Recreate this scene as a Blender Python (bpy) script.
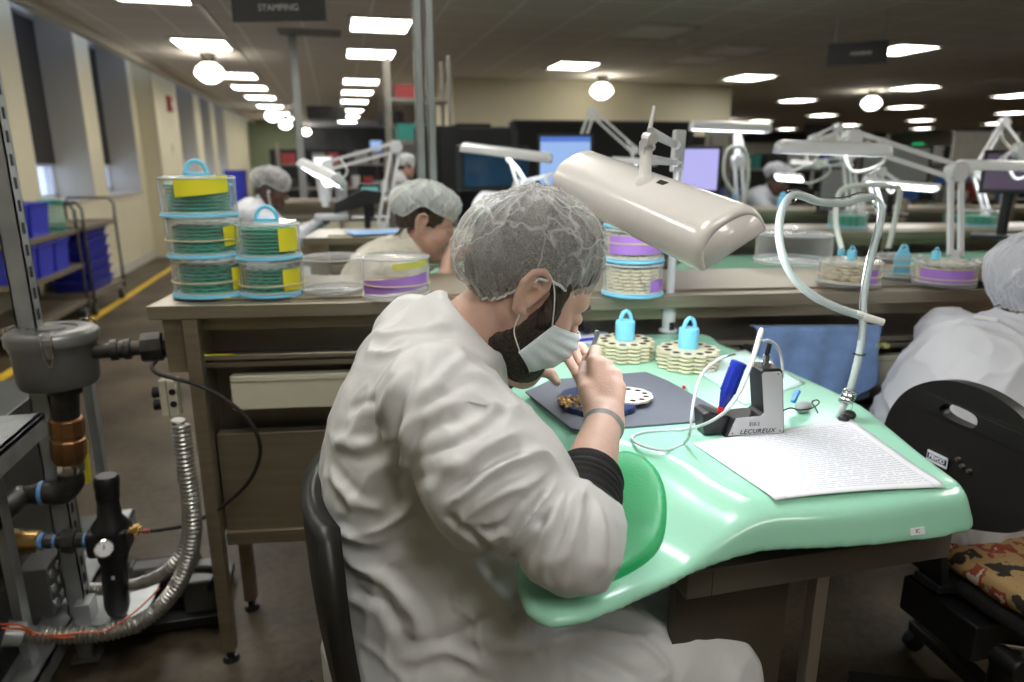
import bpy, bmesh, math, random
import numpy as np
from math import sin, cos, pi, radians, sqrt, atan2, tan
from mathutils import Vector, Matrix, kdtree, noise as mnoise
from mathutils.bvhtree import BVHTree

for _o in list(bpy.data.objects): bpy.data.objects.remove(_o)
SC = bpy.context.scene
COL = SC.collection
random.seed(4)

# ------------------------------------------------------------------ camera
FPX = 690.0; YAW = radians(14.1); PIT = radians(14.4); CAMP = np.array([0, 0, 1.40])
cd = bpy.data.cameras.new('camera'); cam = bpy.data.objects.new('camera', cd); COL.objects.link(cam)
cam.location = CAMP; cam.rotation_euler = (pi/2 - PIT, 0, -YAW)
cd.sensor_width = 36; cd.lens = FPX/1024*36; cd.clip_start = 0.02; cd.clip_end = 200
cd.dof.use_dof = True; cd.dof.focus_distance = 1.08; cd.dof.aperture_fstop = 3.0
SC.camera = cam
# ------------------------------------------------------------------ world, exposure
wd = bpy.data.worlds.new('world'); SC.world = wd; wd.use_nodes = True
wd.node_tree.nodes['Background'].inputs[0].default_value = (0.62, 0.74, 1.0, 1)
wd.node_tree.nodes['Background'].inputs[1].default_value = 2.6
SC.view_settings.view_transform = 'Standard'; SC.view_settings.look = 'None'
SC.view_settings.exposure = 0.25; SC.view_settings.gamma = 1.0; SC.view_settings.use_curve_mapping = False
try:
    SC.cycles.use_denoising = True; SC.cycles.max_bounces = 8; SC.cycles.transparent_max_bounces = 24
    SC.cycles.sample_clamp_indirect = 6.0; SC.cycles.caustics_reflective = False; SC.cycles.caustics_refractive = False
except Exception: pass
PANEL_L = 14.      # radiance of the ceiling panels
GLOBE_L = 10.0
LAMP_L = 19.0

# ------------------------------------------------------------------ place helpers (real planes seen from the camera)
_F = np.array([sin(YAW)*cos(PIT), cos(YAW)*cos(PIT), -sin(PIT)])
_R = np.array([cos(YAW), -sin(YAW), 0.0]); _U = np.cross(_R, _F)
def _ray(px, py): return _F + _R*(px-512)/FPX + _U*(341-py)/FPX
def zz(px, py, z): d = _ray(px, py); return Vector(CAMP + d*(z-CAMP[2])/d[2])
def yy(px, py, y): d = _ray(px, py); return Vector(CAMP + d*(y-CAMP[1])/d[1])
def xx(px, py, x): d = _ray(px, py); return Vector(CAMP + d*(x-CAMP[0])/d[0])
def dd(px, py, t): return Vector(CAMP + _ray(px, py)*t)

# ------------------------------------------------------------------ materials
MATS = {}
def mat(name, col=(.5,.5,.5), rough=.5, metal=0., **k):
    """Principled material with a procedural colour variation and bump."""
    if name in MATS: return MATS[name]
    m = bpy.data.materials.new(name); m.use_nodes = True; MATS[name] = m
    nt = m.node_tree; b = nt.nodes['Principled BSDF']
    c = (*col, 1)
    b.inputs['Base Color'].default_value = c; b.inputs['Roughness'].default_value = rough; b.inputs['Metallic'].default_value = metal
    for key, inp in (('trans','Transmission Weight'),('ior','IOR'),('coat','Coat Weight'),('sheen','Sheen Weight'),('alpha','Alpha'),('sss','Subsurface Weight'),('spec','Specular IOR Level'),('coat_rough','Coat Roughness')):
        if key in k: b.inputs[inp].default_value = k[key]
    if 'sss' in k:
        b.inputs['Subsurface Radius'].default_value = k.get('sssr', (1,.35,.2)); b.inputs['Subsurface Scale'].default_value = k.get('ssss', .006)
    if 'emit' in k:
        b.inputs['Emission Color'].default_value = (*k.get('ecol', col), 1); b.inputs['Emission Strength'].default_value = k['emit']
    var = k.get('var', .06); sc = k.get('scale', 8.); st = k.get('stretch', None)
    tc = nt.nodes.new('ShaderNodeTexCoord'); mp = nt.nodes.new('ShaderNodeMapping'); nt.links.new(tc.outputs['Object'], mp.inputs[0])
    if st: mp.inputs['Scale'].default_value = st
    n = nt.nodes.new('ShaderNodeTexNoise'); n.inputs['Scale'].default_value = sc; n.inputs['Detail'].default_value = k.get('detail', 5.)
    nt.links.new(mp.outputs[0], n.inputs['Vector'])
    if var:
        r = nt.nodes.new('ShaderNodeValToRGB'); r.color_ramp.elements[0].position = .3; r.color_ramp.elements[1].position = .7
        c2 = k.get('col2')
        r.color_ramp.elements[0].color = (*(max(0, v*(1-var)) for v in col), 1) if c2 is None else (*c2, 1)
        r.color_ramp.elements[1].color = (*(min(1, v*(1+var)) for v in col), 1)
        nt.links.new(n.outputs['Fac'], r.inputs[0]); nt.links.new(r.outputs[0], b.inputs['Base Color'])
    if k.get('bump'):
        n2 = nt.nodes.new('ShaderNodeTexNoise'); n2.inputs['Scale'].default_value = k.get('bscale', 60.); n2.inputs['Detail'].default_value = 4
        nt.links.new(mp.outputs[0], n2.inputs['Vector'])
        bp = nt.nodes.new('ShaderNodeBump'); bp.inputs['Strength'].default_value = k['bump']; bp.inputs['Distance'].default_value = k.get('bdist', .004)
        nt.links.new(n2.outputs['Fac'], bp.inputs['Height']); nt.links.new(bp.outputs[0], b.inputs['Normal'])
    if k.get('rvar'):
        mr = nt.nodes.new('ShaderNodeMapRange'); mr.inputs['To Min'].default_value = max(.02, rough-k['rvar']); mr.inputs['To Max'].default_value = min(1, rough+k['rvar'])
        nt.links.new(n.outputs['Fac'], mr.inputs[0]); nt.links.new(mr.outputs[0], b.inputs['Roughness'])
    return m

def clear(name, tint=(1,1,1), trans=.93, rough=.06):
    """thin clear plastic: mostly see-through with a glossy film."""
    if name in MATS: return MATS[name]
    m = bpy.data.materials.new(name); m.use_nodes = True; MATS[name] = m
    nt = m.node_tree; nt.nodes.remove(nt.nodes['Principled BSDF']); out = nt.nodes['Material Output']
    t = nt.nodes.new('ShaderNodeBsdfTransparent'); t.inputs[0].default_value = (*tint, 1)
    g = nt.nodes.new('ShaderNodeBsdfPrincipled'); g.inputs['Base Color'].default_value = (*[.8*v for v in tint], 1); g.inputs['Roughness'].default_value = rough
    fr = nt.nodes.new('ShaderNodeLayerWeight'); fr.inputs['Blend'].default_value = .35
    mr = nt.nodes.new('ShaderNodeMapRange'); mr.inputs['To Min'].default_value = 1-trans; mr.inputs['To Max'].default_value = min(1, (1-trans)+.55)
    nt.links.new(fr.outputs['Facing'], mr.inputs[0])
    mx = nt.nodes.new('ShaderNodeMixShader'); nt.links.new(mr.outputs[0], mx.inputs[0]); nt.links.new(t.outputs[0], mx.inputs[1]); nt.links.new(g.outputs[0], mx.inputs[2])
    nt.links.new(mx.outputs[0], out.inputs['Surface'])
    return m

def emis(name, col, L):
    if name in MATS: return MATS[name]
    m = bpy.data.materials.new(name); m.use_nodes = True; MATS[name] = m
    nt = m.node_tree; nt.nodes.remove(nt.nodes['Principled BSDF'])
    e = nt.nodes.new('ShaderNodeEmission'); e.inputs[0].default_value = (*col, 1); e.inputs[1].default_value = L
    nt.links.new(e.outputs[0], nt.nodes['Material Output'].inputs['Surface'])
    return m

# ------------------------------------------------------------------ mesh builder
WL = {}
def wl(o): return WL.get(o.name, Vector((0,0,0))) if o else Vector((0,0,0))
def frame_of(d):
    d = Vector(d).normalized(); a = Vector((0,0,1)) if abs(d.z) < .9 else Vector((1,0,0))
    u = a.cross(d).normalized(); return u, d.cross(u).normalized(), d
def smooth_pts(pts, k=6, closed=False):
    P = [Vector(p) for p in pts]; n = len(P); out = []
    rng = range(n if closed else n-1)
    for i in rng:
        if closed: a, b, c, d = P[(i-1)%n], P[i], P[(i+1)%n], P[(i+2)%n]
        else:
            b, c = P[i], P[i+1]; a = P[i-1] if i else b*2-c; d = P[i+2] if i+2 < n else c*2-b
        for j in range(k):
            t = j/k; out.append(.5*((2*b)+(c-a)*t+(2*a-5*b+4*c-d)*t*t+(3*b-a-3*c+d)*t*t*t))
    if not closed: out.append(P[-1])
    return out
class MB:
    def __init__(s): s.v = []; s.f = []; s.mi = []; s.m = 0; s.T = None
    def add(s, vs, fs):
        o = len(s.v)
        if s.T is not None: vs = [s.T @ Vector(v) for v in vs]
        s.v += [tuple(v) for v in vs]; s.f += [tuple(i+o for i in f) for f in fs]; s.mi += [s.m]*len(fs)
        return s
    def box(s, c, d, rz=0., M=None):
        c = Vector(c); h = Vector(d)/2; M = M or Matrix.Rotation(rz, 3, 'Z')
        vs = [c + M @ Vector((sx*h.x, sy*h.y, sz*h.z)) for sx in (-1,1) for sy in (-1,1) for sz in (-1,1)]
        return s.add(vs, [(0,1,3,2),(4,6,7,5),(0,4,5,1),(2,3,7,6),(0,2,6,4),(1,5,7,3)])
    def bb(s, x0, x1, y0, y1, z0, z1): return s.box(((x0+x1)/2,(y0+y1)/2,(z0+z1)/2), (abs(x1-x0),abs(y1-y0),abs(z1-z0)))
    def bar(s, p0, p1, w, h, up=(0,0,1)):
        p0, p1 = Vector(p0), Vector(p1); d = (p1-p0).normalized(); up = Vector(up)
        u = d.cross(up)
        u = u.normalized() if u.length > 1e-5 else d.cross(Vector((1,0,0))).normalized()
        v = u.cross(d).normalized()
        vs = [p + u*(a*w/2) + v*(b*h/2) for p in (p0,p1) for a, b in ((-1,-1),(1,-1),(1,1),(-1,1))]
        return s.add(vs, [(3,2,1,0),(4,5,6,7),(0,1,5,4),(1,2,6,5),(2,3,7,6),(3,0,4,7)])
    def cyl(s, p0, p1, r0, r1=None, n=24, cap=True):
        r1 = r0 if r1 is None else r1; p0, p1 = Vector(p0), Vector(p1); u, v, _ = frame_of(p1-p0)
        vs = [p + (u*cos(2*pi*i/n)+v*sin(2*pi*i/n))*r for p, r in ((p0,r0),(p1,r1)) for i in range(n)]
        fs = [(i,(i+1)%n,n+(i+1)%n,n+i) for i in range(n)]
        if cap: fs += [tuple(reversed(range(n))), tuple(range(n,2*n))]
        return s.add(vs, fs)
    def tube(s, pts, r, n=10, k=0, closed=False, cap=True):
        P = smooth_pts(pts, k, closed) if k else [Vector(p) for p in pts]
        N = len(P); rr = r if isinstance(r, (list, tuple)) else None
        vs = []; pu = None
        for i, p in enumerate(P):
            if closed: d = P[(i+1)%N]-P[(i-1)%N]
            else: d = P[min(i+1,N-1)]-P[max(i-1,0)]
            d.normalize()
            if pu is None: u = frame_of(d)[0]
            else:
                u = pu - d*pu.dot(d); u = u.normalized() if u.length > 1e-6 else frame_of(d)[0]
            pu = u; w = d.cross(u)
            if rr: t = i/(N-1)*(len(rr)-1); a = int(min(t, len(rr)-2)); R_ = rr[a]+(rr[a+1]-rr[a])*(t-a)
            else: R_ = r
            vs += [p + (u*cos(2*pi*j/n)+w*sin(2*pi*j/n))*R_ for j in range(n)]
        fs = []
        for i in range(N if closed else N-1):
            a, b = i*n, ((i+1)%N)*n
            fs += [(a+j, a+(j+1)%n, b+(j+1)%n, b+j) for j in range(n)]
        if cap and not closed: fs += [tuple(reversed(range(n))), tuple(range((N-1)*n, N*n))]
        return s.add(vs, fs)
    def lathe(s, prof, c=(0,0,0), axis=(0,0,1), n=32, cap=True):
        c = Vector(c); u, v, d = frame_of(axis)
        vs = [c + d*z + (u*cos(2*pi*i/n)+v*sin(2*pi*i/n))*r for r, z in prof for i in range(n)]
        fs = []
        for k in range(len(prof)-1): fs += [(k*n+i, k*n+(i+1)%n, (k+1)*n+(i+1)%n, (k+1)*n+i) for i in range(n)]
        if cap:
            if prof[0][0] > 1e-6: fs.append(tuple(reversed(range(n))))
            if prof[-1][0] > 1e-6: fs.append(tuple(range((len(prof)-1)*n, len(prof)*n)))
        return s.add(vs, fs)
    def prism(s, poly, z0, z1, M=None):
        """poly in the local xy plane, extruded along local z; M places it."""
        n = len(poly); M = M or Matrix.Identity(4)
        vs = [M @ Vector((x,y,z)) for z in (z0,z1) for x, y in poly]
        return s.add(vs, [(i,(i+1)%n,n+(i+1)%n,n+i) for i in range(n)] + [tuple(reversed(range(n))), tuple(range(n,2*n))])
    def ell(s, c, r, M=None, nu=24, nv=14):
        c = Vector(c); r = (r,r,r) if not isinstance(r, (tuple,list)) else r; M = M or Matrix.Identity(3)
        vs = []; fs = []
        for j in range(1, nv):
            ph = pi*j/nv
            vs += [c + M @ Vector((r[0]*sin(ph)*cos(2*pi*i/nu), r[1]*sin(ph)*sin(2*pi*i/nu), r[2]*cos(ph))) for i in range(nu)]
        t = len(vs); vs += [c + M @ Vector((0,0,r[2])), c - M @ Vector((0,0,r[2]))]
        for j in range(nv-2): fs += [(j*nu+i, (j+1)*nu+i, (j+1)*nu+(i+1)%nu, j*nu+(i+1)%nu) for i in range(nu)]
        fs += [(t, i, (i+1)%nu) for i in range(nu)] + [(t+1, (nv-2)*nu+(i+1)%nu, (nv-2)*nu+i) for i in range(nu)]
        return s.add(vs, fs)
    def grid(s, fn, nu, nv, cu=False):
        vs = [fn(i/(nu if cu else nu-1), j/(nv-1)) for j in range(nv) for i in range(nu)]
        fs = [(j*nu+i, j*nu+(i+1)%nu, (j+1)*nu+(i+1)%nu, (j+1)*nu+i) for j in range(nv-1) for i in range(nu if cu else nu-1)]
        return s.add(vs, fs)
    def build(s, name, m, parent=None, bevel=0., smooth=40., sub=0, solid=0., seg=2):
        me = bpy.data.meshes.new(name); V = np.array(s.v, dtype=float).reshape(-1, 3)
        if parent is not None: off = np.array(wl(parent))
        else:
            lo, hi = V.min(0), V.max(0); off = np.array([(lo[0]+hi[0])/2, (lo[1]+hi[1])/2, lo[2]])
        me.from_pydata((V-off).tolist(), [], s.f)
        for mm in (m if isinstance(m, (list, tuple)) else [m]): me.materials.append(mm)
        if any(s.mi): me.polygons.foreach_set('material_index', s.mi)
        me.validate(); me.update()
        if smooth:
            me.polygons.foreach_set('use_smooth', [True]*len(me.polygons)); me.set_sharp_from_angle(angle=radians(smooth))
        o = bpy.data.objects.new(name, me); COL.objects.link(o)
        if parent is not None: o.parent = parent; WL[o.name] = Vector(off)
        else: o.location = off; WL[o.name] = Vector(off)
        if solid: md = o.modifiers.new('solid', 'SOLIDIFY'); md.thickness = solid; md.offset = 0
        if bevel: md = o.modifiers.new('bevel', 'BEVEL'); md.width = bevel; md.segments = seg; md.limit_method = 'ANGLE'; md.angle_limit = radians(35); md.harden_normals = True
        if sub: md = o.modifiers.new('sub', 'SUBSURF'); md.levels = sub; md.render_levels = sub
        return o
def tag(o, label=None, cat=None, group=None, kind=None):
    if label: o['label'] = label
    if cat: o['category'] = cat
    if group: o['group'] = group
    if kind: o['kind'] = kind
    return o
def thing(name, label, cat, loc=(0,0,0), group=None):
    o = bpy.data.objects.new(name, None); COL.objects.link(o); o.location = loc; o.empty_display_size = .05
    WL[o.name] = Vector(loc); return tag(o, label, cat, group)
def dup(root, loc, label=None, rz=None, scale=None, group=None):
    r = root.copy(); COL.objects.link(r); r.location = loc; WL[r.name] = Vector(loc)
    if rz is not None: r.rotation_euler.z = rz
    if scale: r.scale = (scale,)*3
    if label: r['label'] = label
    if group: r['group'] = group
    for ch in list(root.children):
        c = ch.copy(); COL.objects.link(c); c.parent = r
        for g in list(ch.children):
            d = g.copy(); COL.objects.link(d); d.parent = c
    return r
def struct(o): o['kind'] = 'structure'; return o
def text(name, s, size, m, parent, loc, rot, extrude=.0006, align='CENTER', shear=0., sx=1., bold=0., space=1.):
    """lettering as a thin mesh standing on a surface; rot is a 3x3 whose columns are reading direction, up, outward."""
    cu = bpy.data.curves.new(name, 'FONT'); cu.body = s; cu.size = size; cu.extrude = extrude; cu.align_x = align; cu.align_y = 'CENTER'; cu.shear = shear; cu.offset = bold; cu.space_character = space
    t = bpy.data.objects.new(name+'_tmp', cu); COL.objects.link(t); bpy.context.view_layer.update()
    me = bpy.data.meshes.new_from_object(t.evaluated_get(bpy.context.evaluated_depsgraph_get())); bpy.data.objects.remove(t)
    Mx = Matrix((rot[0], rot[1], rot[2])).transposed().to_4x4() @ Matrix.Diagonal((sx,1,1,1)); Mx.translation = Vector(loc) - wl(parent)
    me.transform(Mx); me.materials.clear(); me.materials.append(m); me.name = name
    o = bpy.data.objects.new(name, me); COL.objects.link(o); o.parent = parent; WL[o.name] = wl(parent); return o

# ------------------------------------------------------------------ signed distance modelling (numpy surface nets)
def smin(a, b, k): h = np.clip(.5+.5*(b-a)/k, 0, 1); return b+(a-b)*h-k*h*(1-h)
def smax(a, b, k): return -smin(-a, -b, k)
def s_ell(p, c, r, M=None):
    q = p-np.array(c)
    if M is not None: q = q @ np.array(M)
    r = np.array(r); k0 = np.linalg.norm(q/r, axis=1); k1 = np.linalg.norm(q/(r*r), axis=1)
    return k0*(k0-1)/np.maximum(k1, 1e-9)
def s_cap(p, a, b, ra, rb=None):
    a, b = np.array(a, float), np.array(b, float); rb = ra if rb is None else rb
    ba = b-a; h = np.clip(((p-a) @ ba)/(ba @ ba), 0, 1)
    return np.linalg.norm(p-a-h[:,None]*ba, axis=1)-(ra+(rb-ra)*h)
def s_chain(p, pts, rs, k=.0):
    d = None
    for i in range(len(pts)-1):
        e = s_cap(p, pts[i], pts[i+1], rs[i], rs[i+1]); d = e if d is None else (smin(d, e, k) if k else np.minimum(d, e))
    return d
def s_box(p, c, h, M=None, r=0.):
    q = p-np.array(c)
    if M is not None: q = q @ np.array(M)
    q = np.abs(q)-np.array(h)+r
    return np.linalg.norm(np.maximum(q, 0), axis=1)+np.minimum(q.max(1), 0)-r
def nets(fn, lo, hi, h, B=8):
    """surface nets over the blocks near the zero level; returns verts, quads."""
    lo = np.array(lo, float); hi = np.array(hi, float); nb = np.ceil((hi-lo)/(h*B)).astype(int)
    I = np.stack(np.meshgrid(*[np.arange(n) for n in nb], indexing='ij'), -1).reshape(-1, 3)
    d = fn(lo+(I+.5)*h*B); I = I[np.abs(d) < h*B*1.35]
    G = np.stack(np.meshgrid(*[np.arange(B+1)]*3, indexing='ij'), -1).reshape(-1, 3)
    D = nb*B+2; key = lambda ijk: (ijk[...,0].astype(np.int64)*D[1]+ijk[...,1])*D[2]+ijk[...,2]
    cells = []; pos = []; edges = []
    ch = max(1, 400000//len(G))
    corners = np.array([[a,b,c] for a in (0,1) for b in (0,1) for c in (0,1)])
    eds = [(i,j) for i in range(8) for j in range(i+1,8) if np.abs(corners[i]-corners[j]).sum() == 1]
    for s0 in range(0, len(I), ch):
        Ib = I[s0:s0+ch]; g = Ib[:,None,:]*B+G[None]
        v = fn((lo+g.reshape(-1,3)*h)).reshape(len(Ib), B+1, B+1, B+1)
        s = v < 0
        cs = [s[:, a:a+B, b:b+B, c:c+B] for a,b,c in corners]; cnt = sum(x.astype(np.int8) for x in cs)
        w = np.argwhere((cnt > 0) & (cnt < 8))
        if not len(w): continue
        val = np.stack([v[w[:,0], w[:,1]+a, w[:,2]+b, w[:,3]+c] for a,b,c in corners], 1)
        acc = np.zeros((len(w),3)); n = np.zeros(len(w))
        for i, j in eds:
            x = (val[:,i] < 0) != (val[:,j] < 0); den = np.where(x, val[:,i]-val[:,j], 1); t = np.where(x, val[:,i]/den, 0)
            acc += x[:,None]*(corners[i]+t[:,None]*(corners[j]-corners[i])); n += x
        gi = Ib[w[:,0]]*B+w[:,1:]
        cells.append(gi); pos.append(lo+(gi+acc/n[:,None])*h)
        for ax in range(3):
            e = [0,0,0]; e[ax] = 1
            a = val[:,0]; k = [i for i in range(8) if tuple(corners[i]) == tuple(e)][0]; b = val[:,k]
            x = (a < 0) != (b < 0)
            if x.any(): edges.append((ax, gi[x], a[x] < 0))
    C = np.concatenate(cells); P = np.concatenate(pos); K = key(C); o = np.argsort(K); Ks = K[o]
    def find(c):
        k = key(c); i = np.clip(np.searchsorted(Ks, k), 0, len(Ks)-1); ok = Ks[i] == k; return np.where(ok, o[i], -1)
    F = []
    for ax, g, ins in edges:
        u, v = [(1,2),(2,0),(0,1)][ax]; du = np.zeros(3,int); dv = np.zeros(3,int); du[u] = 1; dv[v] = 1
        q = np.stack([find(g-du-dv), find(g-dv), find(g), find(g-du)], 1); ok = (q >= 0).all(1) & ((g-du-dv) >= 0).all(1)
        q = q[ok]; f = ins[ok]; q[~f] = q[~f][:, ::-1]; F.append(q)
    return P, np.concatenate(F)
def relax(P, F, it=2, lam=.5):
    n = len(P); a = F.reshape(-1); b = np.roll(F, -1, 1).reshape(-1)
    for _ in range(it):
        S = np.zeros_like(P); c = np.zeros(n)
        for k in range(3): S[:,k] = np.bincount(a, P[b,k], n)+np.bincount(b, P[a,k], n)
        c = np.bincount(a, minlength=n)+np.bincount(b, minlength=n); P = P+lam*(S/np.maximum(c,1)[:,None]-P)
    return P
def np_obj(name, P, F, m, parent=None, smooth=True):
    b = MB(); b.v = P.tolist(); b.f = [tuple(f) for f in F.tolist()]; b.mi = [0]*len(b.f)
    return b.build(name, m, parent, smooth=(180 if smooth else 0))
def vnormals(P, F):
    N = np.cross(P[F[:,2]]-P[F[:,0]], P[F[:,3]]-P[F[:,1]]); out = np.zeros_like(P)
    for c in range(4):
        for k in range(3): out[:,k] += np.bincount(F[:,c], N[:,k], len(P))
    return out/np.maximum(np.linalg.norm(out, axis=1), 1e-12)[:,None]
def ss(e0, e1, x): t = np.clip((x-e0)/(e1-e0), 0, 1); return t*t*(3-2*t)

# ------------------------------------------------------------------ shared materials
STEEL = mat('brushed_stainless', (.50,.46,.39), .36, .9, var=.12, scale=3, stretch=(1,1,30), rvar=.1)
STEELD = mat('worn_steel', (.30,.28,.25), .42, .85, var=.15, scale=4)
STEELP = mat('matt_stainless', (.33,.28,.205), .40, .7, var=.12, scale=3, stretch=(1,1,20))
STEELT = mat('worktop_stainless', (.36,.32,.25), .42, .75, var=.12, scale=3, stretch=(1,1,30), rvar=.08)
CHROME = mat('chrome', (.75,.75,.75), .15, 1., var=.02)
GALV = mat('galvanised', (.46,.48,.49), .42, .75, var=.15, scale=14)
BLACKP = mat('black_plastic', (.012,.012,.014), .38, var=.1)
BLACKR = mat('black_rubber', (.018,.017,.016), .6, var=.15)
WHITEP = mat('white_plastic', (.78,.77,.75), .28, var=.02)
WHITEE = mat('white_enamel', (.74,.75,.78), .22, var=.02, coat=.3)
GREYP = mat('grey_plastic', (.36,.37,.38), .45, var=.04)
CREAM = mat('cream_panel', (.62,.60,.47), .5, var=.04)
MINT = mat('mint_gelcoat', (.36,.72,.54), .20, var=.02, coat=.25, coat_rough=.05, spec=.4)
GPAD = mat('green_vinyl', (.012,.33,.105), .42, var=.06, bump=.15, bscale=240)
CYANP = mat('sky_blue_plastic', (.22,.66,.90), .35, var=.03, sss=.1, ssss=.01)
BLUEBIN = mat('blue_bin_plastic', (.035,.045,.48), .4, var=.06)
BRASS = mat('brass', (.70,.46,.18), .28, 1., var=.08)
BRONZE = mat('bronze', (.36,.19,.09), .38, .9, var=.2, scale=20)
PIPE = mat('black_pipe', (.05,.047,.043), .42, .5, var=.3, scale=30, bump=.1)
TEFLON = mat('blue_thread_tape', (.16,.36,.72), .45, var=.1)
NAVY = mat('navy_plastic', (.012,.025,.09), .3, var=.05)
YELLOW = mat('yellow_label', (.86,.80,.03), .6, var=.04)
PURPLE = mat('purple_label', (.40,.20,.66), .6, var=.05)
CREAMTRAY = mat('cream_tray_plastic', (.70,.64,.46), .4, var=.05)
GREENTRAY = mat('green_tray_plastic', (.03,.46,.32), .35, var=.1, scale=20)
RUBBERB = mat('rubber_band', (.62,.52,.33), .6, var=.05)
CLEAR = clear('clear_cover')
PAPER = mat('paper_white', (.80,.81,.84), .7, var=.02)
# ================================================================== the room
def floor_mat():
    m = mat('polished_concrete', (.105,.085,.058), .42, var=.0, rvar=.10, spec=.2, scale=1.3)
    nt = m.node_tree; b = nt.nodes['Principled BSDF']; tc = nt.nodes['Texture Coordinate']
    n1 = nt.nodes.new('ShaderNodeTexNoise'); n1.inputs['Scale'].default_value = 2.2; n1.inputs['Detail'].default_value = 8
    n2 = nt.nodes.new('ShaderNodeTexNoise'); n2.inputs['Scale'].default_value = 45; n2.inputs['Detail'].default_value = 6
    for n in (n1, n2): nt.links.new(tc.outputs['Object'], n.inputs['Vector'])
    ad = nt.nodes.new('ShaderNodeMath'); ad.operation = 'MULTIPLY_ADD'; ad.inputs[1].default_value = .45
    nt.links.new(n2.outputs['Fac'], ad.inputs[0]); nt.links.new(n1.outputs['Fac'], ad.inputs[2])
    r = nt.nodes.new('ShaderNodeValToRGB'); r.color_ramp.elements[0].position = .5; r.color_ramp.elements[0].color = (.036,.026,.016,1)
    r.color_ramp.elements[1].position = .95; r.color_ramp.elements[1].color = (.115,.090,.060,1)
    nt.links.new(ad.outputs[0], r.inputs[0]); nt.links.new(r.outputs[0], b.inputs['Base Color'])
    return m
def ceil_mat():
    m = mat('acoustic_ceiling_tile', (.5,.5,.5), .9, var=0., bump=.2, bscale=90)
    nt = m.node_tree; b = nt.nodes['Principled BSDF']; tc = nt.nodes['Texture Coordinate']
    sp = nt.nodes.new('ShaderNodeSeparateXYZ'); nt.links.new(tc.outputs['Object'], sp.inputs[0])
    def line(out, pitch, off):
        a = nt.nodes.new('ShaderNodeMath'); a.operation = 'ADD'; a.inputs[1].default_value = off+1000*pitch; nt.links.new(out, a.inputs[0])
        f = nt.nodes.new('ShaderNodeMath'); f.operation = 'MODULO'; f.inputs[1].default_value = pitch; nt.links.new(a.outputs[0], f.inputs[0])
        l = nt.nodes.new('ShaderNodeMath'); l.operation = 'LESS_THAN'; l.inputs[1].default_value = .026; nt.links.new(f.outputs[0], l.inputs[0]); return l
    a, c = line(sp.outputs['X'], .61, .10), line(sp.outputs['Y'], .61, .2)
    mx = nt.nodes.new('ShaderNodeMath'); mx.operation = 'MAXIMUM'; nt.links.new(a.outputs[0], mx.inputs[0]); nt.links.new(c.outputs[0], mx.inputs[1])
    k = nt.nodes.new('ShaderNodeMix'); k.data_type = 'RGBA'; k.inputs[6].default_value = (.72,.665,.60,1); k.inputs[7].default_value = (.92,.88,.82,1)
    nt.links.new(mx.outputs[0], k.inputs[0]); nt.links.new(k.outputs[2], b.inputs['Base Color'])
    return m
WALLM = mat('beige_wall_paint', (.68,.63,.46), .75, var=.03, scale=2)
WALLG = mat('reveal_paint', (.50,.48,.43), .8, var=.03, scale=2)
TRIMW = mat('trim_paint', (.58,.55,.48), .6, var=.02)
DARKW = mat('dark_end_wall', (.055,.052,.045), .8, var=.3, scale=1.5)
ZC = 2.70
struct(MB().bb(-3.4, 24, -4, 27, -.1, 0).build('floor', floor_mat(), smooth=0))
struct(MB().bb(-2.28, 24, -4, 27, ZC, ZC+.12).build('ceiling', ceil_mat(), smooth=0))
# left wall: piers, spandrels and deep window openings
XW = -2.75; X2 = -2.5; XG = -3.2
w = MB()
ops = [(3.4,4.9),(5.5,7.05),(7.7,9.3),(9.8,11.4)]; ops2 = [(13.3,14.8),(15.5,16.6),(17.3,18.7)]
def wall_run(w, x, y0, y1, ops, sill):
    ys = y0
    for a, b in ops:
        w.bb(x-.5, x, ys, a, 0, 3.0); w.bb(x-.5, x, a, b, 0, sill); ys = b
    w.bb(x-.5, x, ys, y1, 0, 3.0)
wall_run(w, XW, -4, 11.7, ops, 1.0); wall_run(w, X2, 11.7, 24, ops2, 1.05)
struct(w.build('wall_left', WALLM, smooth=0))
struct(MB().bb(-3.3, -2.28, -4, 24, 3.0, 3.1).build('trim_4', TRIMW, smooth=0))
struct(MB().bb(-2.36, -2.26, -4, 24, 2.62, 2.80).build('trim_1', TRIMW, bevel=.01))
struct(MB().bb(XW, XW+.015, -4, 11.7, 0, .12).bb(X2, X2+.015, 11.7, 24, 0, .12).build('baseboard_left', TRIMW, smooth=0))
FRM = mat('window_frame_paint', (.60,.62,.66), .5, var=.02)
BLIND = mat('charcoal_roller_blind', (.028,.025,.023), .8, var=.1, scale=30)
GLASS = clear('window_glass', (.93,.96,1), .93, .03)
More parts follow.
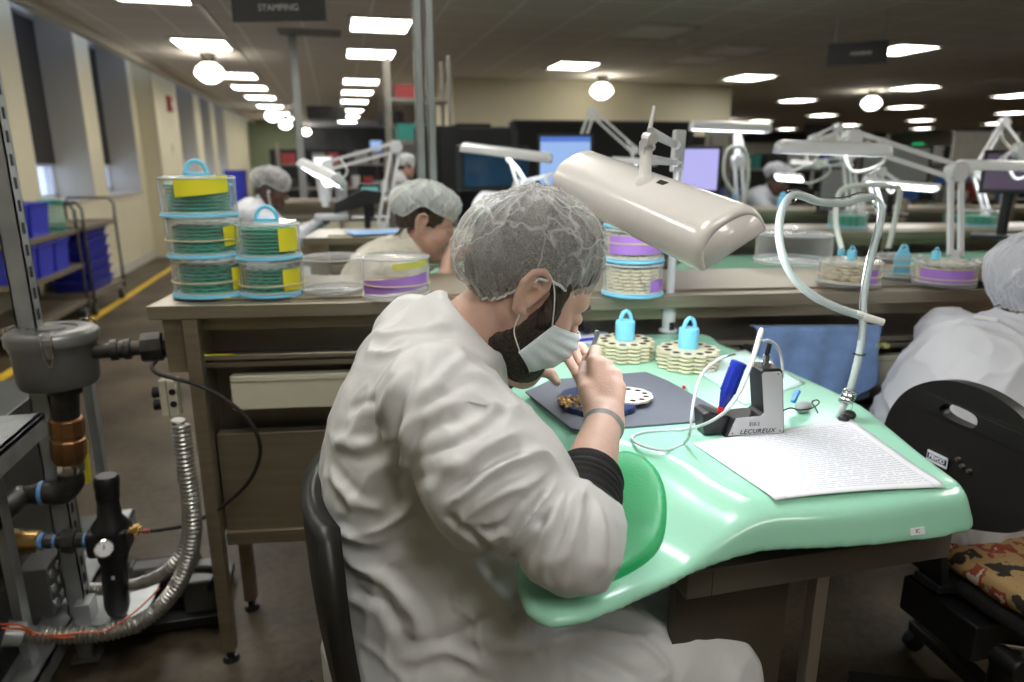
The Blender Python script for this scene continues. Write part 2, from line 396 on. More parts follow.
for i, (a, b) in enumerate(ops+ops2):
    x = (XW if i < len(ops) else X2)
    g = MB()
    g.bb(x-.46, x-.40, a, a+.05, 1.0, 3.0).bb(x-.46, x-.40, b-.05, b, 1.0, 3.0).bb(x-.46, x-.40, a, b, 1.0, 1.06).bb(x-.46, x-.40, (a+b)/2-.03, (a+b)/2+.03, 1.0, 3.0)
    o = struct(g.build('window_%d' % (i+1), FRM, smooth=0))
    struct(MB().bb(x-.435, x-.428, a+.05, b-.05, 1.06, 2.95).build('pane', GLASS, o, smooth=0))
    struct(MB().bb(x-.5, x-.002, a-.001, a+.012, 1.0, 3.0).bb(x-.5, x-.002, b-.012, b+.001, 1.0, 3.0).bb(x-.5, x+.02, a, b, .985, 1.012).build('reveal', WALLG, o, smooth=0))
    r = thing('roller_blind', ['charcoal roller blind half down in the window nearest the camera', 'charcoal roller blind in the window above the blue bins', 'charcoal roller blind in the window behind the steel post', 'narrow looking charcoal roller blind beside the plain beige wall', 'roller blind in the first narrow window past the fire alarm', 'roller blind in the second narrow window past the fire alarm', 'roller blind in the third narrow window past the fire alarm'][i], 'blind', (x-.36, (a+b)/2, 1.39))
    zb = 1.39 if i < len(ops) else 1.45
    MB().bb(x-.365, x-.36, a+.02, b-.02, zb, 2.93).build('shade_cloth', BLIND, r, smooth=0)
    MB().bb(x-.372, x-.352, a+.02, b-.02, zb-.02, zb+.01).build('bottom_rail', GREYP, r, smooth=0)
    MB().cyl((x-.36, a+.014, 2.955), (x-.36, b-.014, 2.955), .03).build('roller_tube', GREYP, r)
# other walls: the far end, the sides nobody sees directly, the beige block in the middle
struct(MB().bb(-3.4, 24, 27, 27.2, 0, ZC+.1).build('wall_far', DARKW, smooth=0))
struct(MB().bb(24, 24.2, -4, 27, 0, ZC+.1).build('wall_right', mat('taupe_paint', (.30,.27,.21), .8, var=.05), smooth=0))
struct(MB().bb(-3.4, 24, -4.2, -4, 0, ZC+.3).build('wall_back', WALLM, smooth=0))
struct(MB().bb(1.88, 6.75, 11.3, 14.0, 0, ZC).build('wall_middle', WALLM, smooth=0))
struct(MB().bb(1.87, 6.76, 11.285, 11.3, 0, .12).build('baseboard_middle', TRIMW, smooth=0))
struct(MB().bb(-2.30, -2.22, -3, 11.4, 0, .0025).build('trim_2', mat('yellow_floor_tape', (.62,.40,.02), .5, var=.15, scale=6), smooth=0))
struct(MB().bb(-1.03, -.99, 5.4, 27, ZC-.012, ZC+.001).build('trim_3', mat('white_tee_bar', (.72,.70,.64), .5, var=.02), smooth=0))
struct(MB().bb(2.2, 24, 26.9, 26.99, 1.5, 2.25).build('trim_5', mat('pale_sign_board', (.55,.53,.45), .7, var=.1), smooth=0))
struct(MB().bb(-3.0, -1.0, 23.7, 23.9, 0, ZC).build('trim_6', mat('sage_paint', (.19,.22,.14), .8, var=.05), smooth=0))

# ceiling light panels
PANEL = emis('light_panel', (1,.965,.895), PANEL_L)
def panel(loc, label, group=None):
    t = thing('ceiling_light', label, 'ceiling light', loc, group)
    MB().bb(loc[0]-.27, loc[0]+.27, loc[1]-.33, loc[1]+.33, ZC-.012, ZC-.006).build('diffuser', PANEL, t, smooth=0)
    f = MB()
    for sx in (-1,1): f.bb(loc[0]+sx*.27, loc[0]+sx*.305, loc[1]-.365, loc[1]+.365, ZC-.02, ZC)
    for sy in (-1,1): f.bb(loc[0]-.27, loc[0]+.27, loc[1]+sy*.33, loc[1]+sy*.365, ZC-.02, ZC)
    f.build('frame', TRIMW, t, smooth=0); return t
p0 = panel((.52, 7.26, ZC), 'lit square ceiling panel just left of the tall steel pole, largest in its row', 'ceiling panels')
row1 = [(9.1,'second lit panel from the camera in the row left of the steel pole'),(12.1,'third lit panel in the row left of the steel pole'),(13.9,'fourth lit panel in the row left of the steel pole'),(15.9,'fifth lit panel in the row left of the steel pole'),(18.5,'sixth lit panel in the row left of the steel pole'),(20.8,'seventh and farthest but one lit panel left of the steel pole'),(23.5,'farthest lit panel in the row left of the steel pole')]
for y, l in row1: dup(p0, (.52, y, ZC), l)
row2 = [(6.38,'lit panel cut by the top edge above the corridor windows'),(8.85,'lit panel just above the nearest corridor globe lamp'),(11.76,'lit panel directly behind the nearest corridor globe lamp'),(13.5,'fourth lit panel along the corridor ceiling'),(15.4,'fifth lit panel along the corridor ceiling'),(17.7,'sixth lit panel along the corridor ceiling'),(20.0,'seventh lit panel along the corridor ceiling'),(22.3,'last lit panel along the corridor ceiling')]
for y, l in row2: dup(p0, (-1.33, y, ZC), l)
rest = [((3.24,9.5),'lit panel above and left of the globe lamp on the beige wall'),((6.32,10.1),'lit panel on the ceiling above the corner of the beige wall'),((6.5,7.3),'lit panel half hidden by the hanging black sign'),((9.95,10.7),'lit panel just above the right hand globe lamp'),((9.55,13.4),'lit panel left of the right hand globe lamp'),((13.1,14.3),'first lit panel below and right of the right hand globe lamp'),((13.1,17.2),'small lit panel left under the right hand globe lamp'),((17.5,18.4),'second lit panel below the right hand globe lamp'),((21.6,22.6),'third and lowest lit panel below the right hand globe lamp'),((13.0,20.0),'small lit panel over the far bench lamp'),((16.9,24.2),'tiny lit panel above the second far bench lamp'),((13.0,11.4),'uppermost lit panel at the right edge'),((17.3,15.2),'middle lit panel at the right edge'),((21.3,19.2),'lowest lit panel at the right edge'),((17.3,21.3),'tiny lit panel above the white twin arm lamp')]
for (x, y), l in rest: dup(p0, (x, y, ZC), l)
# unseen panels: the rows continued towards the camera, plus some added as fill
for x, y in [(-1.33,4.9),(-1.33,3.0),(.52,5.4),(.52,3.6),(-.3,1.3),(3.24,4.9),(4.3,3.2),(3.24,1.0),(6.4,4.4),(6.4,1.4),(1.2,-1.6),(.45,-.5),(9.9,7.3),(9.9,4.0)]:
    dup(p0, (x, y, ZC), 'unseen square ceiling panel added above the camera view to light the benches', group='ceiling panels added out of view')
# unlit panels and a vent
dead = mat('unlit_panel', (.92,.91,.88), .6, var=.03)
for k, (x, y, l) in enumerate([(3.24,7.0,'pale unlit ceiling panel, nearest the top edge'),(4.68,7.85,'pale unlit ceiling panel left of the hanging black sign'),(4.6,8.6,'pale unlit ceiling panel above the beige wall corner'),(10.6,9.45,'pale unlit ceiling panel at the right edge')]):
    t = thing('ceiling_panel', l, 'ceiling panel', (x, y, ZC))
    MB().bb(x-.30, x+.30, y-.36, y+.36, ZC-.006, ZC).build('diffuser', dead, t, smooth=0)
    MB().bb(x-.315, x+.315, y+.36, y+.38, ZC-.016, ZC).bb(x-.315, x+.315, y-.38, y-.36, ZC-.016, ZC).bb(x-.315,x-.30,y-.38,y+.38,ZC-.016,ZC).bb(x+.30,x+.315,y-.38,y+.38,ZC-.016,ZC).build('frame', TRIMW, t, smooth=0)
t = thing('air_vent', 'long grey ceiling vent under the hanging black sign', 'vent', (-.15, 7.86, ZC))
v = MB()
for k in range(5): v.bb(-.43, .13, 7.72+k*.07, 7.745+k*.07, ZC-.014, ZC)
v.build('louvre', GREYP, t, smooth=0); MB().bb(-.46,.16,7.68,8.06,ZC-.006,ZC).build('backing', mat('vent_grey', (.25,.24,.23), .7), t, smooth=0)
t = thing('smoke_detector', 'small white round detector on the ceiling between pale panels', 'smoke detector', (3.73, 7.3, ZC))
MB().lathe([(.0,-.045),(.035,-.045),(.055,-.02),(.06,0)], (3.73,7.3,ZC)).build('cover', WHITEP, t)
# globe lamps
GLOBE = emis('opal_globe', (1,.95,.82), GLOBE_L)
def globe(x, y, label, rad=.165):
    t = thing('globe_lamp', label, 'ceiling lamp', (x, y, ZC), 'schoolhouse globe lamps')
    MB().lathe([(.0,0),(.09,0),(.09,-.03),(.075,-.045),(.075,-.10),(.06,-.11),(0,-.11)], (x,y,ZC)).build('fitter', mat('dark_bronze', (.05,.045,.035), .4, .6), t)
    MB().lathe([(0,-.34),(.05,-.335),(.10,-.31),(rad,-.25),(rad*1.02,-.21),(rad*.85,-.16),(.08,-.11),(0,-.108)], (x,y,ZC)).build('globe', GLOBE, t)
    return t
globe(-1.40, 9.65, 'lit opal globe lamp hanging over the corridor, nearest to the camera')
g2 = [(-1.31,17.8,'second lit globe lamp over the corridor'),(-1.25,21.6,'third lit globe lamp over the corridor'),(-1.1,24.6,'fourth lit globe lamp over the corridor'),(-.85,26.2,'farthest lit globe lamp over the corridor'),(4.05,10.5,'lit opal globe lamp in front of the beige wall'),(9.7,11.4,'lit opal globe lamp beyond the hanging black sign'),(11.6,19.6,'small lit globe lamp beyond the beige wall corner')]
for x, y, l in g2: globe(x, y, l)
# hanging signs
SIGNB = mat('black_sign_board', (.004,.004,.004), .6, var=.05); SIGNT = mat('sign_lettering', (.30,.29,.28), .6, var=.02)
def sign(a, b, zt, h, label, txt):
    c = (Vector(a)+Vector(b))/2; d = Vector(b)-Vector(a); L = d.length; d.normalize(); n = Vector((d.y,-d.x,0))
    t = thing('hanging_sign', label, 'sign', (c.x, c.y, zt-h))
    M = Matrix((d, Vector((0,0,1)), n)).transposed().to_4x4(); M.translation = (c.x, c.y, zt-h)
    MB().prism([(-L/2,0),(L/2,0),(L/2,h),(-L/2,h)], -.012, .012, M).build('board', SIGNB, t, smooth=0)
    hg = MB()
    for s in (-.4,.4):
        p = c+d*(L*s); hg.cyl((p.x,p.y,zt), (p.x,p.y,ZC), .004, n=8)
    hg.build('hanger', GREYP, t)
    if txt == '':
        lm = MB()
        for k in range(6): q = c+d*(-.045+k*.018*1.6); lm.box((q.x, q.y, zt-h*.5), (.022,.0005,.030 if k % 2 else .024), M=Matrix((d, n, Vector((0,0,1)))).transposed())
        lm.v = [tuple(Vector(v)+n*.0125) for v in lm.v]; lm.build('faint_lettering', SIGNT, t, smooth=0)
    if txt: text('lettering', txt, h*.36, SIGNT, t, Vector((c.x,c.y,zt-h*.5))+n*.0125, (d, Vector((0,0,1)), n))
    return t
sign((-.46,4.15,0), (.015,4.0,0), 2.245, .125, 'black hanging sign lettered in grey above the corridor benches', 'STAMPING')
sa = dd(828,52,6.2); sb = dd(888,55,6.0)
sign((sa.x,sa.y,0), (sb.x,sb.y,0), 2.44, .19, 'black hanging sign in front of a lit panel on the right', '')
sign((-.42,14.1,0), (.30,14.1,0), 2.45, .24, 'small black hanging sign far down the corridor', None)
sign((.92,14.6,0),(1.42,14.6,0), 2.42, .26, 'small black hanging sign far left of the beige wall', None)
sign((12.0,16.4,0),(13.1,16.4,0), 2.42, .28, 'black hanging sign far off below the globe lamp', None)
t = thing('exit_sign', 'green lit exit sign on the dark far wall', 'exit sign', (18.3,26.6,1.95))
ex = xx(917,148,23.95); t.location = (23.97, ex.y, ex.z-.2); WL[t.name] = t.location.copy(); MB().box((23.97,ex.y,ex.z), (.06,.55,.40)).build('housing', emis('exit_green', (.02,.42,.14), .8), t, smooth=0)
# steel posts and small wall fittings
def strut(name, x, y, z0, z1, wd, dp, label, slots=None, m=GALV):
    t = thing(name, label, 'post', (x,y,z0))
    th = .004; p = MB()
    p.bb(x-wd/2, x+wd/2, y-dp/2, y-dp/2+th, z0, z1).bb(x-wd/2, x-wd/2+th, y-dp/2, y+dp/2, z0, z1).bb(x+wd/2-th, x+wd/2, y-dp/2, y+dp/2, z0, z1)
    p.bb(x-wd/2, x-wd/2+wd*.28, y+dp/2-th, y+dp/2, z0, z1).bb(x+wd/2-wd*.28, x+wd/2, y+dp/2-th, y+dp/2, z0, z1)
    if slots:
        s = p; s.m = 1
        for k in range(int((z1-z0)/.055)): s.bb(x+wd/2-.001, x+wd/2+.0012, y-.007, y+.007, z0+.02+k*.055, z0+.048+k*.055)
    p.build('channel', [m, mat('slot_hole', (.02,.02,.02), .8)], t, smooth=0)
    MB().bb(x-wd*.8, x+wd*.8, y-dp*.8, y+dp*.8, z0, z0+.006).build('base_plate', m, t, smooth=0)
    return t
strut('strut_post', -.785, 1.99, 0, ZC, .046, .046, 'tall slotted galvanised post at the left edge by the blue bins', True)
strut('strut_post', .435, 3.62, 0, ZC, .04, .05, 'tall grey channel pole, left one of the pair behind the bench', None, mat('grey_pole', (.34,.36,.36), .4, .5, var=.05))
strut('strut_post', .492, 3.62, 0, ZC, .04, .05, 'tall grey channel pole, right one of the pair behind the bench', None, MATS['grey_pole'])
strut('strut_post', -.33, 8.0, 0, ZC, .075, .075, 'slim grey pole standing beyond the seated worker at far left', None, MATS['grey_pole'])
t = thing('fire_alarm', 'small red fire alarm box on the beige wall', 'fire alarm', (X2+.03, 12.35, 2.05))
fa = xx(170,104,X2+.03); MB().box((X2+.03, fa.y, fa.z), (.06,.16,.24)).build('box', mat('alarm_red', (.30,.012,.012), .4), t, bevel=.006); MB().box((X2+.062, fa.y, fa.z), (.008,.06,.06)).build('lens', WHITEP, t)
t = thing('wall_switch', 'pale switch plate on the beige wall below the fire alarm', 'switch', (X2, 12.6, 1.5))
fa = xx(173,149,X2+.004); MB().box((X2+.005, fa.y, fa.z), (.01,.10,.16)).build('plate', CREAM, t); MB().box((X2+.014, fa.y, fa.z), (.012,.03,.05)).build('toggle', WHITEP, t)
# ================================================================== stainless conveyor bench along the workers' left
BA = radians(-7.8); BO = Vector((-.475, 1.862, 0)); BT = Matrix.Translation(BO) @ Matrix.Rotation(BA, 4, 'Z'); ZB = 1.055
def bench_uz(px, py, v):
    d = BT.to_3x3().inverted() @ Vector(_ray(px, py)); c = BT.inverted() @ Vector(CAMP); t = (v-c.y)/d.y; p = c+d*t; return p.x, p.z
def on_bench(u, v, z): return BT @ Vector((u, v, z))
bench = thing('conveyor_bench', 'long stainless steel conveyor bench carrying trays beside the row of desks', 'bench', (BO.x, BO.y, 0))
def BM(): b = MB(); b.T = BT; return b
UL = 5.2
zl = lambda py, v=.05: bench_uz(300, py, v)[1]
b = BM(); b.bb(0, UL, 0, .46, ZB-.036, ZB); b.build('top_plate', STEELT, bench, bevel=.003)
b = BM(); b.bb(.11, UL, .055, .40, ZB, ZB+.007); b.build('raised_plate', STEELT, bench, bevel=.002)
b = BM(); b.bb(.06, UL-.06, .05, .09, zl(328), ZB-.036); b.build('front_beam', STEELP, bench, bevel=.002)
b = BM(); b.bb(.04, UL-.04, .16, .17, .40, ZB-.03); b.build('inner_panel', STEELD, bench)
b = BM()
b.bb(.10, UL-.1, .028, .07, zl(356), zl(351)).bb(.10, UL-.1, .038, .07, zl(364), zl(359)).bb(.10, UL-.1, .062, .075, zl(364), zl(351))
b.build('guide_rail', STEEL, bench, bevel=.002)
b = BM(); b.bb(.17, UL-.12, .04, .075, zl(408,.04), zl(374.5,.04)); b.build('beige_duct', CREAM, bench, bevel=.003)['label'] = 'beige painted duct cover'
b = BM(); b.bb(.17, UL-.12, .038, .041, zl(379.5,.04)-.0015, zl(379.5,.04)); b.build('duct_seam', mat('duct_seam_grey', (.25,.24,.19), .6), bench)
zb0 = bench_uz(250, 533, .07)[1]; zb1 = bench_uz(250, 430, .07)[1]
b = BM(); b.bb(.11, UL-.11, .07, .11, zb0, zb1-.01); b.build('lower_panel', STEELP, bench, bevel=.002)
b = BM(); b.bb(.11, UL-.11, .06, .10, zb0-.03, zb0+.01); b.build('bottom_rail', STEELP, bench, bevel=.002)
b = BM(); b.bb(.02, .10, .035, .055, .87, ZB-.036).bb(.085, .10, .08, .24, zb0, ZB-.036); b.build('end_panel', STEELP, bench, bevel=.002)
for u in (.098, .80, 3.0, UL-.07):
    for v in (.02, .26):
        b = BM(); b.bb(u-.018, u+.018, v-.018, v+.018, .035, ZB-.036); lg = b.build('leg', STEELP, bench, bevel=.003)
        b = BM(); p = (u, v); b.cyl((u,v,.01),(u,v,.04),.012).cyl((u,v,0),(u,v,.014),.024,.018); b.build('levelling_foot', BLACKP, lg)
# little yellow tape strips on the edges
b = BM(); b.bb(.105,.19,.0545,.062,ZB+.006,ZB+.0078).bb(.098,.19,.0272,.04,zl(351),zl(351)+.001); b.build('tape_strip', YELLOW, bench)
for k,(u,z) in enumerate([bench_uz(873,344,.04), bench_uz(882,344,.04)]):
    b = BM(); b.cyl((u,.035,z),(u,.015,z),.008); b.build('connector', mat('pale_yellow_plastic', (.62,.60,.22), .4), bench)
for px, py in [(585,327),(744,347)]:
    u, z = bench_uz(px, py, .04); b = BM(); b.cyl((u,.06,z),(u,.02,z),.0125).cyl((u,.02,z),(u,.012,z),.010); b.build('knob', BLACKP, bench)
# beige control box on the bench end
u0, z1 = bench_uz(158, 380, .0); u1, z0 = bench_uz(180, 416, .0)
cb = thing('control_box', 'beige control box with two black knobs on the bench end', 'control box', on_bench((u0+u1)/2, .02, z0))
b = BM(); b.bb(u0, u1, -.005, .03, z0, z1); b.build('housing', CREAM, cb, bevel=.003)
b = BM(); b.bb(u0+.018, u0+.021, -.0056, .03, z0, z1); b.build('seam', MATS['duct_seam_grey'], cb)
for z in (z0+.035, z0+.068):
    b = BM(); b.cyl(((u0+u1)/2+.012,-.0045,z),((u0+u1)/2+.012,-.008,z),.0085); b.build('socket', BLACKP, cb)
    b = BM(); b.cyl((u0,.01,z-.004),(u0-.018,.01,z-.004),.013,.016); b.build('knob', BLACKP, cb)
# towel over the guide rail
pts = [bench_uz(px, py, .02) for px, py in [(756,329),(882,328),(880,378),(765,398)]]
tw = thing('towel', 'blue cloth towel hanging from the bench rail behind the desk', 'towel', on_bench(pts[0][0], .02, pts[0][1]-.2))
def tfn(lo, hi, ex, ph):
    (ua, za), (ub, zb_) = lo, hi
    def f(s, t):
        u = ua+(ub-ua)*s; top = za+(zb_-za)*s; drop = ex(s)
        v = .022-.006*t + .006*sin(7*s*2*pi*.5+ph+1.4*t)*(.25+t)+.004*sin(23*s+3*t)*t
        if t < .12: v = .06-(.06-.022)*(t/.12)**.6; return (u, v, top+.004*sin(t/.12*pi))
        return (u+.006*sin(5*t+9*s), v, top-drop*(t-.12)/.88)
    return f
b = BM(); b.grid(tfn(pts[0], pts[1], lambda s: .215-.02*s-.06*max(0,s-.85)/.15*.6+.012*sin(9*s), 0.), 60, 30); b.build('front_fold', mat('blue_terry_cloth', (.20,.33,.62), .95, var=.12, scale=30, bump=.5, bscale=260, sheen=.3), tw, solid=.004, smooth=180)
b = BM(); b.grid(lambda s,t: (pts[0][0]+.07+.31*s, .045+.006*sin(11*s+t), pts[0][1]-.02-(.235-.03*s*s)*t), 40, 14); b.build('back_fold', MATS['blue_terry_cloth'], tw, solid=.004, smooth=180)

# ================================================================== covered containers, green and cream carrier trays
def lobed(r, n=12, a=.13, k=120): return [(r*(1+a*abs(cos(n*t/2))-a*.5)*cos(t), r*(1+a*abs(cos(n*t/2))-a*.5)*sin(t)) for t in [2*pi*i/k for i in range(k)]]
from mathutils.geometry import tessellate_polygon
def holed(b, outer, holes, z0, z1, c=(0,0,0)):
    c = Vector(c); loops = [outer]+holes; flat = [p for l in loops for p in l]; n = len(flat)
    tri = tessellate_polygon([[Vector((x,y,0)) for x, y in l] for l in loops])
    vs = [c+Vector((x,y,z)) for z in (z0,z1) for x, y in flat]; fs = []
    for t in tri: fs += [tuple(i+n for i in t), tuple(reversed(t))]
    o = 0
    for l in loops:
        m = len(l); fs += [(o+i, o+(i+1)%m, n+o+(i+1)%m, n+o+i) for i in range(m)]; o += m
    b.add(vs, fs)
    return b
def circ(r, cx, cy, k=20): return [(cx+r*cos(2*pi*i/k), cy+r*sin(2*pi*i/k)) for i in range(k)]
def carrier(name, R, m, label, group, loc, nh=12, a=.16, th=.0062):
    t = thing(name, label, 'tray', loc, group); b = MB()
    holed(b, lobed(R, nh, a), [circ(R*.135, R*.78*cos(2*pi*(i+.0)/nh), R*.78*sin(2*pi*(i+.0)/nh)) for i in range(nh)], 0, th, loc)
    b.build('plate', m, t, smooth=30)
    b = MB(); b.lathe([(0,.0),(R*.55,.0),(R*.55,-.0034),(0,-.0034)], loc); b.build('spacer', m, t)
    b = MB()
    for i in range(nh):
        q = Vector(loc)+Vector((R*.78*cos(2*pi*i/nh), R*.78*sin(2*pi*i/nh), 0)); b.lathe([(R*.134,.0012),(R*.134,.0058),(R*.10,.0058),(R*.085,.003),(0,.0026)], q, n=16, cap=False)
    b.build('cup', mat('dark_cup', (.05,.035,.025), .35, .3, var=.2), t)
    return t
def stack_of(src, n, base, pitch, label, group, r=.0, sc=None, jit=.0):
    for i in range(n): dup(src, (base[0]+random.uniform(-jit,jit), base[1]+random.uniform(-jit,jit), base[2]+pitch*i), label, rz=random.uniform(0,.5), scale=sc, group=group)
def cap_label(b, c, r, a0, a1, z0, z1, skew=0., k=24):
    b.grid(lambda s,t: (c[0]+r*cos(a0+(a1-a0)*s), c[1]+r*sin(a0+(a1-a0)*s), c[2]+z0+(z1-z0)*t+skew*s), k, 3); return b
def ring(b, c, r, z, w=.0018): b.tube([(c[0]+r*cos(2*pi*i/40), c[1]+r*sin(2*pi*i/40), c[2]+z) for i in range(40)], w, n=6, closed=True); return b
def container(loc, r, h, label, group, basem=CYANP, loop=False, lab=None, band=None, knob=True, labm=YELLOW, lname='yellow paper label'):
    t = thing('tray_container', label, 'container', loc, group); c = Vector(loc)
    MB().lathe([(0,0),(r*1.05,0),(r*1.05,.005),(r*1.0,.008),(0,.008)], c, n=48).build('base_dish', basem, t)
    b = MB(); b.lathe([(r,.008),(r,h-.012),(r*.985,h-.004),(r*.93,h),(0,h)], c, n=56, cap=False).build('cover', CLEAR, t)
    b = MB(); ring(b, c, r*1.002, h-.006, .0022); ring(b, c, r*1.004, .011, .0022); b.build('cover_rim', clear('clear_rim', (.9,.95,.97), .35, .12), t)
    if loop:
        b = MB(); b.tube([c+Vector((.026*cos(a)*1.0, 0, h+.004+.034*sin(a))) for a in [pi*i/16 for i in range(17)]], .0055, n=10).cyl(c+Vector((0,0,h-.001)), c+Vector((0,0,h+.008)), .032); b.build('loop_handle', CYANP, t)
    if lab:
        for l in lab: b = MB(); cap_label(b, c, r+.0012, *l); b.build('label', labm, t)['label'] = lname
    if band is not None: b = MB(); [ring(b, c, r+.002, z, .0022) for z in band]; b.build('rubber_band', RUBBERB, t)
    return t
ZT = ZB+.007
g0 = carrier('green_tray', .083, GREENTRAY, 'green lobed tray in the top container of the tall stack', 'green trays in the top container of the tall stack', (-5,-3,0), a=.05)
c1 = zz(211,293,ZT); h1 = .1035
lookA = lambda c: atan2(-c.y, -c.x)
for i in range(3):
    c = Vector((c1.x+.004*(1-i), c1.y, ZT+h1*i)); A = lookA(c)
    lab = [[(A-.62,A+.85,.050,.092,.012)], [(A+.50,A+1.05,.028,.078,.006)], [(A+.58,A+1.1,.018,.076,.0)]][2-i]
    container(c, .093, h1-.002, ['bottom clear container of the tall green tray stack','middle clear container of the tall green tray stack','top clear container of the tall stack with wide yellow label and blue loop'][i], 'tall stack of containers', loop=(i==2), lab=lab, band=[None,(.045,),None][i] if i else (.04,))
    nt = 8
    for k in range(nt):
        q = (c.x, c.y, c.z+.0105+k*.0092); lb = 'green lobed tray in the %s container of the tall stack' % ['bottom','middle','top'][i]; gr = 'green trays in the %s container of the tall stack' % ['bottom','middle','top'][i]
        if i == 2 and k == nt-1: g0.location = q; WL[g0.name] = Vector(q); g0['group'] = gr
        else: dup(g0, q, lb, rz=random.uniform(0,.5), group=gr, scale=.92)
c2 = zz(273,293,ZT)
for i in range(2):
    c = Vector((c2.x, c2.y, ZT+.097*i)); A = lookA(c)
    container(c, .081, .095, ['lower clear container of the short green tray stack','upper clear container of the short stack with a blue loop'][i], 'short stack of containers', loop=(i==1), lab=[(A+.35,A+1.08,.016,.072,.0)] if i == 0 else [(A+.3,A+1.05,.022,.082,0)], band=(.03,) if i == 0 else None)
    for k in range(8 if i else 7): dup(g0, (c.x, c.y, c.z+.0105+k*.0092), 'green lobed tray in the %s container of the short stack' % ['lower','upper'][i], rz=random.uniform(0,.5), scale=.80, group='green trays in the %s container of the short stack' % ['lower','upper'][i])
c = zz(334,291,ZT); container(c, .083, .098, 'empty clear container right of the green tray stacks', None, basem=CLEAR)
c = zz(397,295,ZT); A = lookA(c)
t = container(c, .087, .108, 'clear container with a purple band just behind the masked worker\'s shoulder', None, basem=CLEAR, labm=PURPLE, lab=[(A-1.25,A+1.1,.010,.046,.022)], lname='purple paper label', band=(.036,))
b = MB(); cap_label(b, c, .0885, A-.1, A+1.1, .078, .094, .006); b.build('label', mat('pale_yellow_label', (.72,.70,.12), .6), t)['label'] = 'pale yellow label'
# purple labelled stack behind the lamp post, full of cream trays
k0 = carrier('cream_tray', .066, CREAMTRAY, 'cream lobed tray in the bottom container of the purple banded stack', 'cream trays in the bottom container of the purple stack', (-5,-3,0))
c5 = zz(632,293,ZT)
for i in range(3):
    hh = [.088,.088,.085][i]; c = Vector((c5.x, c5.y, ZT+.0895*i)); A = lookA(c)
    container(c, .079, hh, ['bottom clear container of the purple banded stack','middle clear container of the purple banded stack','top clear container of the purple banded stack'][i], 'purple banded stack of containers', lab=[[(A+.62,A+1.3,.012,.045,.004)],[(A-.9,A+1.3,.022,.068,.004)],[(A-.9,A+1.3,.012,.070,0)]][i], labm=PURPLE, lname='purple paper label', band=(.05,) if i == 1 else None)
    for k in range(7):
        q = (c.x, c.y, c.z+.0105+k*.0092); lb = 'cream lobed tray in the %s container of the purple banded stack' % ['bottom','middle','top'][i]; gr = 'cream trays in the %s container of the purple stack' % ['bottom','middle','top'][i]
        if i == 0 and k == 0: k0.location = q; WL[k0.name] = Vector(q)
        else: dup(k0, q, lb, rz=random.uniform(0,.5), group=gr)
# right part of the bench
def cream_box(px, py, r, n, h, label, gr, purple=None, band=(), tall=None):
    c = zz(px, py, ZT); A = lookA(c)
    t = container(c, r, h, label, None, basem=CLEAR, lab=purple and [(A+purple[0], A+purple[1], purple[2], purple[3], .0)], labm=PURPLE, lname='purple paper label', band=band or None)
    for k in range(n): dup(k0, (c.x, c.y, c.z+.0105+k*.0092), 'cream lobed tray in the '+gr, rz=random.uniform(0,.5), scale=(r-.006)/.0695, group='cream trays in the '+gr)
    return c
def holder(loc, label, group='blue tray holders', r=.0235, h=.046, s=1.):
    t = thing('tray_holder', label, 'holder', loc, group); c = Vector(loc)
    MB().lathe([(0,0),(r*s,0),(r*s,h*s-.004),(r*s*.93,h*s),(0,h*s)], c, n=32).build('body', CYANP, t)
    MB().tube([c+Vector((.6*r*s*cos(a)+.001, .0, h*s-.004+r*s*1.15*sin(a))) for a in [pi*i/16 for i in range(17)]], .0048*s, n=10).build('loop', CYANP, t)
    return t
c = cream_box(848, 284, .083, 6, .072, 'clear container of cream trays with a purple end, under the hose loop', 'container under the hose loop', (.45,1.05,.012,.052), (.030,)); holder((c.x, c.y, c.z+.073), 'small blue holder standing on the container under the hose loop', s=.55)
c = cream_box(943, 284, .079, 6, .070, 'clear container with a wide purple band near the right worker', 'purple banded container near the right worker', (-.85,1.1,.014,.050), (.022,)); holder((c.x-.02, c.y+.02, c.z+.071), 'small blue holder on the purple banded container by the lamp stand', s=.5)
cream_box(997, 283, .072, 6, .068, 'clear container of cream trays half hidden by the right worker', 'container half hidden by the right worker', None, (.02,))
c = zz(905, 279, ZT); container((c.x,c.y+.03,c.z), .075, .07, 'empty clear container between the two cream tray containers', None, basem=CLEAR, band=(.045,.02))
tt = thing('tag', 'blue plastic tag with a round hole standing in the empty container', 'tag', (c.x, c.y+.02, c.z+.009)); M = Matrix(((cos(BA),0,-sin(BA)*-1),(sin(BA),0,-cos(BA)),(0,1,0))).to_4x4(); M.translation = (c.x, c.y+.02, c.z+.009)
b = MB(); holed(b, [(-.027,0),(.027,0),(.027,.062),(.018,.070),(.013,.085),(.006,.094),(-.006,.094),(-.013,.085),(-.018,.070),(-.027,.062)], [circ(.005,0,.082,12)], -.002, .002); b.v = [tuple(M @ Vector(v)) for v in b.v]; b.build('blade', CYANP, tt, smooth=30)
MB().box((c.x,c.y+.02,c.z+.012),(.07,.03,.006),rz=BA).build('foot', CYANP, tt)
c = zz(792, 262, ZT); container(c, .128, .105, 'large clear dome standing on the bench behind the hose loop', None, basem=CLEAR); MB().ell((c.x,c.y,c.z+.114),.011).build('dome_knob', CHROME, [o for o in bpy.data.objects if o.get('label','').startswith('large clear dome')][0])
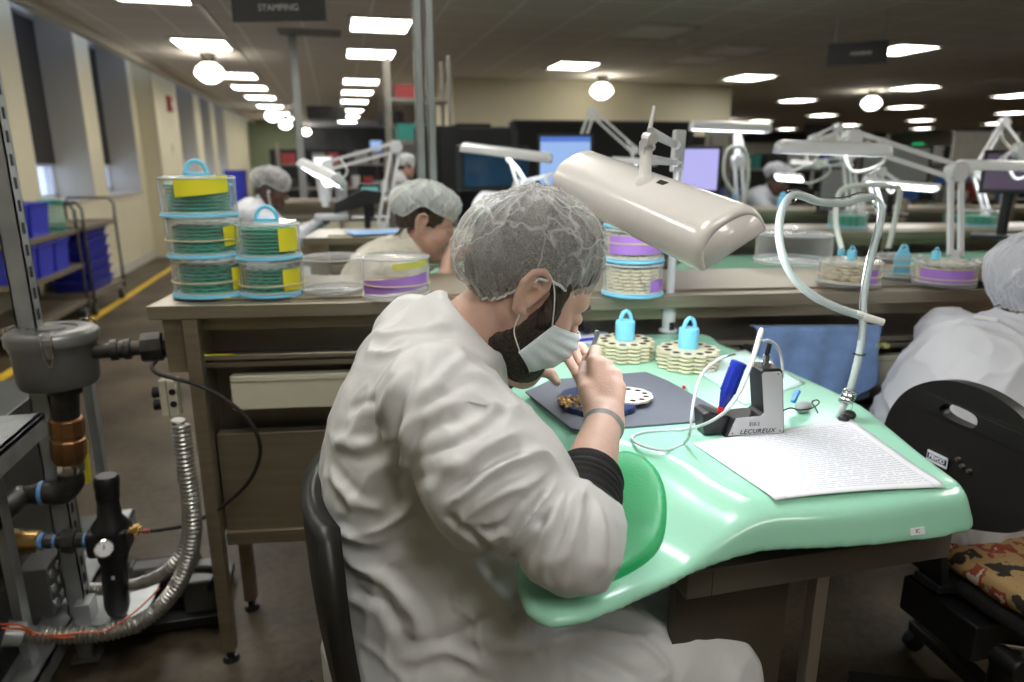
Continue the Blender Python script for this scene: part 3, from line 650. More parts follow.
# ================================================================== the watchmaker's desk
ZD = .945
OUTL = [(.93,1.70),(.965,1.55),(.985,1.35),(.985,1.10),(.952,.98),(.912,.86),(.882,.755),(.868,.722),(.84,.713),(.777,.712),(.694,.716),(.617,.727),(.541,.742),(.473,.735),(.404,.713),(.338,.691),(.28,.672),(.239,.664),(.211,.668),(.194,.69),(.190,.725),(.205,.80),(.27,.90),(.315,1.0),(.325,1.10),(.325,1.30),(.315,1.42),(.27,1.52),(.24,1.62),(.26,1.70),(.33,1.72)]
OUTL = [(p.x, p.y) for p in smooth_pts([(x,y,0) for x,y in OUTL], 4, True)]
RIDGE = [(.90,.70),(.876,.735),(.80,.727),(.747,.730),(.659,.744),(.574,.762),(.535,.785),(.518,.83),(.512,.88),(.50,.93),(.47,.985),(.43,1.02),(.39,1.06),(.37,1.20),(.39,1.38),(.43,1.44),(.47,1.50),(.50,1.60),(.50,1.75)]
def pseg(P, A, B):
    d = B-A; h = np.clip(((P-A) @ d)/max(d @ d, 1e-12), 0, 1); return np.linalg.norm(P-A-h[:,None]*d, axis=1), h
def poly_sd(P, poly):
    Q = np.array(poly); d = np.full(len(P), 9.); ins = np.zeros(len(P), bool)
    for i in range(len(Q)):
        A, B = Q[i], Q[(i+1) % len(Q)]; d = np.minimum(d, pseg(P, A, B)[0])
        c = (A[1] > P[:,1]) != (B[1] > P[:,1])
        with np.errstate(all='ignore'): xi = A[0]+(P[:,1]-A[1])*(B[0]-A[0])/(B[1]-A[1])
        ins ^= c & (P[:,0] < xi)
    return np.where(ins, -d, d)
_plat = [(p.x, p.y) for p in smooth_pts([(x,y,0) for x,y in RIDGE], 4)] + [(1.3,1.8),(1.3,.65)]
# lookup grid of the two plan distances (bilinear)
_gx = np.arange(.10, 1.10, .006); _gy = np.arange(.58, 1.80, .006)
_GP = np.stack(np.meshgrid(_gx, _gy, indexing='ij'), -1).reshape(-1, 2)
_so = poly_sd(_GP, OUTL).reshape(len(_gx), len(_gy)); _sp = poly_sd(_GP, _plat).reshape(len(_gx), len(_gy))
PADC = [(.430,.995),(.458,.98),(.472,.93),(.460,.87),(.425,.80),(.385,.757),(.335,.728),(.282,.712),(.235,.722),(.232,.765),(.275,.845),(.325,.925),(.375,.985)]
PADC = [(p.x, p.y) for p in smooth_pts([(x,y,0) for x,y in PADC], 4, True)]
_spad = poly_sd(_GP, PADC).reshape(len(_gx), len(_gy))
def bil(T, x, y):
    u = np.clip((x-_gx[0])/.006, 0, len(_gx)-1.001); v = np.clip((y-_gy[0])/.006, 0, len(_gy)-1.001)
    i = u.astype(int); j = v.astype(int); a = u-i; b = v-j
    return T[i,j]*(1-a)*(1-b)+T[i+1,j]*a*(1-b)+T[i,j+1]*(1-a)*b+T[i+1,j+1]*a*b
def desk_top(x, y):
    s = np.maximum(bil(_sp, x, y), -.02)+.02
    fall = .050*ss(0, .16, s)+.010*ss(.0,.05,s)
    w = np.clip(-bil(_spad, x, y), 0, .05)
    return ZD-fall
def desk_sdf(p):
    x, y, z = p[:,0], p[:,1], p[:,2]
    o = bil(_so, x, y); t = desk_top(x, y)
    flare = o-.018*np.clip((t-z)/.05, 0, 1.2)+.006
    zb = .868+.016*ss(.35,.62,x)
    return smax(smax((z-t)*.9, flare, .010), zb-z, .006)
desk = thing('watchmaker_desk', 'moulded mint green workbench desk with a padded arm wing', 'desk', (.6, 1.2, 0))
P, Fq = nets(desk_sdf, (.12,.60,.84), (1.06,1.78,.97), .005); P = relax(P, Fq, 4, .5)
top = np_obj('desk_top', P, Fq, MINT, desk); DESKP, DESKF = P, Fq
desk_bvh = BVHTree.FromPolygons([tuple(v) for v in P], [tuple(f) for f in Fq])
def pad_sdf(p):
    x, y, z = p[:,0], p[:,1], p[:,2]; s = bil(_spad, x, y); t = desk_top(x, y)
    return smax(smax((z-t-.013)*.9, s, .014), t-.012-z, .004)
P, Fq = nets(pad_sdf, (.20,.68,.86), (.52,1.03,.99), .0045); P = relax(P, Fq, 4, .5)
np_obj('arm_pad', P, Fq, GPAD, desk)['label'] = 'dark green padded arm rest'
FRAMEM = mat('taupe_steel_paint', (.115,.10,.08), .5, .2, var=.05)
b = MB(); b.bb(.50,.925,.79,.83,.785,.83).bb(.885,.925,.83,1.62,.785,.83).bb(.50,.925,1.58,1.62,.785,.83).bb(.46,.50,.79,1.62,.785,.83).bb(.52,.90,.83,1.6,.83,.868); b.build('under_frame', FRAMEM, desk, bevel=.002)
b = MB(); b.bb(.47,.67,.84,.86,.16,.785); b.build('modesty_panel', mat('brown_panel', (.060,.048,.034), .55, var=.1), desk)
for x, y in [(.70,.81),(.90,1.60),(.49,1.60),(.905,1.2)]:
    b = MB(); b.bb(x-.011,x+.011,y-.011,y+.011,.02,.79); lg = b.build('leg', mat('satin_leg', (.42,.39,.34), .35, .8, var=.05), desk, bevel=.002)
    MB().cyl((x,y,0),(x,y,.02),.02).build('foot', BLACKP, lg)
# the little IC label on the front skirt
def desk_hit(px, py):
    h = desk_bvh.ray_cast(Vector(CAMP), Vector(_ray(px, py)).normalized()); return (h[0], h[1]) if h[0] else (zz(px,py,.91), Vector((0,-1,0)))
hp, hn = desk_hit(917, 531)
r_ = Vector((1,-.02,0)); r_ = (r_-hn*r_.dot(hn)).normalized(); u_ = hn.cross(r_).normalized()
sl = thing('asset_label', 'small white label reading IC on the mint desk skirt', 'label', hp)
M = Matrix((r_, u_, hn)).transposed().to_4x4(); M.translation = hp+hn*.0012
b = MB(); b.prism([(-.0115,-.005),(.0115,-.005),(.0115,.005),(-.0115,.005)], -.001, .0003, M); b.build('sticker', PAPER, sl, smooth=0)
text('lettering', 'IC', .0075, BLACKP, sl, hp+hn*.0017, (r_, u_, hn), .0002)
# ---- things on the desk top
def top_z(x, y): return float(desk_top(np.array([x]), np.array([y]))[0])
b = MB(); mq = [zz(px,py,ZD+.003) for px,py in [(525,392),(551,380),(646,372),(668,381),(722,411),(716,420),(582,431),(570,428)]]
b.prism([(p.x,p.y) for p in mq], ZD+.0005, ZD+.0045); tag(b.build('work_mat', mat('slate_rubber_mat', (.115,.125,.155), .55, var=.05, scale=25), bevel=.0012), 'dark slate work mat with cut corners under the working tray', 'mat')
sc_ = [((.70,1.18),.005),((.655,1.13),.0045),((.62,1.26),.004)]
zz0 = ZD+.0005
d0 = carrier('carrier_tray', .066, CREAMTRAY, 'cream lobed carrier tray in the left desk stack', 'carrier trays in the left desk stack', (-5,-3,0), th=.0054)
for (px, py, n, nm) in [(624,357,5,'left'),(687,366,5,'right')]:
    c = zz(px, py, zz0)
    for k in range(n):
        lb = 'cream lobed carrier tray in the desk stack %s' % ('behind the working hands' if nm == 'left' else 'in front of the lamp post'); gr = 'carrier trays in the %s desk stack' % nm
        if nm == 'left' and k == 0: d0.location = (c.x, c.y, zz0+.0025); WL[d0.name] = d0.location.copy(); d0['label'] = lb
        else: dup(d0, (c.x+random.uniform(-.0012,.0012), c.y+random.uniform(-.0012,.0012), zz0+.0025+k*.0088), lb, rz=random.uniform(-.03,.03), group=gr)
    holder((c.x+.001, c.y+.003, zz0+.0025+n*.0088-.0022), 'blue holder with a loop on the tray stack %s' % ('behind the working hands' if nm == 'left' else 'in front of the lamp post'), r=.0232, h=.046)
# the tray being worked on
wt = zz(597, 404, ZD+.0045)
t = thing('working_tray', 'navy lobed work tray of gold parts between the masked worker\'s hands', 'tray', wt)
b = MB(); b.prism([(x*.96,y*1.05) for x,y in lobed(.078, 14, .05)], 0, .011, Matrix.Translation(wt)); b.build('dish', NAVY, t, bevel=.002)
pc = zz(628, 396, ZD+.016)
b = MB(); holed(b, lobed(.047, 11, .05), [circ(.0068, .035*cos(2*pi*i/11), .035*sin(2*pi*i/11)) for i in range(11)], 0, .004, (pc.x,pc.y,wt.z+.0105)); b.build('insert_plate', mat('ivory_plate', (.74,.71,.62), .35), t, smooth=30)
b = MB()
for i in range(11):
    q = Vector((pc.x+.035*cos(2*pi*i/11), pc.y+.035*sin(2*pi*i/11), wt.z+.0105)); b.lathe([(.0066,.0005),(.0066,.0036),(.0048,.0036),(.004,.0015),(0,.0012)], q, n=16, cap=False)
b.build('cup', MATS['dark_cup'], t)
gp = None; rg = random.Random(8)
for k in range(46):
    a = rg.uniform(0, 2*pi); rr = .030*sqrt(rg.random()); q = zz(572, 402, ZD+.016); q = Vector((q.x+rr*cos(a)*1.1+.004, q.y+rr*sin(a)*1.15, wt.z+.0112))
    if gp is None:
        gp = MB().lathe([(0,0),(.0034,0),(.0034,.0014),(.0016,.0018),(.0016,.0036),(0,.0036)], q, n=12).build('brass_part', BRASS)
        tag(gp, 'tiny gold watch part lying in the navy work tray', 'watch part', 'gold parts in the work tray')
    else:
        o = gp.copy(); COL.objects.link(o); o.location = q+Vector((0,0,rg.choice([0,0,.002]))); o.rotation_euler = (rg.uniform(-.5,.5), rg.uniform(-.5,.5), 0); WL[o.name] = o.location.copy()
# papers
def sheet_mat():
    m = mat('printed_paper', (.80,.81,.84), .7, var=0)
    nt = m.node_tree; bs = nt.nodes['Principled BSDF']; tc = nt.nodes['Texture Coordinate']
    sp = nt.nodes.new('ShaderNodeSeparateXYZ'); nt.links.new(tc.outputs['UV'], sp.inputs[0])
    def mth(op, a, b_=None):
        n = nt.nodes.new('ShaderNodeMath'); n.operation = op
        for i, x in enumerate((a, b_)):
            if x is None: continue
            if isinstance(x, (int, float)): n.inputs[i].default_value = x
            else: nt.links.new(x, n.inputs[i])
        return n.outputs[0]
    row = mth('FRACT', mth('MULTIPLY', sp.outputs['Y'], 36.)); rowid = mth('FLOOR', mth('MULTIPLY', sp.outputs['Y'], 36.))
    ink = mth('MULTIPLY', mth('GREATER_THAN', row, .30), mth('LESS_THAN', row, .66))
    cb = nt.nodes.new('ShaderNodeCombineXYZ'); nt.links.new(mth('MULTIPLY', sp.outputs['X'], 1.), cb.inputs[0]); nt.links.new(rowid, cb.inputs[1])
    nz = nt.nodes.new('ShaderNodeTexNoise'); nz.noise_dimensions = '2D'; nz.inputs['Scale'].default_value = 34; nz.inputs['Detail'].default_value = 2; 
    mp = nt.nodes.new('ShaderNodeMapping'); mp.inputs['Scale'].default_value = (1.6,.37,1); nt.links.new(cb.outputs[0], mp.inputs[0]); nt.links.new(mp.outputs[0], nz.inputs['Vector'])
    ink = mth('MULTIPLY', ink, mth('GREATER_THAN', nz.outputs['Fac'], .41))
    marg = mth('MULTIPLY', mth('MULTIPLY', mth('GREATER_THAN', sp.outputs['X'], .07), mth('LESS_THAN', sp.outputs['X'], .93)), mth('MULTIPLY', mth('GREATER_THAN', sp.outputs['Y'], .06), mth('LESS_THAN', sp.outputs['Y'], .95)))
    ink = mth('MULTIPLY', ink, marg)
    fr = mth('MULTIPLY', mth('GREATER_THAN', mth('ABSOLUTE', mth('SUBTRACT', sp.outputs['X'], .5)), .432), mth('LESS_THAN', mth('ABSOLUTE', mth('SUBTRACT', sp.outputs['X'], .5)), .436))
    ink = mth('MAXIMUM', mth('MULTIPLY', ink, .42), mth('MULTIPLY', fr, .4))
    k = nt.nodes.new('ShaderNodeMix'); k.data_type = 'RGBA'; k.inputs[6].default_value = (.76,.77,.82,1); k.inputs[7].default_value = (.16,.16,.20,1)
    nt.links.new(ink, k.inputs[0]); nt.links.new(k.outputs[2], bs.inputs['Base Color']); return m
def sheet(name, quad, m, label, cat, z0=.0012, lift=None, nu=30, nv=30, par=None):
    """a thin curved sheet resting on the desk top; quad = four plan corners."""
    q = [Vector((a,b_)) for a,b_ in quad]; b = MB()
    def f(s, t):
        p = (q[0]*(1-s)+q[1]*s)*(1-t)+(q[3]*(1-s)+q[2]*s)*t
        return (p.x, p.y, top_z(p.x, p.y)+z0+(lift(s,t) if lift else 0))
    b.grid(f, nu, nv); o = b.build(name, m, par, smooth=180)
    uv = o.data.uv_layers.new(name='UVMap'); co = [(i/(nu-1), j/(nv-1)) for j in range(nv) for i in range(nu)]
    for l in o.data.loops: uv.data[l.index].uv = co[l.vertex_index]
    md = o.modifiers.new('solid', 'SOLIDIFY'); md.thickness = .0008; md.offset = 1
    if label: tag(o, label, cat)
    return o
pq = [zz(px,py,ZD+.002) for px,py in [(775,499),(946,487),(851,419),(692,443)]]
pq = [(p.x,p.y) for p in pq]
sheet('printed_sheet', pq, sheet_mat(), 'large sheet of printed paper near the front edge of the desk', 'paper', lift=lambda s,t: .0006+.004*max(0,1-t*6)**2*(1-s)+.0025*sin(pi*s)*max(0,1-t*3)+.004*max(0,(s-.75)*4)**2*max(0,1-t*4))
wq = [zz(px,py,ZD+.002) for px,py in [(745,405),(806,383),(745,350),(692,366)]]
sheet('blank_sheet', [(p.x,p.y) for p in wq], mat('pale_film', (.62,.84,.82), .35, var=.02), 'blank pale sheet lying behind the small black stand', 'paper', nu=16, nv=16, lift=lambda s,t: .002*s*t)
wq = [zz(px,py,ZD+.002) for px,py in [(560,345),(612,343),(605,324),(565,324)]]
sheet('note_sheet', [(p.x,p.y) for p in wq], mat('lilac_paper', (.72,.72,.84), .7, var=.02), 'lilac white paper at the back of the desk behind the mask', 'paper', nu=12, nv=12)
pa, pb_ = zz(571,341,ZD+.006), zz(590,339,ZD+.006)
tp = thing('pen', 'blue pen lying on the lilac paper at the back of the desk', 'pen', pa); MB().cyl(pa, pa.lerp(pb_, 3.2), .0038, n=12).build('barrel', mat('pen_blue', (.03,.06,.55), .3), tp); MB().cyl(pa, pa+(pa-pb_).normalized()*.012, .0036, .0008, n=12).build('tip', CHROME, tp)
q = zz(684, 387, ZD+.004); tp = thing('push_pin', 'tiny red headed pin lying on the desk right of the mat', 'pin', q); MB().ell(q, .0042).build('head', mat('pin_red', (.6,.03,.03), .3), tp); MB().cyl(q, q+Vector((.003,-.014,-.003)), .0007, n=8).build('needle', CHROME, tp)

# ---- black and silver dispensing stand
L0 = Vector(yy(726,434,.982)); L0.z = ZD+.001; ex_ = Vector((.992,-.10,.0)).normalized(); ey_ = Vector((.10,.992,0)).normalized(); ez_ = Vector((0,0,1))
M = Matrix((ex_, ez_, -ey_)).transposed().to_4x4(); M.translation = L0
prof = [(0,0),(.103,0),(.106,.005),(.092,.112),(.088,.117),(.058,.117),(.054,.113),(.065,.040),(.060,.035),(.012,.033)]
st = thing('dispenser_stand', 'black tool stand with an L-shaped silver face lettered LECUREUX', 'tool stand', L0)
b = MB(); b.prism([(x*1.03-.0015,y*1.02-.0005) for x,y in prof], -.046, -.0005, M); b.build('body', BLACKP, st, bevel=.0015)
b = MB(); b.prism([(x*.95+.004,y*.955+.0025) for x,y in prof], -.0005, .0012, M); b.build('face_plate', mat('silver_plate', (.60,.61,.62), .35, .35, var=.03), st, bevel=.0004)
text('lettering', 'LECUREUX', .0108, BLACKP, st, L0+ex_*.056+ez_*.0085-ey_*.0015, (ex_, ez_, -ey_), .0003, shear=.25, sx=1.10, bold=.0001, space=1.14)
text('lettering', 'ESB 2', .0085, mat('grey_ink', (.10,.10,.11), .5), st, L0+ex_*.050+ez_*.0215-ey_*.0015, (ex_, ez_, -ey_), .0002)
b = MB()
for x, y in [(.011,.007),(.098,.007),(.084,.110)]:
    q = L0+ex_*x+ez_*y-ey_*.0012; b.cyl(q, q-ey_*.0008, .0017, n=10)
b.build('screw', STEELD, st)
# tool rest reaching to the left, the blue handpiece leans in it
b = MB(); b.prism([(-.034,0),(.005,0),(.012,.034),(-.004,.036),(-.028,.045),(-.040,.040)], -.052, -.010, M); b.build('rest_block', BLACKP, st, bevel=.004)
b = MB(); p0_ = L0+ex_*.074+ez_*.117+ey_*.024; b.cyl(p0_, p0_+ez_*.008, .009, n=20).cyl(p0_+ez_*.008, p0_+ez_*.020, .0055, n=20); b.build('metal_nipple', CHROME, st)
b = MB(); b.cyl(p0_+ez_*.018, p0_+ez_*.040+ex_*.004, .0042, n=14); b.build('black_sleeve', BLACKP, st)
hpz = thing('blue_handpiece', 'blue plastic handpiece with a red collar leaning in the black stand', 'handpiece', L0)
h0 = L0-ex_*.006+ez_*.030+ey_*.022; h1_ = dd(741,357,1.19)
hd = (h1_-h0).normalized(); b = MB(); b.lathe([(0,.016),(.005,.016),(.0065,.022),(.0115,.040),(.0125,.060),(.0125,.088),(.0138,.092),(.0138,.100),(.010,.102),(0,.102)], h0, hd, n=20); b.build('handle', mat('royal_blue_plastic', (.012,.03,.32), .28), hpz)
b = MB()
u__, v__, _ = frame_of(hd)
for i in range(8): a = 2*pi*i/8; q = h0+(u__*cos(a)+v__*sin(a))*.0122; b.cyl(q+hd*.045, q+hd*.088, .0016, n=6)
b.build('grip_rib', MATS['royal_blue_plastic'], hpz)
b = MB(); b.lathe([(0,.004),(.004,.004),(.0058,.007),(.0058,.017),(0,.017)], h0, hd, n=16); b.build('collar', mat('red_plastic', (.55,.02,.02), .35), hpz)
b = MB(); b.cyl(h0+hd*.004, h0-hd*.012, .0022, .001, n=10); b.build('tip', CHROME, hpz)
TUBEW = clear('milky_tube', (.86,.92,.93), .30, .25); TUBEC = clear('clear_tube', (.9,.97,.96), .62, .08)
tb = thing('air_tube', 'milky thin tube looping from the blue handpiece over the mat edge to the stand', 'tube', L0)
tp_ = [dd(727,356,1.2), dd(716,361,1.19), dd(701,376,1.17), dd(693,405,1.13), dd(690,432,1.105), zz(684,443,ZD+.003), zz(665,450,ZD+.003), zz(643,446,ZD+.003), zz(632,438,ZD+.003), zz(645,432,ZD+.003), zz(680,430,ZD+.003), dd(705,424,1.15), dd(727,410,1.14), dd(742,388,1.15), dd(752,362,1.165), dd(757,345,1.17)]
b = MB(); b.tube(tp_, .0026, n=10, k=8); b.build('hose', TUBEW, tb)
b = MB(); b.tube([dd(727,356,1.2), dd(735,354,1.202)], .002, n=8); b.build('ferrule', STEELD, tb)
b = MB(); b.tube([dd(751,366,1.165), dd(757,345,1.17), dd(761,332,1.17), dd(762,328,1.17)], [.0038,.0044,.0044,.003], n=12, k=4); b.build('white_nozzle', WHITEP, tb)
b = MB(); b.tube([dd(762,341,1.172), dd(770,341,1.18), dd(778,348,1.19), dd(782,362,1.20), dd(781,378,1.20), p0_+ez_*.006+ex_*.02+ey_*.03, p0_+ez_*.004+ey_*.004], .0026, n=10, k=8); b.build('return_hose', TUBEW, tb)
ck = thing('dispenser_cable', 'thin black cable from the silver stand curling over the grey clip', 'cable', L0)
cp = [L0+ex_*.101+ez_*.030+ey_*.02, dd(790,408,1.20), dd(800,410,1.20), dd(812,408,1.20), dd(819,403,1.20), dd(817,400,1.205), dd(812,402,1.21), dd(815,407,1.2), dd(818,413,1.19)]
b = MB(); b.tube(cp, .0013, n=8, k=6); b.build('wire', BLACKP, ck)
gc = zz(803, 412, ZD); cl = thing('grey_clip', 'small grey plastic clip with a blue lever behind the black stand', 'clip', gc)
MB().ell(gc+Vector((0,0,.010)), (.024,.012,.010), Matrix.Rotation(radians(25),3,'Z')).build('body', GREYP, cl)
b = MB(); b.bar(gc+Vector((-.014,.014,.016)), gc+Vector((.002,.022,.036)), .009, .009); b.build('lever', mat('lever_blue', (.03,.22,.62), .35), cl, bevel=.002)
# ---- the clear air hose standing at the right edge of the desk
hs = thing('air_hose', 'clear air hose bent into a loop on a wire at the right desk edge', 'hose', zz(846,420,ZD))
T = 1.24
hp_ = [zz(838,417,ZD+.006), dd(842,408,T+.012), dd(848,396,T+.01), dd(855,372,T), dd(861,345,T), dd(863,320,T), dd(864,295,T), dd(870,262,T-.005), dd(878,232,T-.01), dd(881,212,T-.01), dd(875,199,T-.01), dd(862,198,T-.02), dd(845,203,T-.03), dd(820,202,T-.05), dd(802,196,T-.07), dd(791,196,T-.09), dd(782,210,T-.10), dd(779,232,T-.11), dd(783,256,T-.12), dd(794,278,T-.12), dd(812,295,T-.12), dd(838,308,T-.12), dd(862,316,T-.12)]
b = MB(); b.tube(hp_, .0066, n=14, k=8); b.build('hose', TUBEC, hs)
b = MB(); b.tube(hp_, .0036, n=10, k=8); b.build('bore', TUBEW, hs)
b = MB(); b.tube([dd(855,313.5,T-.12), dd(868,318,T-.12), dd(883,322.5,T-.12)], [.0066,.0066,.0060], n=14); b.build('nozzle', WHITEP, hs)
wr = [p+Vector((-.007,.0,.009)) for p in hp_[4:16]]; b = MB(); b.tube(wr, .0013, n=8, k=6); b.build('stiffening_wire', CHROME, hs)
ax0, ax1 = dd(845,403,T+.01), dd(851,390,T+.01); dax = (ax1-ax0); b = MB(); u__, v__, _ = frame_of(dax)
b.tube([ax0+dax*(i/96)+(u__*cos(i*2*pi/16)+v__*sin(i*2*pi/16))*.0115 for i in range(97)], .0019, n=6); b.build('spring_coil', CHROME, hs)
q = dd(860,354,T); b = MB(); b.tube([q+Vector((.0086*cos(a),.0086*sin(a),0)) for a in [2*pi*i/20 for i in range(20)]], .0016, n=6, closed=True).tube([q+Vector((-.008,0,0)), q+Vector((-.015,0,.002))], .0014, n=6); b.build('cable_tie', BLACKP, hs)
for px, py, t_ in [(877,203,T-.012),(792,198,T-.088)]:
    q = dd(px,py,t_); b = MB(); b.tube([q+Vector((.0082*cos(a),.002*sin(a),.0082*sin(a))) for a in [2*pi*i/18 for i in range(18)]], .0014, n=6, closed=True); b.build('wire_twist', CHROME, hs)
q = zz(846,421,ZD); b = MB(); b.ell(q+Vector((-.006,0,.007)), (.011,.011,.008)).ell(q+Vector((.012,.008,.008)), (.012,.012,.009)); b.build('black_base', BLACKP, hs)
b = MB(); b.tube([dd(852,392,T), dd(852,408,T+.005), q+Vector((.008,.004,.01))], .0012, n=8); b.build('stay_wire', CHROME, hs)

# ================================================================== lamps
def lamp_head(name, label, A, B, wide, deep, up, post=None, parent=None, L=LAMP_L, m=WHITEP, roll=0., flat=.5, lens=True):
    """a moulded shade from A to B (lens side down), 'up' its upper side."""
    A, B = Vector(A), Vector(B); d = (B-A); Ln = d.length; d.normalize(); up = Vector(up); up = (up-d*up.dot(d)).normalized(); sd = up.cross(d)
    if roll: R = Matrix.Rotation(roll, 3, d); up = R @ up; sd = R @ sd
    sh = parent; b = MB(); N, K = 36, 28
    def prof(s):
        e = min(s, 1-s)*Ln; R_ = min(wide*.3, .018); t = min(1, e/R_); return (1-(1-t)**2.4)**(1/2.4)
    def f(i, j):
        s = .5-.5*cos(pi*i); q = prof(s); q = max(q, .0); w_ = (.88+.12*q)*wide/2; h_ = (.78+.22*q)*deep
        a = pi*j; x = cos(a); z = sin(a); n_ = 2.6
        rr = (abs(x)**n_+abs(z)**n_)**(-1/n_)
        return A+d*(s*Ln)+sd*(x*rr*w_)+up*(z*rr*h_)
    b.grid(lambda s, t: f(t, s), K, N)
    e0 = [f(0, j/(K-1)) for j in range(K)]; e1 = [f(1, j/(K-1)) for j in range(K)]
    b.add(e0, [tuple(reversed(range(K)))]); b.add(e1, [tuple(range(K))])
    o = b.build('shade', m, sh, solid=.003, smooth=50)
    if lens:
        b = MB(); b.prism([(-Ln/2*.90,-wide*.40),(Ln/2*.90,-wide*.40),(Ln/2*.90,wide*.40),(-Ln/2*.90,wide*.40)], -.002, .002, Matrix((d, sd*-1, up)).transposed().to_4x4()); b.v = [tuple(Vector(v)+(A+B)/2+up*.006) for v in b.v]
        b.build('lit_tube_cover', emis('lamp_tube_%d' % int(L*10), (.93,.97,1), L), sh, smooth=0)
    return d, up, sd
def arm_pair(b, p, q, gap, w_=.010, n=(0,0,1)):
    p, q, n = Vector(p), Vector(q), Vector(n); d = (q-p).normalized(); n = (n-d*n.dot(d)).normalized()
    for s in (-.5,.5): b.bar(p+n*gap*s, q+n*gap*s, w_, w_*1.4, n)
    return b
ml = thing('task_lamp', 'big white desk lamp hanging low over the green desk, nearest to the camera', 'lamp', zz(668,331,ZD))
base = zz(668,331,ZD); topp = Vector((base.x+.002, base.y, 1.455))
A_, B_ = dd(579,181,1.43), dd(735,250,.985)
d_, up_, sd_ = lamp_head('task_lamp', '', A_, B_, .117, .058, (-.50,.0,.86), parent=ml, m=mat('warm_white_shade', (.86,.82,.80), .22, var=.015, coat=.4))
def on_shade(px, py):
    """where the camera ray meets the shade's top."""
    n_ = up_; P0 = (A_+B_)/2+up_*.056; r = Vector(_ray(px,py)); t = (P0-Vector(CAMP)).dot(n_)/r.dot(n_); return Vector(CAMP)+r*t
sw = on_shade(662,184); b = MB(); b.prism([(-.012,-.006),(.012,-.006),(.012,.006),(-.012,.006)], -.004, .003, Matrix((d_,sd_*-1,up_)).transposed().to_4x4()); b.v = [tuple(Vector(v)+sw) for v in b.v]; b.build('switch', BLACKP, ml, bevel=.001)
nk = on_shade(645,182); nt_ = nk+Vector((.004,.012,.058))
b = MB(); b.lathe([(.016,-.012),(.016,.004),(.013,.008),(.0105,.012),(.0095,.050),(0,.050)], nk, (nt_-nk), n=20); b.build('neck', WHITEP, ml)
nk2 = nk+(nt_-nk).normalized()*.048
b = MB(); b.box(nk2+(nt_-nk).normalized()*.008, (.016,.020,.022)).cyl(nk2+Vector((-.010,-.012,.016)), nk2+Vector((.02,.02,.010)), .007, n=14).cyl(nk2+Vector((.004,-.018,.022)), nk2+Vector((.008,.018,.026)), .009, n=16); b.build('joint', CHROME if False else mat('lamp_metal', (.66,.67,.69), .3, .3, var=.03), ml)
b = MB(); b.tube([nk2+Vector((.004,0,.01)), dd(650,128,1.31), dd(655,106,1.30)], [.0055,.0042,.0040], n=10); b.build('lever_rod', WHITEP, ml)
e1 = Vector((topp.x-.02, topp.y-.02, 1.425))
b = MB(); arm_pair(b, nk2+Vector((.012,.012,.012)), e1, .044, .011); b.build('arm', MATS['lamp_metal'], ml, bevel=.001)
b = MB(); b.bar(e1+Vector((.01,.01,-.045)), e1+Vector((.016,.016,.06)), .022, .03, (1,0,0)).cyl(e1+Vector((-.01,-.02,.022)), e1+Vector((.02,.02,.022)), .012, n=14).cyl(e1+Vector((-.01,-.02,-.022)), e1+Vector((.02,.02,-.022)), .012, n=14); b.build('elbow_bracket', MATS['lamp_metal'], ml, bevel=.002)
b = MB(); b.cyl(base+Vector((0,0,.07)), topp, .0115, n=18); b.build('post', WHITEE, ml)
b = MB(); b.lathe([(0,0),(.026,0),(.026,.006),(.018,.010),(.019,.055),(.014,.085),(0,.085)], base, n=20); b.build('post_socket', WHITEE, ml)
b = MB(); b.box(base+Vector((.0,-.021,.018)), (.014,.004,.022)); b.build('socket_slot', BLACKP, ml)
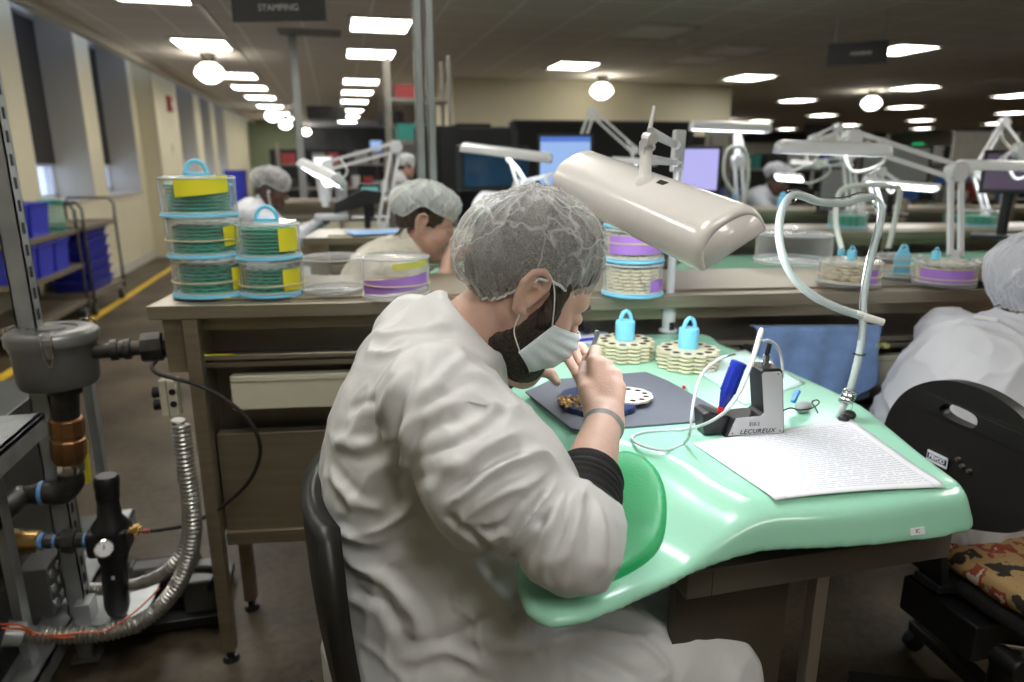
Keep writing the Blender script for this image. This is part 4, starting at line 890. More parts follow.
# ================================================================== people
def skin_mat(name, col, red):
    m = mat(name, col, .48, var=.10, scale=22, sss=.12, ssss=.008, bump=.12, bscale=340)
    return m
SKIN = skin_mat('fair_skin', (.62,.40,.315), 0); SKIND = skin_mat('dark_skin', (.085,.042,.026), 0)
HAIR = mat('dark_brown_hair', (.050,.034,.024), .55, var=.75, scale=90, stretch=(1,1,.25), bump=.9, bscale=320, bdist=.006)
def gown_mat(name, col):
    return mat(name, col, .42, var=.03, scale=5, sheen=.15, bump=.22, bscale=26, bdist=.006, spec=.4)
GOWN = gown_mat('white_gown_fabric', (.68,.685,.69)); GOWN2 = gown_mat('cool_white_gown_fabric', (.62,.63,.68))
def cap_mat(name='bouffant_mesh', lo=.30, hi=.95, col=(.80,.82,.82)):
    if name in MATS: return MATS[name]
    m = bpy.data.materials.new(name); m.use_nodes = True; MATS[name] = m; nt = m.node_tree
    b = nt.nodes['Principled BSDF']; b.inputs['Base Color'].default_value = (*col,1); b.inputs['Roughness'].default_value = .6; b.inputs['Sheen Weight'].default_value = .3
    tc = nt.nodes.new('ShaderNodeTexCoord')
    v = nt.nodes.new('ShaderNodeTexNoise'); v.inputs['Scale'].default_value = 12; v.inputs['Detail'].default_value = 3
    w = nt.nodes.new('ShaderNodeTexVoronoi'); w.feature = 'DISTANCE_TO_EDGE'; w.inputs['Scale'].default_value = 10
    mxv = nt.nodes.new('ShaderNodeMix'); mxv.data_type = 'VECTOR'; mxv.inputs[0].default_value = .12
    nt.links.new(tc.outputs['Object'], v.inputs['Vector']); nt.links.new(tc.outputs['Object'], mxv.inputs[4]); nt.links.new(v.outputs['Color'], mxv.inputs[5]); nt.links.new(mxv.outputs[1], w.inputs['Vector'])
    e = nt.nodes.new('ShaderNodeMapRange'); e.inputs['From Max'].default_value = .028; e.inputs['To Min'].default_value = 1.; e.inputs['To Max'].default_value = 0.; nt.links.new(w.outputs['Distance'], e.inputs[0])
    f = nt.nodes.new('ShaderNodeTexNoise'); f.inputs['Scale'].default_value = 300; f.inputs['Detail'].default_value = 3; f.inputs['Distortion'].default_value = 1.2; nt.links.new(tc.outputs['Object'], f.inputs['Vector'])
    fr = nt.nodes.new('ShaderNodeMapRange'); fr.inputs['From Min'].default_value = .38; fr.inputs['From Max'].default_value = .72; fr.inputs['To Min'].default_value = lo-.06; fr.inputs['To Max'].default_value = lo+.12; nt.links.new(f.outputs['Fac'], fr.inputs[0])
    lw = nt.nodes.new('ShaderNodeLayerWeight'); lw.inputs['Blend'].default_value = .5
    p = nt.nodes.new('ShaderNodeMath'); p.operation = 'POWER'; p.inputs[1].default_value = 2.2; nt.links.new(lw.outputs['Facing'], p.inputs[0])
    a1 = nt.nodes.new('ShaderNodeMath'); a1.operation = 'MULTIPLY_ADD'; a1.inputs[1].default_value = .5; nt.links.new(p.outputs[0], a1.inputs[0]); nt.links.new(fr.outputs[0], a1.inputs[2])
    a2 = nt.nodes.new('ShaderNodeMath'); a2.operation = 'MULTIPLY_ADD'; a2.inputs[1].default_value = .30; a2.use_clamp = True; nt.links.new(e.outputs[0], a2.inputs[0]); nt.links.new(a1.outputs[0], a2.inputs[2])
    t = nt.nodes.new('ShaderNodeBsdfTransparent'); mx = nt.nodes.new('ShaderNodeMixShader')
    nt.links.new(a2.outputs[0], mx.inputs[0]); nt.links.new(t.outputs[0], mx.inputs[1]); nt.links.new(b.outputs[0], mx.inputs[2]); nt.links.new(mx.outputs[0], nt.nodes['Material Output'].inputs['Surface'])
    return m
CAPM = cap_mat(lo=.27); CAPW = cap_mat('white_bouffant', .62, 1., (.78,.84,.84))

class Head:
    """a head in its own frame: x forward, y to the person's left, z up, origin between the ears."""
    def __init__(s, c, pitch, yaw, roll=0., sc=1.):
        R = Matrix.Rotation(yaw,3,'Z') @ Matrix.Rotation(pitch,3,'Y') @ Matrix.Rotation(roll,3,'X'); s.R = R; s.c = Vector(c); s.sc = sc; s.Rn = np.array(R)
    def W(s, x, y, z): return s.c + s.R @ (Vector((x,y,z))*s.sc)
    def L(s, p): return ((p-np.array(s.c)) @ s.Rn)/s.sc
    def lp(s, p): return (s.R.inverted() @ (Vector(p)-s.c))/s.sc
    def base(s, q):
        d = s_ell(q, (-.008,0,.045), (.097,.075,.086))
        d = smin(d, s_ell(q, (.035,0,-.03), (.056,.057,.084)), .03)
        ya = np.abs(q[:,1]); qa = np.stack([q[:,0], ya, q[:,2]], 1)
        d = smin(d, s_cap(qa, (-.012,.050,-.040), (.062,.014,-.096), .021, .018), .022)
        d = smin(d, s_cap(qa, (.072,0,-.094), (.070,.010,-.094), .019), .015)
        d = smin(d, s_ell(qa, (.052,.034,-.030), (.030,.026,.026)), .02)
        d = smin(d, s_cap(qa, (.082,.012,.026), (.070,.044,.024), .012), .014)
        return d, qa
    def sdf(s, p):
        q = s.L(p); d, qa = s.base(q)
        d = smax(d, -(np.linalg.norm(qa-np.array([.098,.032,.003]), axis=1)-.019), .012)
        d = smin(d, s_ell(qa, (.077,.032,.002), (.0155,.0165,.0125)), .004)
        d = smin(d, s_cap(q, (.086,0,.016), (.110,0,-.030), .0085, .012), .010)
        d = smin(d, s_ell(qa, (.099,.011,-.035), (.011,.0085,.0085)), .006)
        d = smin(d, s_cap(qa, (.091,0,-.060), (.083,.021,-.062), .0065), .006); d = smin(d, s_cap(qa, (.089,0,-.072), (.081,.018,-.071), .007), .006)
        # ear
        qa = qa+np.array([.014,0,.004]); e = s_ell(qa, (-.006,.0755,-.002), (.018,.0060,.028))
        hx = [(.008,.074,-.004),(.012,.079,.014),(.006,.084,.027),(-.008,.087,.031),(-.020,.088,.022),(-.024,.087,.004),(-.018,.083,-.016),(-.008,.078,-.030),(.002,.076,-.030)]
        e = smin(e, s_chain(qa, hx, [.0045,.0048,.005,.005,.005,.005,.005,.0065,.006]), .004)
        e = smin(e, s_chain(qa, [(-.013,.083,.016),(-.014,.083,.0),(-.006,.080,-.016)], [.0035,.0038,.0035]), .004)
        e = smax(e, -s_ell(qa, (.000,.086,-.004), (.0095,.0125,.0130)), .003); e = smax(e, -s_ell(qa, (-.002,.088,.019), (.0075,.0085,.0065)), .003)
        return smin(d, e, .005)*s.sc
def bb_mask(fn, lo, hi):
    """evaluate a costly distance only near its box."""
    lo, hi = np.array(lo), np.array(hi)
    def g(p):
        q = np.maximum(np.maximum(lo-p, p-hi), 0); d = np.linalg.norm(q, axis=1); o = d+.03; m = d < .03
        if m.any(): o[m] = fn(p[m])
        return o
    return g
def hand_sdf(wrist, knuckles, fingers, thumb, tr=(.0155,.0122,.0105,.0088)):
    """wrist, four knuckle points, four finger chains from each knuckle and a thumb chain."""
    W = np.array(wrist, float); K = [np.array(k, float) for k in knuckles]
    def f(p):
        d = None
        for i, k in enumerate(K):
            root = W+(K[i]-K[1])*.45; e = s_cap(p, root, k, .0145, .0115 if i < 3 else .0105); d = e if d is None else smin(d, e, .016)
        d = smin(d, s_cap(p, W+(K[0]-K[1])*.3, W+(K[3]-K[1])*.3, .019), .02)
        T = [np.array(t, float) for t in thumb]; th = s_chain(p, T, list(tr), .004); d = smin(d, th, .010)
        fg = None
        for i, c in enumerate(fingers):
            C_ = [K[i]]+[np.array(x, float) for x in c]; r = [.0108,.0094,.0083,.0070] if i < 3 else [.0096,.0082,.0073,.0062]
            e = s_chain(p, C_, r, .003)
            for j in (1, 2): e = smin(e, np.linalg.norm(p-C_[j], axis=1)-r[j]*1.06, .004)
            fg = e if fg is None else np.minimum(fg, e)
        return smin(d, fg, .005)
    return f
def nails(b, chains, up):
    for C_ in chains:
        a, t = Vector(C_[-2]), Vector(C_[-1]); d = (t-a).normalized(); u = (Vector(up)-d*Vector(up).dot(d)).normalized(); s = u.cross(d)
        b.ell(t-d*.002+u*.0052, (.0058,.0042,.0016), Matrix((d,s,u)).transposed(), 12, 8)

def cap_obj(name, H, c, r, rim_z, parent, m, seed=1, pleat=.006, wr=.007, rim_in=.90, tilt=0., top_flat=0., puff=0., ear=.036):
    """a gathered bouffant cap: open shell around c (world axes turned with the head's yaw), gathered into an elastic rim."""
    yaw = atan2(H.R[1][0], H.R[0][0]); RZ = Matrix.Rotation(yaw,3,'Z'); c = Vector(c); rg = random.Random(seed); ph = [rg.uniform(0,6.28) for _ in range(8)]
    lat0 = lambda a: math.acos(max(-1, min(1, (rim_z+ear*math.exp(-((abs((a % (2*pi))-pi)-pi/2+.10)/.36)**2))/r[2])))
    NU, NV = 220, 80
    def f(u, v):
        a = 2*pi*u; th = lat0(a)*v
        rho = sin(th); z = cos(th)
        g = v**5; k = 1-(1-rim_in)*g
        x, y = cos(a)*rho*r[0]*k, sin(a)*rho*r[1]*k
        if puff and x < 0: x *= 1+puff*(1-abs(2*v-1.2))
        zz_ = z*r[2]
        n = Vector((x/r[0]**2, y/r[1]**2, zz_/r[2]**2)).normalized()
        q = Vector((x*16+seed, y*16, zz_*16)); w = mnoise.noise(q)*.7
        rid = 0
        for (k_, tw, sc_, o) in ((5, 2.2, 1., ph[0]), (9, -3., .7, ph[1]), (13, 3.5, .5, ph[2])):
            s_ = sin(k_*a+tw*v*2.5+o+1.6*mnoise.noise(Vector((x*9,y*9,zz_*9+o)))); rid += sc_*(1-abs(s_))**3
        d = wr*(w+.62*rid*(1-.35*v)) + pleat*(v**6)*sin(46*a+2*sin(5*a+ph[3]))
        p = Vector((x,y,zz_))+n*d
        p.z += tilt*p.x + .004*sin(7*a+ph[4])*g
        return c+RZ @ p
    b = MB(); b.grid(lambda u, v: f(u, max(v, .004)), NU, NV, cu=True); o = b.build(name, m, parent, smooth=180)
    b = MB(); b.tube([f(i/120., 1.) for i in range(120)], .0024, n=6, closed=True); b.build('elastic_rim', mat('cap_elastic', (.70,.73,.73), .6), o)
    return o

def fold_surface(P, N, bvh, folds, off=.0):
    """raise or sink cloth along fold lines given where they run on the surface."""
    D = np.zeros(len(P))
    for line, amp, wd in folds:
        pts = []
        for q in line:
            if len(q) == 2:
                h = bvh.ray_cast(Vector(CAMP), Vector(_ray(*q)).normalized())
                if h[0]: pts.append(h[0])
            else: pts.append(Vector(q))
        if len(pts) < 2: continue
        pts = smooth_pts(pts, 10); Q = np.array([tuple(p) for p in pts]); lo, hi = Q.min(0)-wd*3, Q.max(0)+wd*3
        m = np.where(((P > lo) & (P < hi)).all(1))[0]
        if not len(m): continue
        dmin = np.full(len(m), 9.); tmin = np.zeros(len(m))
        for i in range(len(Q)-1):
            A, B = Q[i], Q[i+1]; d = B-A; h = np.clip(((P[m]-A) @ d)/max(d @ d, 1e-12), 0, 1); e = np.linalg.norm(P[m]-A-h[:,None]*d, axis=1)
            u = e < dmin; dmin = np.where(u, e, dmin); tmin = np.where(u, (i+h)/(len(Q)-1), tmin)
        taper = np.clip(np.minimum(tmin, 1-tmin)*5+.15, 0, 1)
        x = dmin/wd; D[m] += amp*taper*(np.exp(-x*x*2.)-.30*np.exp(-(x-1.7)**2*1.6))
    return P+N*D[:,None]

def crumple(P, a=.006, s=1.):
    out = []
    for p in P*s:
        x, y, z = p; w = mnoise.noise(Vector((x*7, y*7, z*7)))*.9
        n1 = mnoise.noise(Vector((x*9+w, y*9, z*6+w+3))); n2 = mnoise.noise(Vector((x*17+w, y*17+7, z*13-w)))
        out.append(a*((1-min(1, abs(n1)*3.2))**2*.9+(1-min(1, abs(n2)*3.))**2*.45-.35+.5*n1))
    return np.array(out)
# ------------------------------------------------------------------ the man at the desk
H1 = Head((.286,1.052,1.210), radians(36), radians(3), 0., 1.08)
man = None
NB, NT = np.array([.155,1.075,1.105]), np.array([.247,1.056,1.178])
SHR, ELR, WRR = np.array([.115,.885,1.085]), np.array(dd(571,541,.842)), np.array([.388,.952,1.012])
SHL, ELL, WRL = np.array([.13,1.24,1.085]), np.array([.20,1.46,.985]), np.array(dd(524,373,1.275))
KR = [dd(594,362,1.140), dd(606,366,1.133), dd(615,376,1.122), dd(619,389,1.108)]
FR = [[dd(595,351,1.172), dd(587,360,1.184), dd(583,372,1.182)], [dd(601,362,1.176), dd(589,377,1.186), dd(581,387,1.180)], [dd(612,377,1.163), dd(601,391,1.168), dd(593,397,1.160)], [dd(617,391,1.143), dd(609,401,1.150), dd(601,405,1.144)]]
TR = [dd(592,406,1.092), dd(586,390,1.112), dd(583,377,1.148), dd(584,366,1.170)]
KL = [dd(553,360,1.262), dd(560,353,1.280), dd(566,350,1.298), dd(569,351,1.314)]
FL = [[dd(566,355,1.256), dd(577,374,1.243), dd(582,388,1.236)], [dd(574,351,1.276), dd(584,369,1.262), dd(588,382,1.254)], [dd(581,348,1.296), dd(591,358,1.284), dd(595,369,1.276)], [dd(583,353,1.312), dd(591,364,1.302), dd(593,374,1.296)]]
TL = [dd(534,370,1.252), dd(543,371,1.240), dd(551,374,1.232), dd(557,382,1.228)]
_hr = hand_sdf(WRR, KR, FR, TR); _hl = hand_sdf(WRL, KL, FL, TL, (.0125,.0105,.0095,.0075))
def box_of(pts, pad): Q = np.array([tuple(p) for p in pts]); return Q.min(0)-pad, Q.max(0)+pad
_hrb = bb_mask(_hr, *box_of(KR+sum(FR,[])+TR+[WRR], .035)); _hlb = bb_mask(_hl, *box_of(KL+sum(FL,[])+TL+[WRL], .035))
_hd = bb_mask(H1.sdf, np.array(H1.c)-.15, np.array(H1.c)+.16)
def body_sdf(p):
    d = s_cap(p, NB, NT, .060, .054)
    d = smin(d, s_cap(p, (.15,.96,1.075), (.15,1.17,1.075), .055), .05)
    d = smin(d, s_ell(p, (.12,1.06,.97), (.09,.14,.15)), .04)
    d = smin(d, _hd(p), .022)
    for S, E, W in ((SHR,ELR,WRR),(SHL,ELL,WRL)):
        a = s_cap(p, S, E, .048, .040); M_ = E+(W-E)*.30
        a = smin(a, s_cap(p, E, M_, .040, .043), .01); a = smin(a, s_cap(p, M_, W, .043, .0265), .015)
        d = smin(d, a, .03)
    d = smin(d, _hrb(p), .012); d = smin(d, _hlb(p), .012)
    return d
P, Fq = nets(body_sdf, (-.02,.60,.80), (.52,1.55,1.40), .0021); P = relax(P, Fq, 1, .3)
man = np_obj('person', P, Fq, SKIN)
tag(man, 'seated person in white gown, hair net and blue mask working at the green desk', 'person')
# coat
HIPR, KNR = np.array([.12,.955,.61]), np.array([.555,.890,.592]); HIPL, KNL = np.array([.12,1.15,.60]), np.array([.58,1.17,.57])
NAX = (NT-NB)/np.linalg.norm(NT-NB)
def coat_sdf(p):
    Ty = Matrix.Rotation(radians(16),3,'Y')
    d = s_ell(p, (.105,1.06,.960), (.145,.200,.205), Ty)
    d = smin(d, s_ell(p, (.085,1.055,.76), (.148,.200,.23)), .06)
    d = smin(d, s_ell(p, (.185,.99,.74), (.11,.17,.22)), .06)
    d = smin(d, s_ell(p, (.115,1.05,.58), (.18,.225,.17)), .06)
    d = smin(d, s_cap(p, (.128,.915,1.075), (.128,1.215,1.075), .074), .05)
    d = smin(d, s_cap(p, (.125,1.07,1.06), (.165,1.07,1.115), .10, .085), .04)
    for Hp, Kn in ((HIPR,KNR),(HIPL,KNL)): d = smin(d, s_cap(p, Hp, Kn, .125, .088), .05)
    d = smin(d, s_box(p, (.33,1.02,.47), (.33,.20,.16), None, .07), .06)
    d = smax(d, (p[:,0]-.628)+.35*(p[:,2]-.6), .01)
    # sleeves: a full upper sleeve hanging over a bunched lower one
    for S, E, W, k in ((SHR,ELR,WRR,1),(SHL,ELL,WRL,0)):
        up = S+(E-S)*.62
        u = smin(s_cap(p, S+(E-S)*.02, up, .084, .078), s_ell(p, S+(E-S)*.48+np.array([-.012,-.006,-.016]), (.086,.086,.092)), .03)
        lo = smin(s_cap(p, S+(E-S)*.55+np.array([0,0,-.004]), E, .072, .058), s_cap(p, E, E+(W-E)*.24, .058, .060), .03)
        c = smin(u, lo, .010)
        if k == 0: c = smin(c, s_cap(p, E, E+(W-E)*.6, .062, .05), .03)
        else:
            ax = (W-E)/np.linalg.norm(W-E); h = (p-E) @ ax
            lo = smax(lo, h-.058+.20*(p[:,2]-E[2]), .010); lo = smax(lo, -(s_cap(p, E+(W-E)*.10, W, .049, .046)), .004); c = smin(u, lo, .010)
        d = smin(d, c, .014)
    # collar
    col = s_cap(p, NB-NAX*.02, NT, .079, .077)
    h = (p-NB) @ NAX
    col = smax(col, h-.060-.10*(p[:,0]-.2), .004); d = smin(d, col, .022)
    d = smax(d, -s_cap(p, NB+NAX*.025, NT+NAX*.2, .067, .070), .003)
    return smax(d, .36-p[:,2], .01)
P, Fq = nets(coat_sdf, (-.14,.58,.34), (.72,1.58,1.26), .0048); P = relax(P, Fq, 2, .5)
N = vnormals(P, Fq); bvh = BVHTree.FromPolygons([tuple(v) for v in P], [tuple(f) for f in Fq])
FOLDS = [
 # upper sleeve
 ([(478,352),(452,366),(425,396),(408,432),(406,462),(413,492)], .006, .012),
 ([(408,446),(414,425),(434,413),(472,401)], .007, .013), ([(413,478),(457,465),(493,445),(523,429)], .008, .013), ([(470,372),(500,388),(522,412)], .005, .012),
 ([(422,498),(466,482),(501,457),(536,450)], -.009, .011), ([(411,462),(452,446),(490,424),(512,402)], -.006, .011), ([(430,400),(465,385),(498,378)], -.004, .012),
 ([(442,516),(470,487),(501,464),(541,452),(557,466)], .010, .012), ([(450,530),(480,505),(510,490),(548,478)], .006, .012),
 # bunched elbow: a fan from the crook of the arm
 ([(556,474),(530,500),(501,530),(470,532)], -.008, .009), ([(560,480),(534,512),(506,552),(494,560)], .009, .009), ([(564,484),(540,522),(516,572)], -.008, .008), ([(568,486),(549,526),(530,574)], .009, .009),
 ([(574,488),(562,530),(546,580)], -.008, .008), ([(580,490),(574,536),(562,590)], .009, .010), ([(588,492),(590,536),(580,590)], -.007, .008), ([(596,500),(604,540),(600,575)], .007, .009), ([(470,545),(500,560),(525,585)], .006, .010),
 ([(445,512),(462,530),(488,552),(500,566)], -.006, .010),
 # back and side
 ([(455,306),(420,350),(392,392),(376,440)], .005, .016), ([(440,330),(412,372),(396,420),(402,470)], -.007, .016), ([(417,502),(385,527),(345,536)], .009, .015), ([(420,515),(392,543),(356,556)], -.008, .014),
 ([(338,528),(372,546),(412,533),(432,545)], .007, .013), ([(344,560),(382,577),(415,612),(418,640)], .009, .016), ([(352,590),(385,604),(402,636)], -.008, .014), ([(404,440),(396,480),(404,512)], -.010, .014),
 ([(330,470),(352,500),(390,512)], .006, .014), ([(335,440),(360,446),(392,438)], .005, .013), ([(345,410),(372,402),(400,400)], -.004, .012), ([(366,350),(386,352),(410,345)], .004, .012),
 ([(446,546),(457,576),(455,604),(474,620),(480,650),(500,682)], .0035, .005), ([(470,560),(500,600),(520,640)], .008, .018), ([(440,640),(480,625),(520,610)], -.008, .016), ([(500,650),(560,640),(620,628)], .007, .018), ([(400,660),(450,650),(500,672)], .007, .016),
 ([(600,630),(640,640),(668,668),(660,682)], .005, .009), ([(640,620),(690,632),(730,640)], .004, .012), ([(560,640),(600,660),(640,680)], -.006, .016),
]
P = fold_surface(P, N, bvh, [(l, a*1.15, w*.75) for l, a, w in FOLDS])
N = vnormals(P, Fq)
amp = crumple(P); P = P+N*amp[:,None]
P = relax(P, Fq, 2, .5)
coat = np_obj('gown', P, Fq, GOWN, man); coat['label'] = 'long white disposable gown'
cbvh = BVHTree.FromPolygons([tuple(v) for v in P], [tuple(f) for f in Fq])
# sleeve tag seen on the upper arm
h = cbvh.ray_cast(Vector(CAMP), Vector(_ray(478,402)).normalized()); h2 = cbvh.ray_cast(Vector(CAMP), Vector(_ray(489,404)).normalized())
if h[0] and h2[0]:
    n_ = h[1]; d_ = (h2[0]-h[0]).normalized(); d_ = (d_-n_*d_.dot(n_)).normalized()
    b = MB(); b.prism([(-.012,-.0028),(.012,-.0028),(.012,.0028),(-.012,.0028)], .0, .0012, Matrix((d_, n_.cross(d_), n_)).transposed().to_4x4()); b.v = [tuple(Vector(v)+h[0]+n_*.003) for v in b.v]; b.build('gown_tag', PAPER, coat)
# black under sleeve, gathered on the forearm
ax = (WRR-ELR)/np.linalg.norm(WRR-ELR)
def cuff_tube(E, W, t0, t1, r0, r1, rows=40, k=9, amp=.0022):
    b = MB(); E, W = Vector(E), Vector(W); u, v, d = frame_of(W-E)
    def f(a, s):
        t = t0+(t1-t0)*s; r = r0+(r1-r0)*s+amp*(sin(k*2*pi*s+.9*sin(2*pi*a)+.5*sin(4*pi*a))+.5*sin(2.3*k*2*pi*s+2*sin(2*pi*a)))*(1 if s < .97 else 0)
        return E.lerp(W, t)+(u*cos(2*pi*a)+v*sin(2*pi*a))*r
    return b.grid(f, 48, rows, cu=True)
cuff_tube(ELR, WRR, .04, .47, .052, .0465, 60).build('under_sleeve', mat('black_knit', (.010,.010,.011), .75, var=.2, scale=120, bump=.3, bscale=400), man, smooth=180, solid=.002)['label'] = 'black knit under sleeve'
cuff_tube(ELL, WRL, .55, .84, .046, .034, 40).build('under_sleeve', MATS['black_knit'], man, smooth=180, solid=.002)['label'] = 'black knit under sleeve'
# ink band round the right wrist
def band_sdf(t): return None
b = MB(); u, v, d = frame_of(Vector(WRR-ELR)); E_, W_ = Vector(ELR), Vector(WRR)
hits = []
bbvh = BVHTree.FromObject(man, bpy.context.evaluated_depsgraph_get()) if False else None
mp_ = np.array([tuple(x.co) for x in man.data.vertices])+np.array(wl(man)); mbvh = BVHTree.FromPolygons([tuple(x) for x in mp_], [tuple(pl.vertices) for pl in man.data.polygons])
rows = []
for s in (.90,.925,.95):
    row = []
    for i in range(40):
        a = 2*pi*i/40; o = E_.lerp(W_, s); dr = (u*cos(a)+v*sin(a)); hh = mbvh.ray_cast(o+dr*.09, -dr, .09); row.append((hh[0] if hh[0] else o+dr*.03)+dr*.0006)
    rows.append(row)
b.grid(lambda s,t: rows[min(2,int(round(t*2)))][int(round(s*40)) % 40], 40, 3, cu=True); b.build('wrist_tattoo', mat('tattoo_ink', (.20,.19,.18), .5, var=.25, scale=60), man, smooth=180)['label'] = 'grey inked band round the wrist'
nb = MB(); nails(nb, [FL[0],FL[1],FL[2]], (.3,-.3,.9)); nb.build('fingernail', mat('nail', (.72,.48,.42), .25), man)
# hair, beard, brow, eyes
def hair_sdf(p):
    q = H1.L(p); d = smin(s_ell(q, (-.008,0,.046), (.1005,.0795,.0900)), s_ell(q, (-.045,0,-.002), (.050,.060,.05)), .03)
    qa = np.stack([q[:,0], np.abs(q[:,1]), q[:,2]], 1)
    d = smax(smax(d, (.004+.74*q[:,0])-q[:,2], .006), q[:,0]-.078, .006)
    return smin(d, s_ell(qa, (.026,.0660,-.002), (.014,.0125,.042)), .006)
P, Fq = nets(hair_sdf, np.array(H1.c)-.15, np.array(H1.c)+.17, .0035); P = relax(P, Fq, 1); N = vnormals(P, Fq)
P = P+N*np.array([mnoise.noise(Vector((p[0]*150,p[1]*150,p[2]*60)))*.0012 for p in P])[:,None]
np_obj('hair', P, Fq, HAIR, man)['label'] = 'short dark brown hair under the net'
def beard_sdf(p):
    q = H1.L(p); d, qa = H1.base(q); d = d-.0055
    nk_ = s_cap(q, (-.02,0,-.07), (.055,0,-.10), .052, .024); d = smin(d, nk_, .02)
    reg = s_ell(qa, (.050,.030,-.088), (.066,.050,.046)); reg = smin(reg, s_cap(qa, (.030,.068,-.010), (.018,.060,-.075), .016, .026), .012)
    return smax(d, reg, .006)
P, Fq = nets(beard_sdf, np.array(H1.c)-.16, np.array(H1.c)+.14, .0030); P = relax(P, Fq, 1); N = vnormals(P, Fq)
P = P+N*np.array([mnoise.noise(Vector((p[0]*170,p[1]*170,p[2]*90)))*.0018 for p in P])[:,None]
np_obj('beard', P, Fq, mat('beard_hair', (.050,.034,.025), .65, var=.8, scale=200, bump=.8, bscale=380, bdist=.005), man)['label'] = 'short dark full beard'
for s in (-1, 1):
    e = MB(); e.ell(H1.W(.0775, s*.032, .0015), .0125*.98, None, 20, 12); eo = e.build('eye', mat('eye_white', (.75,.72,.68), .15), man)
    e = MB(); e.ell(H1.W(.0880, s*.0325, -.0015), (.0028,.0056,.0056), H1.R); e.build('iris', mat('iris_brown', (.05,.03,.015), .1), eo)
    e = MB(); e.tube([H1.W(.093, s*.016, .022), H1.W(.090, s*.032, .028), H1.W(.078, s*.047, .024)], [.0030,.0038,.0022], n=8, k=5); e.build('eyebrow', HAIR, man)
# mask with ear loops
MK = mat('mask_fabric', (.78,.88,.96), .75, var=.03, scale=40, bump=.12, bscale=200, sheen=.2)
RT, RB = H1.lp(dd(553,326,1.040)), H1.lp(dd(519,352,1.030)); LT, LB = Vector((RT.x,-RT.y,RT.z)), Vector((RB.x,-RB.y,RB.z))
TC, MC, BC = Vector((.112,0,-.010)), Vector((.120,0,-.050)), Vector((.080,0,-.110))
def mask_pt(s, t):
    rr = RT.lerp(RB, t); rr = rr+Vector((-.004*sin(pi*t)*0, 0, 0)); c = TC*(1-t)**2+(MC*2-(TC+BC)*.5)*2*t*(1-t)+BC*t*t
    a = (s-.5)*2; m = abs(a); k = m**1.7
    side = rr if a < 0 else Vector((rr.x,-rr.y,rr.z))
    p = Vector((c.x+(side.x-c.x)*k, side.y*(1-(1-m)**1.25) if False else side.y*(m**.80), c.z+(side.z-c.z)*(m**1.15)))
    pl = .0016*sin(t*pi*9)*(1-m**3)
    return H1.W(p.x+pl, p.y, p.z)
b = MB(); b.grid(mask_pt, 48, 40); mk = b.build('face_mask', MK, man, solid=.0012, smooth=180); mk['label'] = 'pale blue pleated face mask'
b = MB(); b.tube([mask_pt(s/30, 0) for s in range(31)], .0016, n=6); b.tube([mask_pt(s/30, 1) for s in range(31)], .0013, n=6); b.build('hem', MK, mk)
LOOP = mat('white_elastic', (.78,.78,.76), .6)
for s in (1, -1):
    T_ = [mask_pt(0 if s > 0 else 1, 0.02), H1.W(.018,-s*.079,.004), H1.W(.002,-s*.084,.020), H1.W(-.014,-s*.090,.028)]; B_ = [mask_pt(0 if s > 0 else 1, .98), H1.W(-.004,-s*.072,-.062), H1.W(-.014,-s*.079,-.038), H1.W(-.024,-s*.080,-.028)]
    b = MB(); b.tube(T_, .0011, n=6, k=6).tube(B_, .0011, n=6, k=6); b.build('ear_loop', LOOP, mk)
cc = H1.c+Vector((.008,0,.054))
cap_obj('hair_net', H1, cc, (.124,.099,.098), -.060, man, CAPM, seed=3, pleat=.0028, wr=.0095, rim_in=.93, tilt=-.02, puff=.03)['label'] = 'translucent white gathered hair net'
# trousers and shoes below the gown
def leg_sdf(p):
    d = None
    for K_, y in ((KNR,.885),(KNL,1.18)):
        e = s_chain(p, [K_+np.array([.0,0,-.02]), (K_[0]+.02,y,.33), (K_[0]+.0,y,.11)], [.070,.060,.052], .02); d = e if d is None else np.minimum(d, e)
    return d
P, Fq = nets(leg_sdf, (.44,.78,.0), (.72,1.30,.66), .011); np_obj('trousers', relax(P,Fq,2), Fq, mat('navy_cotton', (.012,.016,.045), .8, var=.15, bump=.2), man)
for K_, y in ((KNR,.885),(KNL,1.18)):
    def sh(p, K_=K_, y=y): return smax(smin(s_ell(p,(K_[0]+.10,y,.055),(.15,.048,.050)), s_cap(p,(K_[0],y,.06),(K_[0],y,.11),.05),.03), .008-p[:,2], .006)
    P, Fq = nets(sh, (K_[0]-.1,y-.08,-.01), (K_[0]+.28,y+.08,.18), .008); np_obj('shoe', relax(P,Fq,2), Fq, BLACKR, man)
# tweezers in the right hand
tz = thing('tweezers', 'grey steel tweezers held upright in the masked worker\'s right hand', 'tweezers', dd(577,390,1.19))
b = MB(); a_, z_ = dd(577,391,1.188), dd(596,334,1.205); b.bar(a_, z_, .0016, .0055).bar(a_+Vector((.004,.002,.001))*.3, z_+Vector((.006,.002,0)), .0016, .0055); b.cyl(z_-Vector((0,0,.004)), z_+Vector((.002,0,.006)), .0042, n=12); b.build('blade', mat('tool_steel', (.32,.33,.35), .3, .8), tz, bevel=.0004)
